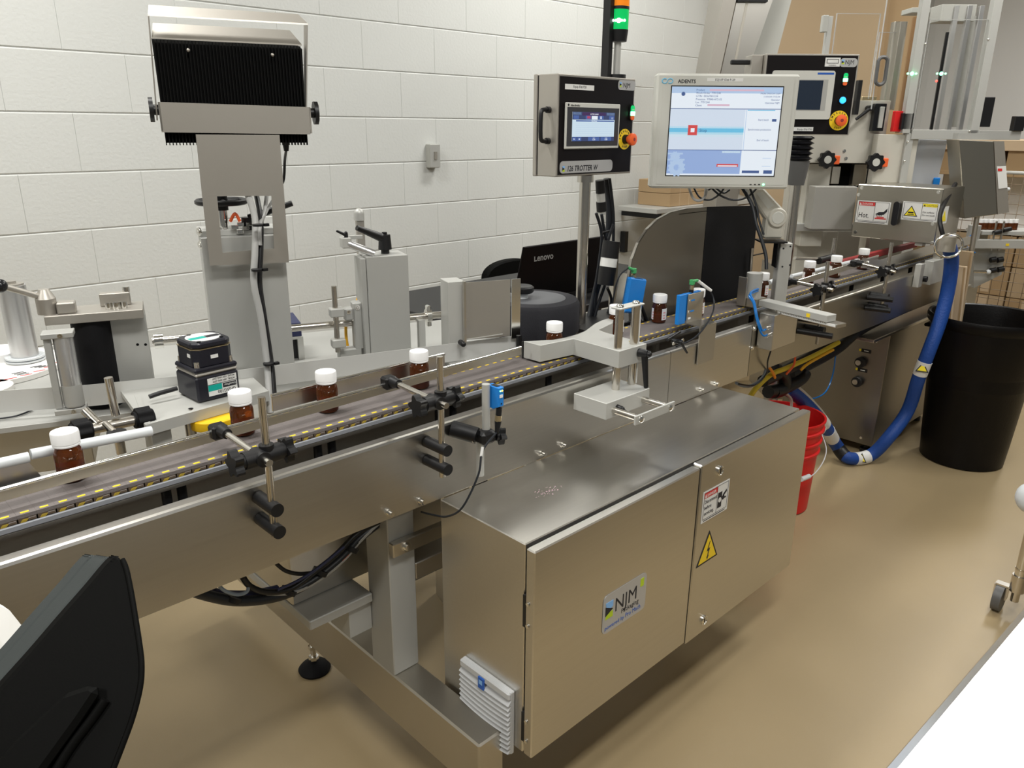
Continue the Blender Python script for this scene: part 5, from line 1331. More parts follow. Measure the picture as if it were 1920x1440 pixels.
# monitor arm
ar = thing('jointed_support', 'cream jointed monitor arm with round elbow standing on a grey post', 'monitor arm', at(1475, 600, z=.87))
AD = 2.42
def ad(px, py, d=AD): return at(px, py, dep=d)
af = FF(1460, 400, AD)
def ap_(px, py, d=0): p = af.hit(px, py, d); return (p.x, p.y, p.z)
obj('upper_arm', MB(af).prism([ap_(1398, 352), ap_(1432, 352), ap_(1472, 395), ap_(1440, 415)], (0, .045, 0), bev=.005), 'cream', ar)
obj('arm_inset', MB(af).prism([ap_(1418, 362, -.001), ap_(1430, 360, -.001), ap_(1452, 385, -.001), ap_(1440, 392, -.001)], (0, .002, 0)), 'monitor_grey', ar)
obj('lower_arm', MB(af).prism([ap_(1438, 405), ap_(1473, 405), ap_(1467, 448), ap_(1433, 448)], (0, .045, 0), bev=.006), 'cream', ar)
q = af.hit(1457, 408)
obj('elbow', MB(af).lathe([(.030, .05), (.030, -.006), (.027, -.010), (.0, -.010)], (q.x, 0, q.z), n=32, axis='y'), 'cream', ar)
obj('elbow_cap', MB(af).lathe([(.020, -.0095), (.018, -.012), (0, -.012)], (q.x, 0, q.z), n=28, axis='y'), 'monitor_grey', ar)
k0, k1 = af.hit(1425, 449), af.hit(1473, 453)
obj('shelf_bracket', MB(af).box(k0.x, k1.x, -.02, .05, k1.z - .003, k1.z + .002).box(k1.x - .030, k1.x - .026, -.02, .02, af.hit(1457, 500).z, k1.z), 'black', ar)
k0, k1 = af.hit(1464, 456, .0), af.hit(1487, 456, .0)
obj('post', MB(af).box(k0.x, k1.x, 0, .04, .84, k0.z, bev=.002), 'alu_light', ar)
for px, py in ((1469, 466), (1482, 462), (1467, 500), (1481, 497)):
    q = af.hit(px, py); obj('bolt_hole', MB(af).cyl((q.x, -.0006, q.z), (q.x, .001, q.z), .003, n=10), 'ink', ar)
mc = thing('monitor_cables', 'looped grey and black cables hanging below the large monitor', 'cables', ad(1360, 390))
for pts, r, m_ in (([(1292, 352), (1300, 372), (1312, 376), (1322, 368), (1325, 352)], .0042, 'grey_cable'), ([(1301, 352), (1312, 370), (1330, 375), (1348, 365), (1358, 352)], .003, 'dark_cable'), ([(1334, 352), (1350, 366), (1375, 375), (1400, 370), (1420, 352)], .0032, 'dark_cable'), ([(1328, 356), (1340, 352), (1356, 362), (1368, 356)], .003, 'dark_cable'), ([(1392, 352), (1410, 385), (1418, 420), (1428, 450), (1436, 480), (1437, 505)], .0055, 'dark_cable'), ([(1406, 352), (1418, 385), (1424, 415), (1432, 440)], .0035, 'dark_cable')):
    obj('cable', MB().tube([ad(a_, b_, 2.36) for a_, b_ in pts], r, n=8), m_, mc)
obj('cable_tie', MB().cyl(ad(1412, 479, 2.36), ad(1435, 474, 2.36), .002, n=6), 'black', mc)

# shelf with brown cartons far behind
bs = 4.05
sh = thing('wall_shelf', 'thin grey shelf behind the monitor holding two flat cartons', 'shelf', at(1320, 392, dep=bs))
a, b = at(1232, 392, y=2.75), at(1440, 388, y=2.75)
obj('shelf_board', MB().box(a.x, b.x + .15, 2.75, 3.04, a.z - .03, a.z - .002, bev=.002), 'alu_light', sh)
obj('shelf_bracket', MB().box(a.x + .10, a.x + .12, 2.80, 3.09, a.z - .07, a.z - .0305).box(a.x + .10, a.x + .13, 3.05, 3.09, a.z - .30, a.z - .17), 'black', sh)
obj('shelf_bracket', MB().box(b.x + .05, b.x + .08, 2.80, 3.09, a.z - .07, a.z - .0305).box(b.x + .05, b.x + .08, 3.04, 3.09, a.z - .30, a.z), 'black', sh)
for k, (p0_, p1_, s_) in enumerate((((1256, 376), (1360, 390), 'lower'), ((1257, 360), (1362, 375), 'upper'))):
    a1_, b1_ = at(*p0_, y=2.78), at(p1_[0], p1_[1], y=2.78)
    t = thing('carton', s_ + ' flat brown carton on the shelf behind the monitor', 'box', (a1_.x, 2.88, a.z), 'cartons on the wall shelf')
    zb_ = a.z - .001 + k * .078
    obj('carton_body', MB().box(a1_.x, b1_.x, 2.78, 3.02, zb_, zb_ + .076, bev=.002), 'cardboard', t)
    obj('carton_seams', MB().box(a1_.x + .10, a1_.x + .102, 2.779, 2.7805, zb_, zb_ + .076).box(a1_.x + .20, a1_.x + .202, 2.779, 2.7805, zb_, zb_ + .076), 'cardboard_light', t)
    obj('carton_label', MB().box(b1_.x - .12, b1_.x - .04, 2.778, 2.780, zb_ + .01, zb_ + .045), 'sticker_white', t)
# switch plate on the block wall
a, b = at(799, 270, y=3.09), at(818, 314, y=3.09)
t = thing('wall_switch', 'small grey metal switch box on the white block wall', 'switch', ((a.x + b.x) / 2, 3.09, b.z))
obj('switch_box', MB().box(a.x, b.x, 3.062, 3.0965, b.z, a.z, bev=.003), 'painted_grey', t)
obj('switch_plate', MB().box(a.x - .001, b.x + .001, 3.058, 3.062, b.z + .002, a.z - .002, bev=.001), 'alu', t)
obj('switch_toggle', MB().box((a.x + b.x) / 2 - .008, (a.x + b.x) / 2 + .008, 3.053, 3.058, (a.z + b.z) / 2 - .015, (a.z + b.z) / 2 + .02), 'steel_bead', t)
# ================================================================== FAR RIGHT: PANEL 2, CAPPER, HOT BOX, RACKS
D3 = 3.0
f3 = FF(1520, 180, D3)
def m3(px, py, d=0): return f3.hit(px, py, d)
x0 = m3(1430, 170).x; x1 = (m3(1612, 103).x + m3(1592, 253).x) / 2; z1 = m3(1520, 101).z; z0 = m3(1500, 253).z
h2 = thing('control_panel', 'second stainless control box with dark screen, lit blue and green buttons, partly behind the monitor', 'control panel', f3.w((0, .08, z0)))
obj('box_body', MB(f3).box(x0, x1, 0, .11, z0, z1, bev=.002), 'steel_bead', h2)
obj('box_side', MB(f3).box(x0 - .045, x0 - .001, .03, .12, z0 + .002, z1 - .002, bev=.002), 'steel_bead', h2)
obj('face_plate', MB(f3).box(x0 + .006, x1 - .006, -.001, 0, z0 + .004, z1 - .006), 'black_panel', h2)
a, b = m3(1448, 132), m3(1557, 223)
bz = obj('screen_bezel', MB(f3).rrect(a.x, b.x - .006, b.z - .002, a.z, .010, -.001, .008), 'monitor_grey', h2)
obj('brand_stripe', MB(f3).box(b.x - .075, b.x - .012, -.0094, -.009, a.z - .014, a.z - .007), 'ink_blue', bz)
a, b = m3(1470, 150), m3(1537, 206)
obj('screen_surround', MB(f3).box(a.x, b.x + .016, -.0094, -.009, b.z - .003, a.z + .002), 'alu', bz)
obj('display', MB(f3).box(a.x, b.x - .003, -.0099, -.0094, b.z, a.z - .001), 'screen_off', h2)
a, b = m3(1576, 109), m3(1606, 126)
lg = plate_txt(f3, h2, a.x, b.x, b.z, a.z, -.001, 'badge_silver', .012, 'logo_sticker')
njm_mark(f3, a.x + .006, -.0015, b.z + .010, .016, lg)
text('NJM', .023, 'ink', lg, f3, a.x + .019, -.0016, b.z + .0095, sx=.85)
a, b = m3(1548, 108), m3(1574, 125)
e = plate_txt(f3, h2, a.x, b.x, b.z, a.z, -.001, 'sticker_white', .001)
obj('sticker_print', MB(f3).box(a.x + .006, b.x - .006, -.0019, -.0016, b.z + .011, b.z + .013).box(a.x + .006, b.x - .006, -.0019, -.0016, a.z - .007, a.z - .005).box(a.x + .006, a.x + .008, -.0019, -.0016, b.z + .011, a.z - .005).box(b.x - .008, b.x - .006, -.0019, -.0016, b.z + .011, a.z - .005), 'ink', e)
text('WARNING', .006, 'ink', e, f3, (a.x + b.x) / 2, -.0018, b.z + .003, 'CENTER')
startstop(f3, h2, m3(1584, 149) + V((0, -.001, -.002)), 1.1)
q = m3(1579, 188); bl = obj('blue_button', MB(f3).lathe([(.016, -.001), (.015, -.006)], (q.x, 0, q.z), n=28, axis='y'), 'black', h2)
obj('button_light', MB(f3).lathe([(.0125, -.006), (.011, -.011), (0, -.0125)], (q.x, 0, q.z), n=28, axis='y'), 'blue_glow', bl)
estop(f3, h2, m3(1572, 226) + V((0, -.001, 0)), 1.35)
a, b = m3(1484, 238), m3(1524, 245)
e = plate_txt(f3, h2, a.x, b.x, b.z - .002, a.z, -.001, 'sticker_white', .0005)
text('Equip ID# P30', .010, 'ink', e, f3, b.x - .004, -.0016, b.z + .0015, 'RIGHT')
a = m3(1371, 119, .05); obj('box_handle', MB(f3).box(a.x, m3(1411, 113, .05).x, .05, .07, m3(1390, 121, .05).z, m3(1390, 112, .05).z, bev=.003), 'black', h2)
# pole with bellows
pf = FF(1500, 300, 2.98)
q = pf.hit(1505, 285); qp = pf.w((q.x, .03, 0))
po = thing('panel_pole', 'steel pole with black rubber bellows under the second control box', 'pole', (qp.x, qp.y, .86))
zz2 = lambda py: pf.hit(1500, py).z
zt_, zb_ = z0 - .001, zz2(302)
prof = []
for k in range(5):
    za = zt_ - (zt_ - zb_) * k / 5; prof += [(.036, za - .002), (.050, za - (zt_ - zb_) * .1), (.036, za - (zt_ - zb_) * .19)]
obj('bellows', MB().lathe([(r, h) for r, h in prof[::-1]], (qp.x, qp.y, 0), n=32), 'black_gloss', po)
obj('pole_socket', MB().cyl((qp.x, qp.y, zz2(348)), (qp.x, qp.y, zb_ - .001), .030, r2=.042, n=28), 'painted_dark', po)
obj('pole_tube', MB().cyl((qp.x, qp.y, .86), (qp.x, qp.y, zz2(348)), .021, n=24), 'steel_rod', po)
obj('pole_foot', MB().cyl((qp.x, qp.y, 0), (qp.x, qp.y, .86), .030, n=20), 'steel_dull', po)

# inclined elevator behind
ef = FF(1420, 60, 3.75)
def me_(px, py, d=0): q = ef.hit(px, py, d); return (q.x, d, q.z)
el = thing('bottle_elevator', 'tall leaning stainless bottle elevator behind the monitor, top cut by the frame', 'elevator', ef.w((0, .2, 0)))
obj('side_frame', MB(ef).prism([me_(1366, -60), me_(1394, -60), me_(1350, 140), me_(1328, 140)], (0, .30, 0), bev=.002), 'steel_bead', el)
obj('bright_panel', MB(ef).prism([me_(1395, -60, .02), me_(1470, -60, .02), me_(1400, 140, .02), me_(1351, 140, .02)], (0, .02, 0)), 'steel', el)
obj('panel_rib', MB(ef).prism([me_(1411, -60, .016), me_(1416, -60, .016), me_(1380, 120, .016), me_(1376, 120, .016)], (0, .004, 0)), 'steel_dull', el)
obj('side_plate', MB(ef).prism([me_(1440, -60, .06), me_(1500, -60, .06), me_(1455, 110, .06), me_(1395, 140, .06)], (0, .24, 0)), 'painted_grey', el)
obj('top_bar', MB(ef).box(me_(1383, 0)[0], me_(1440, 0)[0], .0, .05, me_(1400, 3)[2], me_(1400, -6)[2]), 'black', el)
g = me_(1330, 140, .02); g2 = me_(1400, 140, .02)
obj('lower_column', MB(ef).box(g[0] + .09, g2[0] + .02, .03, .30, 0, g[2] - .002, bev=.003), 'steel_bead', el)

# tan carton wall: big cartons on a pallet far behind
def carton_stack(name, label, x0, x1, y0, y1, z0, nz, hz, ny, group, mats=('cardboard', 'cardboard_tan')):
    pass
cg = 'tall cartons stacked behind the capping machine'
bigs = [((1462, -60), (1702, 330), 6.0, 'tall tan carton wall panel behind the second control box')]
a_, b_ = at(1455, 330, dep=5.6), at(1712, 330, dep=5.6)
bf = FF(1580, 100, 5.0)
xa, xb, xc, xd = bf.hit(1475, 50).x, bf.hit(1568, 50).x, bf.hit(1640, 50).x, bf.hit(1745, 50).x
t = thing('tall_carton_wall', 'tall flat tan cardboard gaylord wall filling the background behind the second control box', 'box', bf.w(((xa + xd) / 2, .4, .16)))
obj('carton_body', MB(bf).box(xa - .10, xc + .06, 0, .34, .16, 3.0, bev=.004), 'cardboard_tan', t)
obj('carton_shaded', MB(bf).box(xc + .065, xd - .02, .10, .34, .16, 3.0, bev=.004), 'cardboard', t)  # darker brown puts the shadow on the right part into the colour
solo('pallet', MB(bf).box(xa - .10, xd, 0, .34, .12, .158).box(xa - .10, xd, 0, .08, 0, .12).box(xa - .10, xd, .26, .34, 0, .12), 'cardboard_light', 'wooden pallet under the tall tan cartons', 'pallet')

# capping machine
cf = FF(1650, 280, 3.45)
def mcf(px, py, d=0): return cf.hit(px, py, d)
cp = thing('capping_machine', 'cream and steel capping machine with black star hand wheels and clear guards', 'machine', cf.w((0, .2, 0)))
def cbox(px0, py0, px1, py1, d, th, m, name, bev=.002):
    mb = MB(cf); r = lb(mb, px0, py0, px1, py1, d, th, bev, cf); obj(name, mb, m, cp); return r
cbox(1505, 188, 1662, 306, .06, .25, 'cream', 'head_plate')
cbox(1640, 252, 1716, 352, .0, .05, 'cream', 'column_plate')
cbox(1548, 306, 1640, 352, .20, .1, 'black_matt', 'head_opening')
cbox(1560, 312, 1575, 345, .10, .1, 'steel_dull', 'opening_part'); cbox(1600, 308, 1625, 348, .15, .04, 'steel_dull', 'opening_part')
cbox(1508, 307, 1550, 462, .10, .3, 'cream', 'lower_cabinet')
cbox(1490, 420, 1610, 434, .07, .1, 'alu_light', 'ledge')
cbox(1550, 430, 1690, 520, .45, .1, 'steel_dull', 'lower_back', 0)
cbox(1490, 434, 1564, 560, .22, .2, 'cream', 'lower_front')
cbox(1524, 350, 1603, 430, -.02, .08, 'seal_head', 'front_guard')
q = mcf(1560, 600, .25); obj('machine_base', MB(cf).box(mcf(1495, 500, .25).x, mcf(1690, 500, .25).x, .46, .8, 0, mcf(1600, 520, .25).z, bev=.003), 'steel_dull', cp)
for px, py in ((1556, 300), (1638, 304)):
    q = mcf(px, py, .0); c = (q.x, .05, q.z)
    if px > 1600: c = (q.x, -.03, q.z)
    w1_ = obj('hand_wheel', MB(cf).star((c[0], -.005 if px > 1600 else .045, c[2]), (0, -1, 0), .040, .022, 8, depth=.18), 'black', cp)
    kd = -.0495 if px > 1600 else 0
    obj('wheel_cap', MB(cf).lathe([(.017, .0225), (.016, .0215), (0, .0215)], (c[0], kd, c[2]), n=24, axis='y'), 'monitor_grey', w1_)
    obj('scale_tag', MB(cf).box(c[0] + .030, c[0] + .058, .03 + kd, .055 + kd, c[2] - .020, c[2] + .018, bev=.003), 'orange', w1_)
for px, py in ((1583, 283), (1586, 297)):
    q = mcf(px, py, .06); screw(cp, cf.w((q.x, .06, q.z)), .005, .004, cf.v * -1)
q = mcf(1626, 203, .06)
obj('clamp_lever', MB(cf).cyl((q.x, .055, q.z), (q.x, .02, q.z), .012, n=14).cyl((q.x, .025, q.z), (mcf(1605, 224, .02).x, .02, mcf(1605, 224, .02).z), .008, r2=.006, n=10), 'black', cp)
cbox(1606, 150, 1614, 215, .02, .03, 'black', 'latch_bar')
cbox(1616, 181, 1644, 191, .10, .1, 'gold_metal', 'brass_block')
cbox(1638, 194, 1660, 246, .03, .03, 'black_gloss', 'interlock_frame'); cbox(1649, 200, 1657, 240, .02, .02, 'alu_light', 'interlock_plate')
cbox(1677, 208, 1697, 247, .0, .03, 'red', 'interlock'); cbox(1691, 212, 1712, 243, -.02, .03, 'black', 'interlock_switch')
# aluminium guard frame
def cbar(p, q, wd, name='frame_profile', m='alu_light', d=-.02, th=.035):
    P0, P1 = mcf(*p, d), mcf(*q, d)
    obj(name, MB(cf).prism([(P0.x - wd, d, P0.z), (P0.x + wd, d, P0.z), (P1.x + wd, d, P1.z), (P1.x - wd, d, P1.z)], (0, th, 0), bev=.001), m, cp)
def vbar(px, py0, py1, wd, m='alu_light', d=-.02, th=.035, name='frame_profile'):
    """upright profile through the measured middle point"""
    c = mcf(px, (py0 + py1) / 2, d); z1_, z0_ = mcf(px, py0, d).z, mcf(px, py1, d).z
    return obj(name, MB(cf).box(c.x - wd, c.x + wd, d, d + th, z0_, z1_, bev=.001), m, cp)
vbar(1722, -40, 250, .017); vbar(1700, 250, 345, .016, d=-.015); vbar(1853, -40, 262, .018, d=-.02); cbox(1838, 182, 1862, 238, .03, .03, 'black', 'rear_hinge'); cbox(1902, 218, 1922, 246, -.02, .03, 'black', 'end_switch'); cbox(1666, 40, 1690, 206, .25, .04, 'steel_dull', 'rear_upright'); cbox(1700, 30, 1716, 250, .5, .03, 'shadow_brown', 'shadow_strip')  # the brown strip is a painted shadow seen behind the guards
cbar((1712, 250), (1836, 252), .0, 'frame_rail') if False else None
a, b = mcf(1711, 243, -.02), mcf(1835, 262, -.02)
obj('frame_profile', MB(cf).box(a.x, b.x, -.02, .015, b.z, a.z, bev=.001), 'alu_light', cp)
b2 = mcf(1915, 262, -.02)
obj('frame_profile', MB(cf).box(b.x + .001, b2.x, -.01, .03, b.z, a.z - .002, bev=.001), 'alu', cp)
vbar(1682, 40, 205, .012, 'steel_dull', .12, .04); vbar(1553, 30, 118, .010, 'alu_light', .05, .03)
cbox(1543, 28, 1553, 60, .03, .03, 'painted_grey', 'hinge_block')
for px in (1776, 1800, 1822): vbar(px, 10, 245, .010, 'alu_bar', .14, .02, 'slide_rail')
vbar(1812, 30, 238, .026, 'painted_grey', .2, .03, 'rear_profile')
vbar(1762, 60, 245, .006, 'black', .10, .01, 'cable_chain')
cbox(1765, 8, 1830, 40, .15, .1, 'painted_grey', 'top_motor'); cbox(1710, 14, 1745, 24, .15, .1, 'painted_grey', 'top_plate')
for px, py in ((1735, 82), (1853, 74), (1818, 246), (1702, 266), (1696, 302)):
    q = mcf(px, py, -.021); obj('button_screw', MB(cf).sph((q.x, -.021, q.z), .005, n=10), 'chrome', cp)
# clear guards
def pane(px0, py0, px1, py1, d, name='clear_guard'):
    a, b = mcf(px0, (py0 + py1) / 2, d), mcf(px1, (py0 + py1) / 2, d); z1_, z0_ = mcf((px0 + px1) / 2, py0, d).z, mcf((px0 + px1) / 2, py1, d).z
    obj(name, MB(cf).box(a.x, b.x, d, d + .005, z0_, z1_), 'acrylic', cp)
    obj('guard_edge', MB(cf).box(a.x - .002, a.x + .001, d - .001, d + .006, z0_, z1_).box(b.x - .001, b.x + .002, d - .001, d + .006, z0_, z1_).box(a.x, b.x, d - .001, d + .006, z1_ - .002, z1_), 'pane_edge', cp)
pane(1560, 25, 1640, 185, .08); pane(1652, -40, 1718, 205, -.01); pane(1728, 36, 1850, 240, .0)
pane(1640, 60, 1680, 200, .15)
q = mcf(1652, 133, -.02)
rr = []
for k in range(24):
    t_ = 2 * PI * k / 24; rr.append((q.x + .020 * math.cos(t_), -.025, q.z + (.035 if math.sin(t_) > 0 else -.035) + .020 * math.sin(t_)))
rr.append(rr[0]); obj('guard_handle', MB(cf).tube(rr, .008, n=8, sub=2), 'painted_dark', cp)
for px, py, g, m_ in ((1710, 138, 3, 'green_glow'), (1765, 138, 3, 'green_glow')):
    q = mcf(px, py, -.03); mb = MB(cf)
    for dx, r_ in ((-.018, .0045), (0, .008), (.018, .0045)): mb.sph((q.x + dx, -.03, q.z), r_, n=10)
    obj('indicator_light', mb, m_, cp)
q = mcf(1756, 152, -.03); obj('indicator_light', MB(cf).sph((q.x, -.03, q.z), .005, n=10), 'red_glow', cp)
# hanging plastic bag and steel chute in the machine
a, b, c, d = mcf(1724, 260, .04), mcf(1778, 262, .04), mcf(1756, 350, .04), mcf(1700, 350, .04)
obj('plastic_sleeve', MB(cf).prism([tuple(a), tuple(b), tuple(c), tuple(d)], (0, .03, 0), bev=.004), 'plastic_wrap', cp)
obj('blue_tab', MB(cf).box(mcf(1750, 340, .03).x, mcf(1763, 340, .03).x, .03, .036, mcf(1757, 348, .03).z, mcf(1757, 333, .03).z, bev=.003), 'blue', cp)
obj('dark_chute', MB(cf).prism([tuple(mcf(1706, 262, .08)), tuple(mcf(1740, 262, .08)), tuple(mcf(1712, 348, .08)), tuple(mcf(1702, 348, .08))], (0, .03, 0)), 'painted_dark', cp)
# tapered steel chute on the right with sticker
sf3 = FF(1845, 330, 3.3)
g = lambda px, py, d=0: (sf3.hit(px, py, d).x, d, sf3.hit(px, py, d).z)
ct = thing('steel_chute', 'tapered stainless box with a white sticker on its side hanging above the bin', 'chute', sf3.w((0, .05, g(1840, 405)[2])))
obj('chute_front', MB(sf3).prism([g(1798, 262), g(1863, 265), g(1870, 402), g(1808, 410)], (0, .10, 0), bev=.002), 'steel_mid', ct)
obj('chute_side', MB(sf3).prism([g(1864, 265, .0), g(1883, 265, .0), g(1892, 398, .0), g(1871, 402, .0)], (0, .012, 0)), 'steel_bead', ct)
stc = obj('warning_sticker', MB(sf3).prism([g(1869, 312, -.001), g(1886, 311, -.001), g(1889, 352, -.001), g(1872, 354, -.001)], (0, -.001, 0)), 'sticker_white', ct)
obj('sticker_print', MB(sf3).prism([g(1871, 316, -.0025), g(1879, 316, -.0025), g(1879, 321, -.0025), g(1871, 321, -.0025)], (0, -.0005, 0)), 'ink_red', stc)
q = g(1893, 355); obj('chute_knob', MB(sf3).sph((q[0], .01, q[2]), .008, n=12), 'white_plastic', ct)
q0, q1 = g(1832, 406, .03), g(1822, 470, .03); obj('chute_post', MB(sf3).cyl((q1[0], .03, .90), (q0[0], .03, q0[2]), .011, n=14), 'steel_dull', ct)
obj('chute_hanger', MB(sf3).box(g(1800, 262)[0], g(1860, 262)[0], .02, .06, g(1830, 262)[2], g(1830, 250)[2]), 'alu', ct)

# hot box across the belt
HX = 3.5
hf = Fr((HX, 0), (0, -1))
hb = thing('hot_box', 'stainless tunnel box over the belt with Hot and CAUTION stickers and a black handle', 'machine unit', (HX + .12, 1.28, .98))
ya0, ya1, zb0, zb1 = -1.455, -1.108, .979, 1.204
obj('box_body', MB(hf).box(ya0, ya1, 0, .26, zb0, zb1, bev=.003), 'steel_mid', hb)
def hh(px, py, d=0): return hf.hit(px, py, d)
for px, py in ((1616, 352), (1760, 360), (1604, 435), (1749, 420), (1610, 365), (1748, 455)):
    q = hh(px, py); screw(hb, hf.w((q.x, 0, q.z)), .005, .004, (-1, 0, 0))
a, b, c = hh(1609, 376), hh(1671, 382), hh(1640, 418)
danger(hf, a.x, b.x, c.z - .003, a.z + .002, -.0005, hb, 'DANGER', 'ink_red', ['', 'Hot.'], 'hand', .030)
a, b, c = hh(1694, 378), hh(1765, 384), hh(1730, 413)
danger(hf, a.x, min(b.x, ya1 - .004), c.z - .004, a.z + .002, -.0005, hb, 'CAUTION', 'ink_yellow', ['', 'Hot surfaces.', 'Do not touch.'], 'tri', .0105)
q = hh(1682, 400); obj('handle', MB(hf).rrect(q.x - .012, q.x + .012, q.z - .050, q.z + .050, .012, -.0, .022, seg=6), 'black_gloss', hb)
st2 = obj('warning_sticker', MB().box(HX + .02, HX + .10, 1.1075, 1.108, 1.06, 1.13), 'sticker_white', hb)
obj('pictogram', MB().prism([(HX + .03, 1.107, 1.07), (HX + .085, 1.107, 1.07), (HX + .058, 1.107, 1.115)], (0, -.0004, 0)), 'ink_yellow', st2)
for y_ in (1.12, 1.44): obj('support', MB().box(HX + .10, HX + .14, y_ - .015, y_ + .015, .8625 if y_ < 1.2 else .70, .979), 'steel_dull', hb)
obj('under_bracket', MB().box(HX + .02, HX + .06, 1.16, 1.19, .965, .9785), 'alu_light', hb)
# red belt guards
for (x_, y_) in ((3.05, 1.318), (3.05, 1.345)): pass
solo('red_guard', MB().box(3.02, 3.92, 1.312, 1.330, .905, .932, bev=.003), 'red_guard', 'long red guard strip behind the belt running under the hot box', 'guard rail')
# bent steel deflector in front and blocks
a, b, c, d = at(1618, 484, y=1.20), at(1652, 487, y=1.20), at(1733, 463, y=1.19), at(1762, 468, y=1.17)
t = thing('infeed_deflector', 'bent stainless deflector strip at the belt edge under the hot box', 'guard rail', (b.x, 1.19, .9))
def strip(p, q, h, m='steel', name='strip'):
    obj(name, MB().prism([p, q, q - V((0, 0, h)), p - V((0, 0, h))], (0, .003, 0)), m, t)
strip(a + V((0, .0, .0)), b, .038); strip(b, c, .040); strip(c, V((4.25, 1.17, c.z)), .040)
screw(t, at(1628, 492, y=1.199), .004, .003); screw(t, at(1627, 499, y=1.199), .004, .003)
p0, p1 = at(1728, 495, y=1.12), at(1720, 538, y=1.12)
t = thing('rail_post', 'small grey upright bracket and block at the far end of the side plate', 'bracket', (p0.x, 1.125, p1.z))
obj('upright', MB().box(p0.x - .02, p0.x + .02, 1.112, 1.136, p1.z, p0.z, bev=.001), 'alu_light', t)
k0, k1 = at(1740, 490, y=1.12), at(1772, 520, y=1.12)
obj('block', MB().box(k0.x + .01, k1.x, 1.10, 1.136, k1.z, k0.z, bev=.001), 'alu_light', t)
obj('clamp_knob', MB().cyl((p0.x + .035, 1.10, p1.z + .03), (p0.x + .035, 1.13, p1.z + .03), .012, n=14), 'black', t)
# crossbar support behind belt with clamp (far rear)
q = at(1560, 482, y=1.36)
t = thing('rear_clamp', 'rod and black clamp standing behind the far bottles', 'clamp', (q.x, 1.36, .86))
obj('vertical_rod', MB().cyl((q.x, 1.36, .83), (q.x, 1.36, at(1548, 450, y=1.36).z), .006, n=12), 'steel_rod', t)
obj('horizontal_rod', MB().cyl(at(1490, 484, y=1.36), at(1560, 487, y=1.35), .006, n=12), 'steel_rod', t)
obj('clamp_body', MB().cyl(at(1535, 489, y=1.35), at(1562, 482, y=1.35), .014, n=14), 'black', t)

# second bottle at the tunnel exit and hook of the hose
make_bottle(4.06, 1.262, 'amber pill bottle emerging on the belt right of the hot box', 0)

# machine 2 base cabinet
X2 = 3.462
m2 = thing('base_cabinet', 'stainless floor cabinet under the far conveyor with two round gauges and black tags', 'cabinet', (3.8, 1.45, .05))
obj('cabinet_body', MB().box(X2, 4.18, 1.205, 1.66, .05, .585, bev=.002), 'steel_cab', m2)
obj('cabinet_lid', MB().box(X2 - .22, 4.4, 1.19, 1.68, .586, .600, bev=.002), 'steel', m2)
for x_, y_ in ((X2 + .05, 1.25), (4.13, 1.25), (X2 + .05, 1.6), (4.13, 1.6)):
    obj('caster_foot', MB().cyl((x_, y_, 0), (x_, y_, .02), .025, n=16).cyl((x_, y_, .02), (x_, y_, .05), .010, n=10), 'black', m2)
f2 = Fr((X2, 0), (0, -1))
for px, py in ((1613, 678), (1607, 714)):
    q = f2.hit(px, py)
    kn = obj('gauge', MB(f2).lathe([(.024, 0), (.024, -.020), (.020, -.022)], (q.x + .006, 0, q.z), n=28, axis='y'), 'black', m2)
    obj('gauge_face', MB(f2).lathe([(.013, -.024), (.012, -.028), (0, -.028)], (q.x + .001, 0, q.z), n=24, axis='y'), 'steel', kn)
for px, py in ((1624, 658), (1617, 694)):
    q = f2.hit(px, py); tg = obj('name_tag', MB(f2).box(q.x - .020, q.x + .022, -.002, 0, q.z - .008, q.z + .008), 'black', m2)
    obj('tag_print', MB(f2).box(q.x - .008, q.x + .012, -.0025, -.002, q.z - .002, q.z + .002), 'sticker_white', tg)
    obj('tag_mark', MB(f2).box(q.x - .030, q.x - .021, -.002, 0, q.z - .005, q.z + .005), 'ink_yellow', tg)
for y_, z_ in ((1.26, .08), (1.26, .54)): screw(m2, (X2, y_, z_), .004, .003, (-1, 0, 0))
solo('cable_trough', MB().tube([(2.75, 1.30, .53), (3.1, 1.29, .56), (3.25, 1.27, .615), (3.5, 1.26, .64), (4.2, 1.26, .655)], .022, n=10), 'black', 'black corrugated conduit lying over the far base cabinet', 'cables')
# black junction and coloured cables under the conveyor
jb = thing('cable_junction', 'tangle of black conduit with yellow, orange and clear cables below the far conveyor', 'cables', at(1460, 715, y=1.35))
JY = 1.28
obj('black_sleeve', MB().tube([at(1448, 688, y=JY), at(1468, 705, y=JY), at(1468, 728, y=JY), at(1450, 735, y=JY)], .026, n=12), 'black', jb)
obj('black_sleeve', MB().tube([at(1440, 735, y=JY), at(1470, 728, y=JY), at(1500, 712, y=JY), at(1510, 698, y=JY)], .024, n=12), 'black', jb)
obj('black_sleeve', MB().tube([at(1560, 640, y=JY), at(1520, 668, y=JY), at(1480, 690, y=JY), at(1430, 715, y=JY)], .022, n=12), 'black', jb)
obj('yellow_cable', MB().tube([at(1572, 642, y=JY - .03), at(1530, 665, y=JY - .03), at(1480, 688, y=JY - .03), at(1446, 702, y=JY - .03), at(1420, 725, y=JY - .02), at(1405, 745, y=JY)], .0095, n=10), 'yellow_cable2', jb)
obj('yellow_cable', MB().tube([at(1562, 656, y=JY - .04), at(1545, 665, y=JY - .04), at(1515, 682, y=JY - .04), at(1501, 694, y=JY - .03)], .0055, n=8), 'yellow_cable', jb)
obj('orange_cable', MB().tube([at(1491, 668, y=JY - .05), at(1488, 685, y=JY - .05), at(1474, 702, y=JY - .04)], .004, n=8), 'orange', jb)
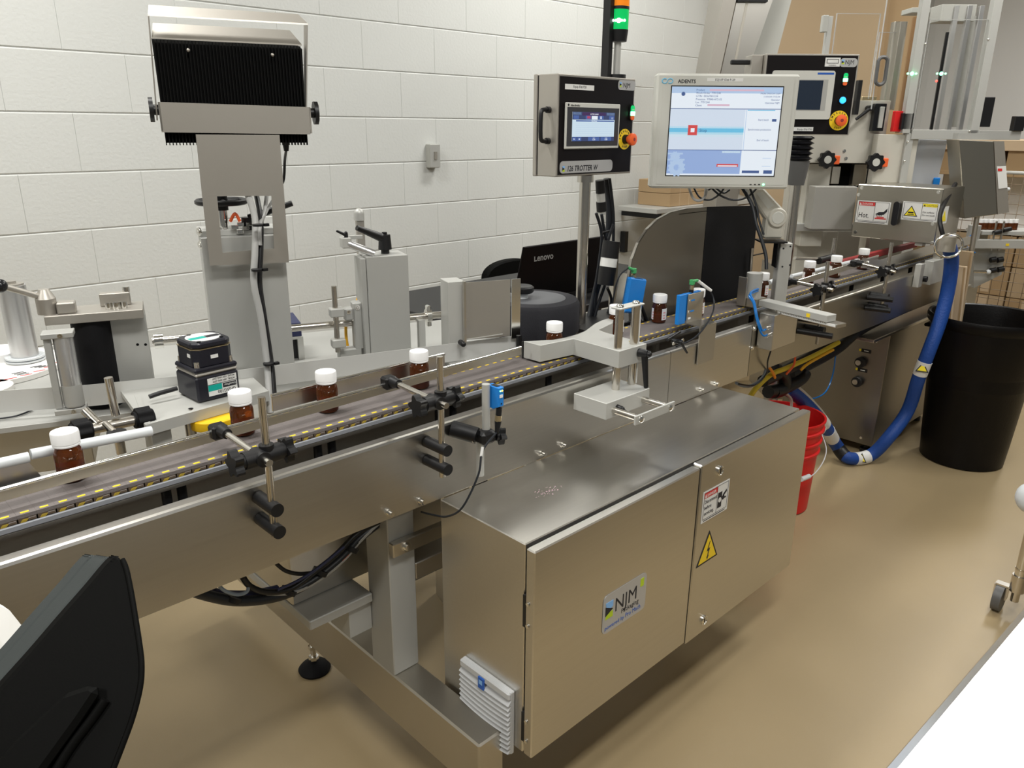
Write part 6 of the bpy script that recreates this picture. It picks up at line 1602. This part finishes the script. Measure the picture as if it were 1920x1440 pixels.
obj('orange_cable', MB().tube([at(1442, 688, y=JY - .05), at(1450, 700, y=JY - .05), at(1453, 708, y=JY - .04)], .005, n=8), 'orange_yellow', jb)
obj('grey_hose', MB().tube([at(1437, 690, y=JY - .04), at(1430, 708, y=JY - .04), at(1412, 722, y=JY - .04), at(1395, 724, y=JY), at(1380, 718, y=JY + .04)], .0055, n=8), 'grey_blue', jb)
obj('blue_tube', MB().tube([at(1567, 662, y=JY), at(1562, 700, y=JY), at(1548, 735, y=JY), at(1520, 748, y=JY), at(1490, 740, y=JY)], .003, n=8), 'blue_tube', jb)
obj('beige_cable', MB().tube([at(1492, 722, y=JY), at(1520, 748, y=JY), at(1545, 778, y=JY), at(1548, 800, y=JY), at(1542, 812, y=JY)], .0065, n=8), 'cream', jb)
obj('beige_cable', MB().tube([at(1473, 737, y=JY), at(1483, 748, y=JY), at(1484, 762, y=JY)], .0055, n=8), 'cream', jb)
# blue heated hose
hs = thing('blue_hose', 'thick blue heated hose hanging from the tunnel, looping down over the floor', 'hose', (3.35, 1.2, 0))
HP = [at(1776, 452, y=1.04), at(1784, 485, y=1.04), at(1778, 540, y=1.04), at(1763, 600, y=1.04), at(1741, 660, y=1.05), at(1722, 710, y=1.07), at(1702, 770, y=1.10), at(1668, 818, y=1.13), V((3.40, 1.185, .034)), V((3.30, 1.24, .034)), at(1568, 834, y=1.30), at(1548, 800, y=1.30), at(1525, 770, y=1.30), at(1500, 745, y=1.30), at(1475, 728, y=1.30)]
obj('hose_body', MB().tube(HP, .028, n=18), 'blue_hose', hs)
def hpt(i, t):
    a_, b_, c_, d_ = HP[max(i - 1, 0)], HP[i], HP[i + 1], HP[min(i + 2, len(HP) - 1)]
    return .5 * ((2 * b_) + (c_ - a_) * t + (2 * a_ - 5 * b_ + 4 * c_ - d_) * t * t + (3 * b_ - a_ - 3 * c_ + d_) * t ** 3)
def band(i, f, f2, m, name, r=.0295):
    return obj(name, MB().tube([hpt(i, f + (f2 - f) * k / 5) for k in range(6)], .0296, n=22, sub=0), m, hs)
band(4, .35, .85, 'sticker_white', 'hose_label', .0305); band(8, .1, .7, 'sticker_white', 'hose_label', .0315)
band(9, .2, .8, 'black', 'hose_tape', .032); band(10, .35, .8, 'sticker_white', 'hose_label', .031); band(11, .15, .6, 'paper', 'hose_label', .031)
def tri_on(P_, s_, toward):
    n_ = (CPOS - P_).normalized(); u_ = n_.cross(V((0, 0, 1))).normalized() * -1; w_ = u_.cross(n_) * -1
    w_ = V((0, 0, 1)) - n_ * n_.z; w_.normalize(); u_ = w_.cross(n_)
    c = P_ + n_ * .031
    obj('hose_warning', MB().prism([c - u_ * s_ - w_ * s_ * .7, c + u_ * s_ - w_ * s_ * .7, c + w_ * s_], n_ * .001), 'ink', hs)
    s2 = s_ * .72; c = c + n_ * .0012
    obj('hose_warning', MB().prism([c - u_ * s2 - w_ * s2 * .72, c + u_ * s2 - w_ * s2 * .72, c + w_ * s2 * .92], n_ * .0008), 'ink_yellow', hs)
tri_on(hpt(4, .6), .026, None); tri_on(hpt(8, .4), .024, None)
ring = []
c = at(1779, 461, y=1.0)
for k in range(17):
    t_ = 2 * PI * k / 16; ring.append(c + V((.0, -.04 * math.cos(t_), .045 * math.sin(t_))) + V((.03 * math.cos(t_), 0, 0)))
obj('hose_ring', MB().tube(ring, .005, n=8, sub=2), 'chrome', hs)
obj('hose_collar', MB().cyl(HP[0] + V((0, 0, .02)), HP[0] - V((0, 0, .04)), .034, n=20), 'steel_dull', hs)
obj('hose_hanger', MB().tube([HP[0] + V((0, .01, .0)), HP[0] + V((.02, .05, .10)), V((HX + .2, 1.13, zb1 + .01))], .009, n=8), 'black', hs)

# waste bin with boards
bn_ = (3.77, .92)
bi = thing('waste_bin', 'large round black plastic waste bin standing on the tan floor', 'bin', (*bn_, 0))
prof = [(.160, 0), (.170, .004), (.178, .10), (.200, .42), (.214, .44), (.222, .62), (.236, .635), (.240, .66), (.236, .672), (.226, .668), (.216, .62), (.206, .44), (.150, .02), (0, .015)]
obj('bin_body', MB().lathe(prof, (*bn_, .001), n=56), 'bin_black', bi)
for k in (0, 1):
    obj('bin_grip', MB().box(bn_[0] - .05, bn_[0] + .05, bn_[1] + (-.240 if k == 0 else .215), bn_[1] + (-.215 if k == 0 else .240), .585, .60, bev=.004), 'bin_black', bi)
for (p_, w_, lean, top, s_, m_) in ((at(1806, 540, x=3.72), .032, .05, 490, 'light carton board standing in the bin, the nearer one', 'cardboard_light'),):
    pass
def board(px0, px1, ptop, x_, th, s_, m_, tilt):
    a, b = at(px0, ptop, x=x_), at(px1, ptop, x=x_); zt_ = a.z
    ft = .12
    P_ = [(x_, a.y - tilt, ft), (x_, b.y - tilt, ft), (x_, b.y, zt_), (x_, a.y, zt_)]
    t = thing('carton_board', s_, 'cardboard', (x_, a.y, ft))
    obj('board', MB().prism(P_, (th, 0, 0), bev=.001), m_, t)
    obj('board_edge', MB().prism([(x_ - .0012, P_[1][1] + .002, ft), (x_ - .0012, P_[1][1] + .009, ft), (x_ - .0012, b.y + .009, zt_ - .004), (x_ - .0012, b.y + .002, zt_ - .004)], (.001, 0, 0)), 'cardboard', t)
board(1790, 1812, 498, 3.74, .02, 'pale cardboard strip leaning in the waste bin, in front of the taller one', 'cardboard_light', .055)
board(1797, 1824, 470, 3.80, .02, 'tall tan cardboard strip at the back of the waste bin', 'cardboard_tan', .02)
board(1774, 1789, 535, 3.70, .02, 'narrow cardboard strip leaning at the left side of the waste bin', 'cardboard_light', .06)

# red bucket
bc = (2.72, 1.29)
bk = thing('red_bucket', 'red plastic bucket with white grip and wire handle beside the cabinet', 'bucket', (*bc, 0))
prof = [(.122, 0), (.130, .004), (.140, .24), (.148, .245), (.148, .252), (.141, .256), (.143, .285), (.151, .29), (.151, .297), (.144, .30), (.146, .33), (.155, .335), (.155, .342), (.147, .346), (.150, .37), (.156, .372), (.156, .378), (.148, .378), (.142, .34), (.120, .01), (0, .008)]
obj('bucket_body', MB().lathe(prof, (*bc, .001), n=56), 'red', bk)
hp = [at(1540, 812, y=1.21), at(1549, 840, y=1.17), at(1545, 862, y=1.14), at(1530, 885, y=1.12), at(1512, 897, y=1.115), at(1480, 905, y=1.13), at(1440, 890, y=1.2)]
obj('wire_handle', MB().tube(hp, .0022, n=8), 'white_plastic', bk)
a, b = at(1502, 899, y=1.115), at(1517, 893, y=1.115); obj('handle_grip', MB().cyl(a, b, .009, n=14), 'white_plastic', bk)

# ---- racks, fence, cartons at the far right
RX_ = 6.2
def yat(px, py, x): return at(px, py, x=x)
rk = thing('pallet_rack', 'light wooden rack shelf with dark gaps behind the wire fence', 'rack', (RX_ + .2, 1.5, 0))
y0_, y1_ = yat(1930, 290, RX_).y - .3, yat(1765, 290, RX_).y + .2
zt1, zt2 = yat(1850, 262, RX_).z, yat(1850, 282, RX_).z
obj('shelf_board', MB().box(RX_, RX_ + .9, y0_, y1_, zt2, zt1, bev=.003), 'cardboard_light', rk)
zt3 = yat(1850, 322, RX_).z
obj('shelf_board', MB().box(RX_ + .02, RX_ + .9, y0_, y1_, zt3 - .03, zt3, bev=.003), 'cardboard', rk)
ny = 7
for k in range(ny):
    y_ = y0_ + (y1_ - y0_) * (k + .5) / ny
    obj('rack_block', MB().box(RX_ + .03, RX_ + .14, y_ - .06, y_ + .06, zt3 + .0005, zt2 - .0005), 'cardboard', rk)
obj('gap_shade', MB().box(RX_ + .30, RX_ + .32, y0_, y1_, zt3 + .0005, zt2 - .0005), 'shadow_brown', rk)  # dark brown sheet stands in for the shade between the boards
for y_ in (y0_, y1_ - .06): obj('rack_post', MB().box(RX_ + .35, RX_ + .42, y_, y_ + .06, 0, zt3 - .031), 'cardboard', rk)
# white wrapped load below
zw = yat(1850, 455, RX_).z
solo('wrapped_load', MB().box(RX_ + .42, RX_ + .88, y0_ + .1, y1_ - .1, .70, zt3 - .035, bev=.01), 'wall_white', 'white wrapped load on cartons behind the wire fence', 'load')
k = 0
ncol = 3
for row in range(3):
    for c_ in range(ncol):
        ya_ = y0_ + .08 + (y1_ - y0_ - .16) * c_ / ncol; yb_ = y0_ + .08 + (y1_ - y0_ - .16) * (c_ + 1) / ncol - .01
        za_ = .02 + row * .225
        t = thing('carton', ('bottom', 'middle', 'top')[row] + ' row, ' + ('right', 'centre', 'left')[c_] + ' brown carton stacked behind the wire fence', 'box', (RX_ + .6, (ya_ + yb_) / 2, za_), 'cartons behind the wire fence')
        obj('carton_body', MB().box(RX_ + .44, RX_ + .90, ya_, yb_, za_, za_ + .22, bev=.004), ('cardboard', 'cardboard_tan', 'cardboard')[(row + c_) % 3], t)
        obj('carton_tape', MB().box(RX_ + .438, RX_ + .44, (ya_ + yb_) / 2 - .03, (ya_ + yb_) / 2 + .03, za_ + .02, za_ + .21), 'cardboard_light', t)
# wire mesh fence
FX = 5.2
fy0, fy1 = yat(1935, 480, FX).y - .1, yat(1772, 480, FX).y
fz0, fz1 = .15, yat(1850, 322, FX).z
fe = thing('wire_fence', 'brown wire mesh fence panel in front of the stacked cartons', 'fence', (FX, (fy0 + fy1) / 2, 0))
n = int((fy1 - fy0) / .055)
wv = None
for k in range(n + 1):
    mb = MB().cyl((FX, fy0 + .055 * k, fz0), (FX, fy0 + .055 * k, fz1), .0019, n=5); obj('wire', mb, 'mesh_brown', fe)
for k in range(int((fz1 - fz0) / .055) + 1):
    obj('wire', MB().cyl((FX + .004, fy0, fz0 + .055 * k), (FX + .004, fy1, fz0 + .055 * k), .0019, n=5), 'mesh_brown', fe)
obj('fence_rail', MB().cyl((FX, fy0, fz1), (FX, fy1, fz1), .010, n=8), 'alu_light', fe)
for y_ in (fy0, fy1): obj('fence_post', MB().cyl((FX, y_, 0), (FX, y_, fz1 + .01), .016, n=10), 'mesh_brown', fe)

# side conveyor with a row of capped bottles at the far right
sc_ = thing('side_conveyor', 'small far conveyor section with white tipped rod and clamps right of the hose', 'conveyor', at(1880, 450, dep=3.9))
gf = FF(1870, 440, 3.95)
gg = lambda px, py, d=0: (gf.hit(px, py, d).x, d, gf.hit(px, py, d).z)
zc_ = gg(1870, 432)[2]
obj('bed', MB(gf).box(gg(1836, 430)[0], gg(1990, 430)[0], -.03, .12, zc_ - .02, zc_, bev=.002), 'alu_light', sc_)
obj('slide', MB(gf).box(gg(1830, 455, -.06)[0], gg(1925, 455, -.06)[0], -.06, -.02, gg(1870, 466, -.06)[2], gg(1870, 450, -.06)[2], bev=.001), 'alu_light', sc_)
q = gg(1889, 459, -.061); obj('position_tag', MB(gf).box(q[0] - .008, q[0] + .008, -.062, -.060, q[2] - .006, q[2] + .006), 'yellow', sc_)
obj('cylinder_head', MB(gf).cyl((gg(1818, 440)[0], -.03, gg(1818, 452)[2]), (gg(1818, 440)[0], -.03, gg(1818, 421)[2]), .030, n=20), 'alu', sc_)
obj('support_plate', MB(gf).prism([gg(1826, 466, 0), gg(1885, 468, 0), gg(1878, 515, 0), gg(1826, 540, 0)], (0, .05, 0)), 'alu', sc_)
obj('stand', MB(gf).box(gg(1832, 500, .02)[0], gg(1850, 500, .02)[0], .06, .12, 0, zc_ - .02), 'steel_dull', sc_)
obj('stand', MB(gf).box(gg(1975, 500, .02)[0], gg(1990, 500, .02)[0], .06, .12, 0, zc_ - .02), 'steel_dull', sc_)
obj('rod', MB(gf).cyl(gg(1826, 509, -.04), gg(1850, 510, -.04), .007, n=10), 'steel_rod', sc_)
obj('rod_tip', MB(gf).sph(gg(1853, 510, -.04), .013, n=14), 'white_plastic', sc_)
for px, py in ((1862, 488), (1875, 488), (1862, 508), (1876, 506)):
    obj('clamp', MB(gf).cyl(gg(px - 5, py, -.03), gg(px + 5, py - 2, -.03), .014, n=12), 'black', sc_)
for px, py in ((1870, 437), (1888, 432)): obj('clamp', MB(gf).cyl(gg(px - 7, py, -.05), gg(px + 7, py - 3, -.05), .012, n=12), 'black', sc_)
for px in (1866, 1880): obj('rod', MB(gf).cyl((gg(px, 430, -.05)[0], -.05, gg(px, 470, -.05)[2]), (gg(px, 430, -.05)[0], -.05, gg(px, 415, -.05)[2]), .005, n=10), 'steel_rod', sc_)
obj('air_tube', MB(gf).tube([gg(1828, 438, -.05), gg(1816, 446, -.07), gg(1812, 462, -.07), gg(1828, 474, -.06)], .004, n=8), 'blue_tube', sc_)
ORD = ['first', 'second', 'third', 'fourth', 'fifth', 'sixth', 'seventh', 'eighth', 'ninth']
for k in range(8):
    u_ = gg(1846 + k * 9.5, 415)[0]
    p_ = gf.w((u_, .03 + .004 * (k % 2), zc_ + .0008))
    t = thing('small_bottle', ORD[k] + ' from the left in the row of small capped bottles on the far side conveyor', 'bottle', p_, 'queued bottles on the far side conveyor')
    obj('glass_body', MB().cyl(p_, p_ + V((0, 0, .034)), .014, n=14), 'amber', t)
    obj('cap', MB().cyl(p_ + V((0, 0, .034)), p_ + V((0, 0, .052)), .0135, n=14), 'white_cap', t)

# ================================================================== UNDER THE CONVEYOR, LEFT
lc = thing('lower_cables', 'black and blue tubing bundle tied together sagging under the conveyor left of the leg', 'cables', at(560, 1080, y=1.27))
LY = 1.26
def lt_(pts, r, m, dy=0): obj('cable', MB().tube([at(a_, b_, y=LY + dy) for a_, b_ in pts], r, n=10), m, lc)
lt_([(356, 1106), (395, 1118), (440, 1126), (490, 1124), (540, 1112), (590, 1085), (640, 1045), (672, 1010), (712, 978)], .0105, 'dark_cable')
lt_([(380, 1108), (420, 1118), (470, 1118), (520, 1108)], .012, 'navy', .012)
lt_([(455, 1082), (470, 1100), (500, 1110), (545, 1104), (590, 1072), (630, 1040), (668, 1002), (710, 978)], .006, 'black', -.01)
lt_([(408, 1095), (422, 1108), (445, 1115), (462, 1110), (466, 1100)], .0035, 'grey_blue', -.012)
lt_([(516, 1055), (535, 1070), (560, 1076), (585, 1074)], .004, 'black', -.01)
lt_([(520, 1106), (560, 1088), (600, 1062), (645, 1025)], .003, 'navy', -.018)
lt_([(500, 1112), (550, 1110), (600, 1085), (645, 1048), (676, 1012), (716, 975)], .005, 'grey_cable', -.006)
lt_([(640, 1050), (655, 1036), (668, 1022)], .0045, 'orange', -.006)
for px, py in ((437, 1122), (541, 1108), (600, 1072), (658, 1028)):
    q = at(px, py, y=LY); obj('cable_tie', MB().cyl(q - V((.003, 0, .004)), q + V((.003, 0, .004)), .0165, n=14), 'black', lc)

# ================================================================== FOREGROUND
# stainless table, lower right
TZ = .90
e0, e1 = at(1650, 1440, z=TZ), at(1920, 1130, z=TZ)
ty = (e0.y + e1.y) / 2
tb = thing('steel_table', 'stainless work table with rolled bright edge in the lower right corner', 'table', (1.2, -.3, 0))
tf = Fr((e0.x, e0.y), (e1.x - e0.x, e1.y - e0.y))
pts = [(0, -.012, TZ - .035), (0, -.006, TZ - .035), (0, 0, TZ - .010), (0, -.003, TZ - .003), (0, -.010, TZ), (0, -.8, TZ), (0, -.8, TZ - .003), (0, -.018, TZ - .004)]
obj('table_top', MB(tf).prism([(-.5, b_, c_) for a_, b_, c_ in pts], (2.2, 0, 0)), 'table_steel', tb)
for x_ in (-.42, 1.62):
    for y_ in (-.07, -.74): obj('leg', MB(tf).cyl((x_, y_, 0), (x_, y_, TZ - .005), .02, n=16), 'steel_rod', tb)
obj('under_shelf', MB(tf).box(-.42, 1.62, -.74, -.07, .25, .262), 'steel_dull', tb)
# scratches
mb = MB(); rs = random.Random(5)
for i in range(26):
    x_, y_ = rs.uniform(.55, 1.2), ty - rs.uniform(.05, .45); an = rs.uniform(-.4, .9); l = rs.uniform(.02, .07)
    c_, s_ = math.cos(an), math.sin(an); w__ = .0003
    mb.prism([(x_ - s_ * w__, y_ + c_ * w__, TZ + .0002), (x_ + l * c_ - s_ * w__, y_ + l * s_ + c_ * w__, TZ + .0002), (x_ + l * c_ + s_ * w__, y_ + l * s_ - c_ * w__, TZ + .0002), (x_ + s_ * w__, y_ - c_ * w__, TZ + .0002)], (0, 0, .0001))
obj('scratches', mb, 'white_label', tb)['kind'] = 'stuff'
# cart leg with caster
cx_, cy_ = 2.66, .40
ct = thing('cart', 'chrome cart corner post with black caster at the right edge of the floor', 'cart', (cx_, cy_, 0))
pt = at(1912, 930, x=cx_ + .03)
q = at(1908, 1100, z=.10)
px__, py__ = q.x, q.y
zt_ = .75
obj('post', MB().cyl((px__, py__, .13), (px__, py__, zt_), .0165, n=20), 'chrome', ct)
obj('post_collar', MB().cyl((px__, py__, .085), (px__, py__, .14), .021, n=20).cyl((px__, py__, .16), (px__, py__, .165), .018, n=20), 'steel_rod', ct)
obj('caster_stem', MB().cyl((px__, py__, .05), (px__, py__, .085), .012, n=14), 'steel_rod', ct)
obj('caster_wheel', MB().cyl((px__ + .0, py__ + .028, .045), (px__ + .0, py__ + .052, .045), .0445, n=32), 'painted_dark', ct)
obj('caster_fork', MB().box(px__ - .012, px__ + .012, py__ - .01, py__ + .056, .088, .094).box(px__ - .012, px__ + .012, py__ + .020, py__ + .026, .045, .09).box(px__ - .012, px__ + .012, py__ + .0535, py__ + .058, .045, .09), 'steel_rod', ct)
q2 = at(1912, 940, z=.42)
obj('cart_shelf', MB().box(px__ + .0, px__ + .6, py__ - .5, py__ + .012, .42, .44, bev=.003), 'steel_rod', ct)
q3 = at(1925, 958, z=.47)
solo('white_bag', MB().sph((q3.x + .06, q3.y, .486), .045, n=20).sph((q3.x + .12, q3.y - .05, .49), .05, n=16), 'white_plastic', 'white plastic bag on the cart at the right frame edge', 'bag')

# chair back, lower left: upright shell seen from behind
chd = thing('black_chair', 'black plastic chair back with grey padded edge close up at lower left', 'chair', (.1, .75, 0))
A = at(205, 1050, dep=.84); Bp = at(0, 1290, dep=.80); Cq = at(262, 1235, dep=.80)
n_ = (Bp - A).cross(Cq - A).normalized()
if n_.dot(CPOS - A) < 0: n_ = -n_
def pl(px, py, off=0):
    r = ray(px, py); t_ = (A + n_ * off - CPOS).dot(n_) / r.dot(n_); return CPOS + r * t_
out_px = [(-120, 1430), (0, 1292), (60, 1225), (120, 1155), (170, 1098), (205, 1056), (222, 1044), (234, 1060), (243, 1098), (252, 1150), (262, 1215), (265, 1250), (262, 1290), (248, 1345), (228, 1400), (205, 1460), (170, 1560), (60, 1620), (-140, 1640)]
sm_px = []
for i in range(len(out_px)):
    a_, b_, c_, d_ = [V((*out_px[(i + k) % len(out_px)], 0)) for k in (-1, 0, 1, 2)]
    for k in range(4):
        t_ = k / 4; q = .5 * ((2 * b_) + (c_ - a_) * t_ + (2 * a_ - 5 * b_ + 4 * c_ - d_) * t_ * t_ + (3 * b_ - a_ - 3 * c_ + d_) * t_ ** 3); sm_px.append((q.x, q.y))
P_ = [pl(*p) for p in sm_px]
edge = V((0, 0, 0))
# direction in which the pad thickens: away from the viewer and to the left
ed = at(0, 1222, dep=.90) - pl(0, 1292); ed = (at(150, 1052, dep=.90) - pl(200, 1062))
ed = at(146, 1046, dep=.885) - pl(206, 1056)
obj('shell', MB().prism(P_, ed * .22, bev=.003), 'chair_plastic', chd)
sm = lambda k, s_: P_[k]
cen = sum(P_, V((0, 0, 0))) / len(P_)
obj('pad', MB().prism([cen + (p - cen) * .985 + ed * .24 for p in P_], ed * .44, bev=.002), 'chair_pad', chd)
obj('pad_front', MB().prism([cen + (p - cen) * .975 + ed * .70 for p in P_], ed * .32, bev=.003), 'chair_pad', chd)
rp = [pl(-60, 1500, .002), pl(40, 1385, .002), pl(130, 1300, .002), pl(180, 1284, .002), pl(197, 1294, .002), pl(160, 1350, .002), pl(95, 1440, .002), pl(50, 1510, .002)]
obj('shell_rib', MB().prism(rp, n_ * .012, bev=.005), 'chair_plastic', chd)
obj('shell_rib', MB().tube([pl(85, 1480, .002), pl(130, 1405, .002), pl(175, 1345, .002), pl(198, 1312, .002)], .005, n=10), 'chair_plastic', chd)
obj('shell_rim', MB().tube([P_[k] + n_ * .0005 - ed * .02 for k in range(26, 62)], .0028, n=10, sub=0), 'chair_plastic', chd)
low = pl(40, 1560)
obj('seat', MB().box(-.22, .16, .62, 1.02, .44, .50, bev=.02), 'chair_plastic', chd)
obj('back_arm', MB().box(-.03, .05, .60, .66, .40, .72, bev=.01), 'chair_plastic', chd)
obj('pedestal', MB().cyl((-.03, .82, .07), (-.03, .82, .44), .03, n=16), 'black', chd)
for k in range(5):
    t_ = 2 * PI * k / 5 + .3; obj('base_arm', MB().cyl((-.03, .82, .075), (-.03 + .26 * math.cos(t_), .82 + .26 * math.sin(t_), .055), .018, r2=.012, n=10).sph((-.03 + .26 * math.cos(t_), .82 + .26 * math.sin(t_), .027), .026, n=12), 'black', chd)
w0_ = [at(-60, 1105, dep=.98), at(0, 1130, dep=.98), at(22, 1142, dep=.98), at(46, 1172, dep=.97), at(20, 1230, dep=.96), at(-60, 1300, dep=.95)]
solo('white_cloth', MB().prism(w0_, (-.012, .02, 0), bev=.003), 'paper', 'corner of a white cloth draped over the far side of the black chair', 'cloth')
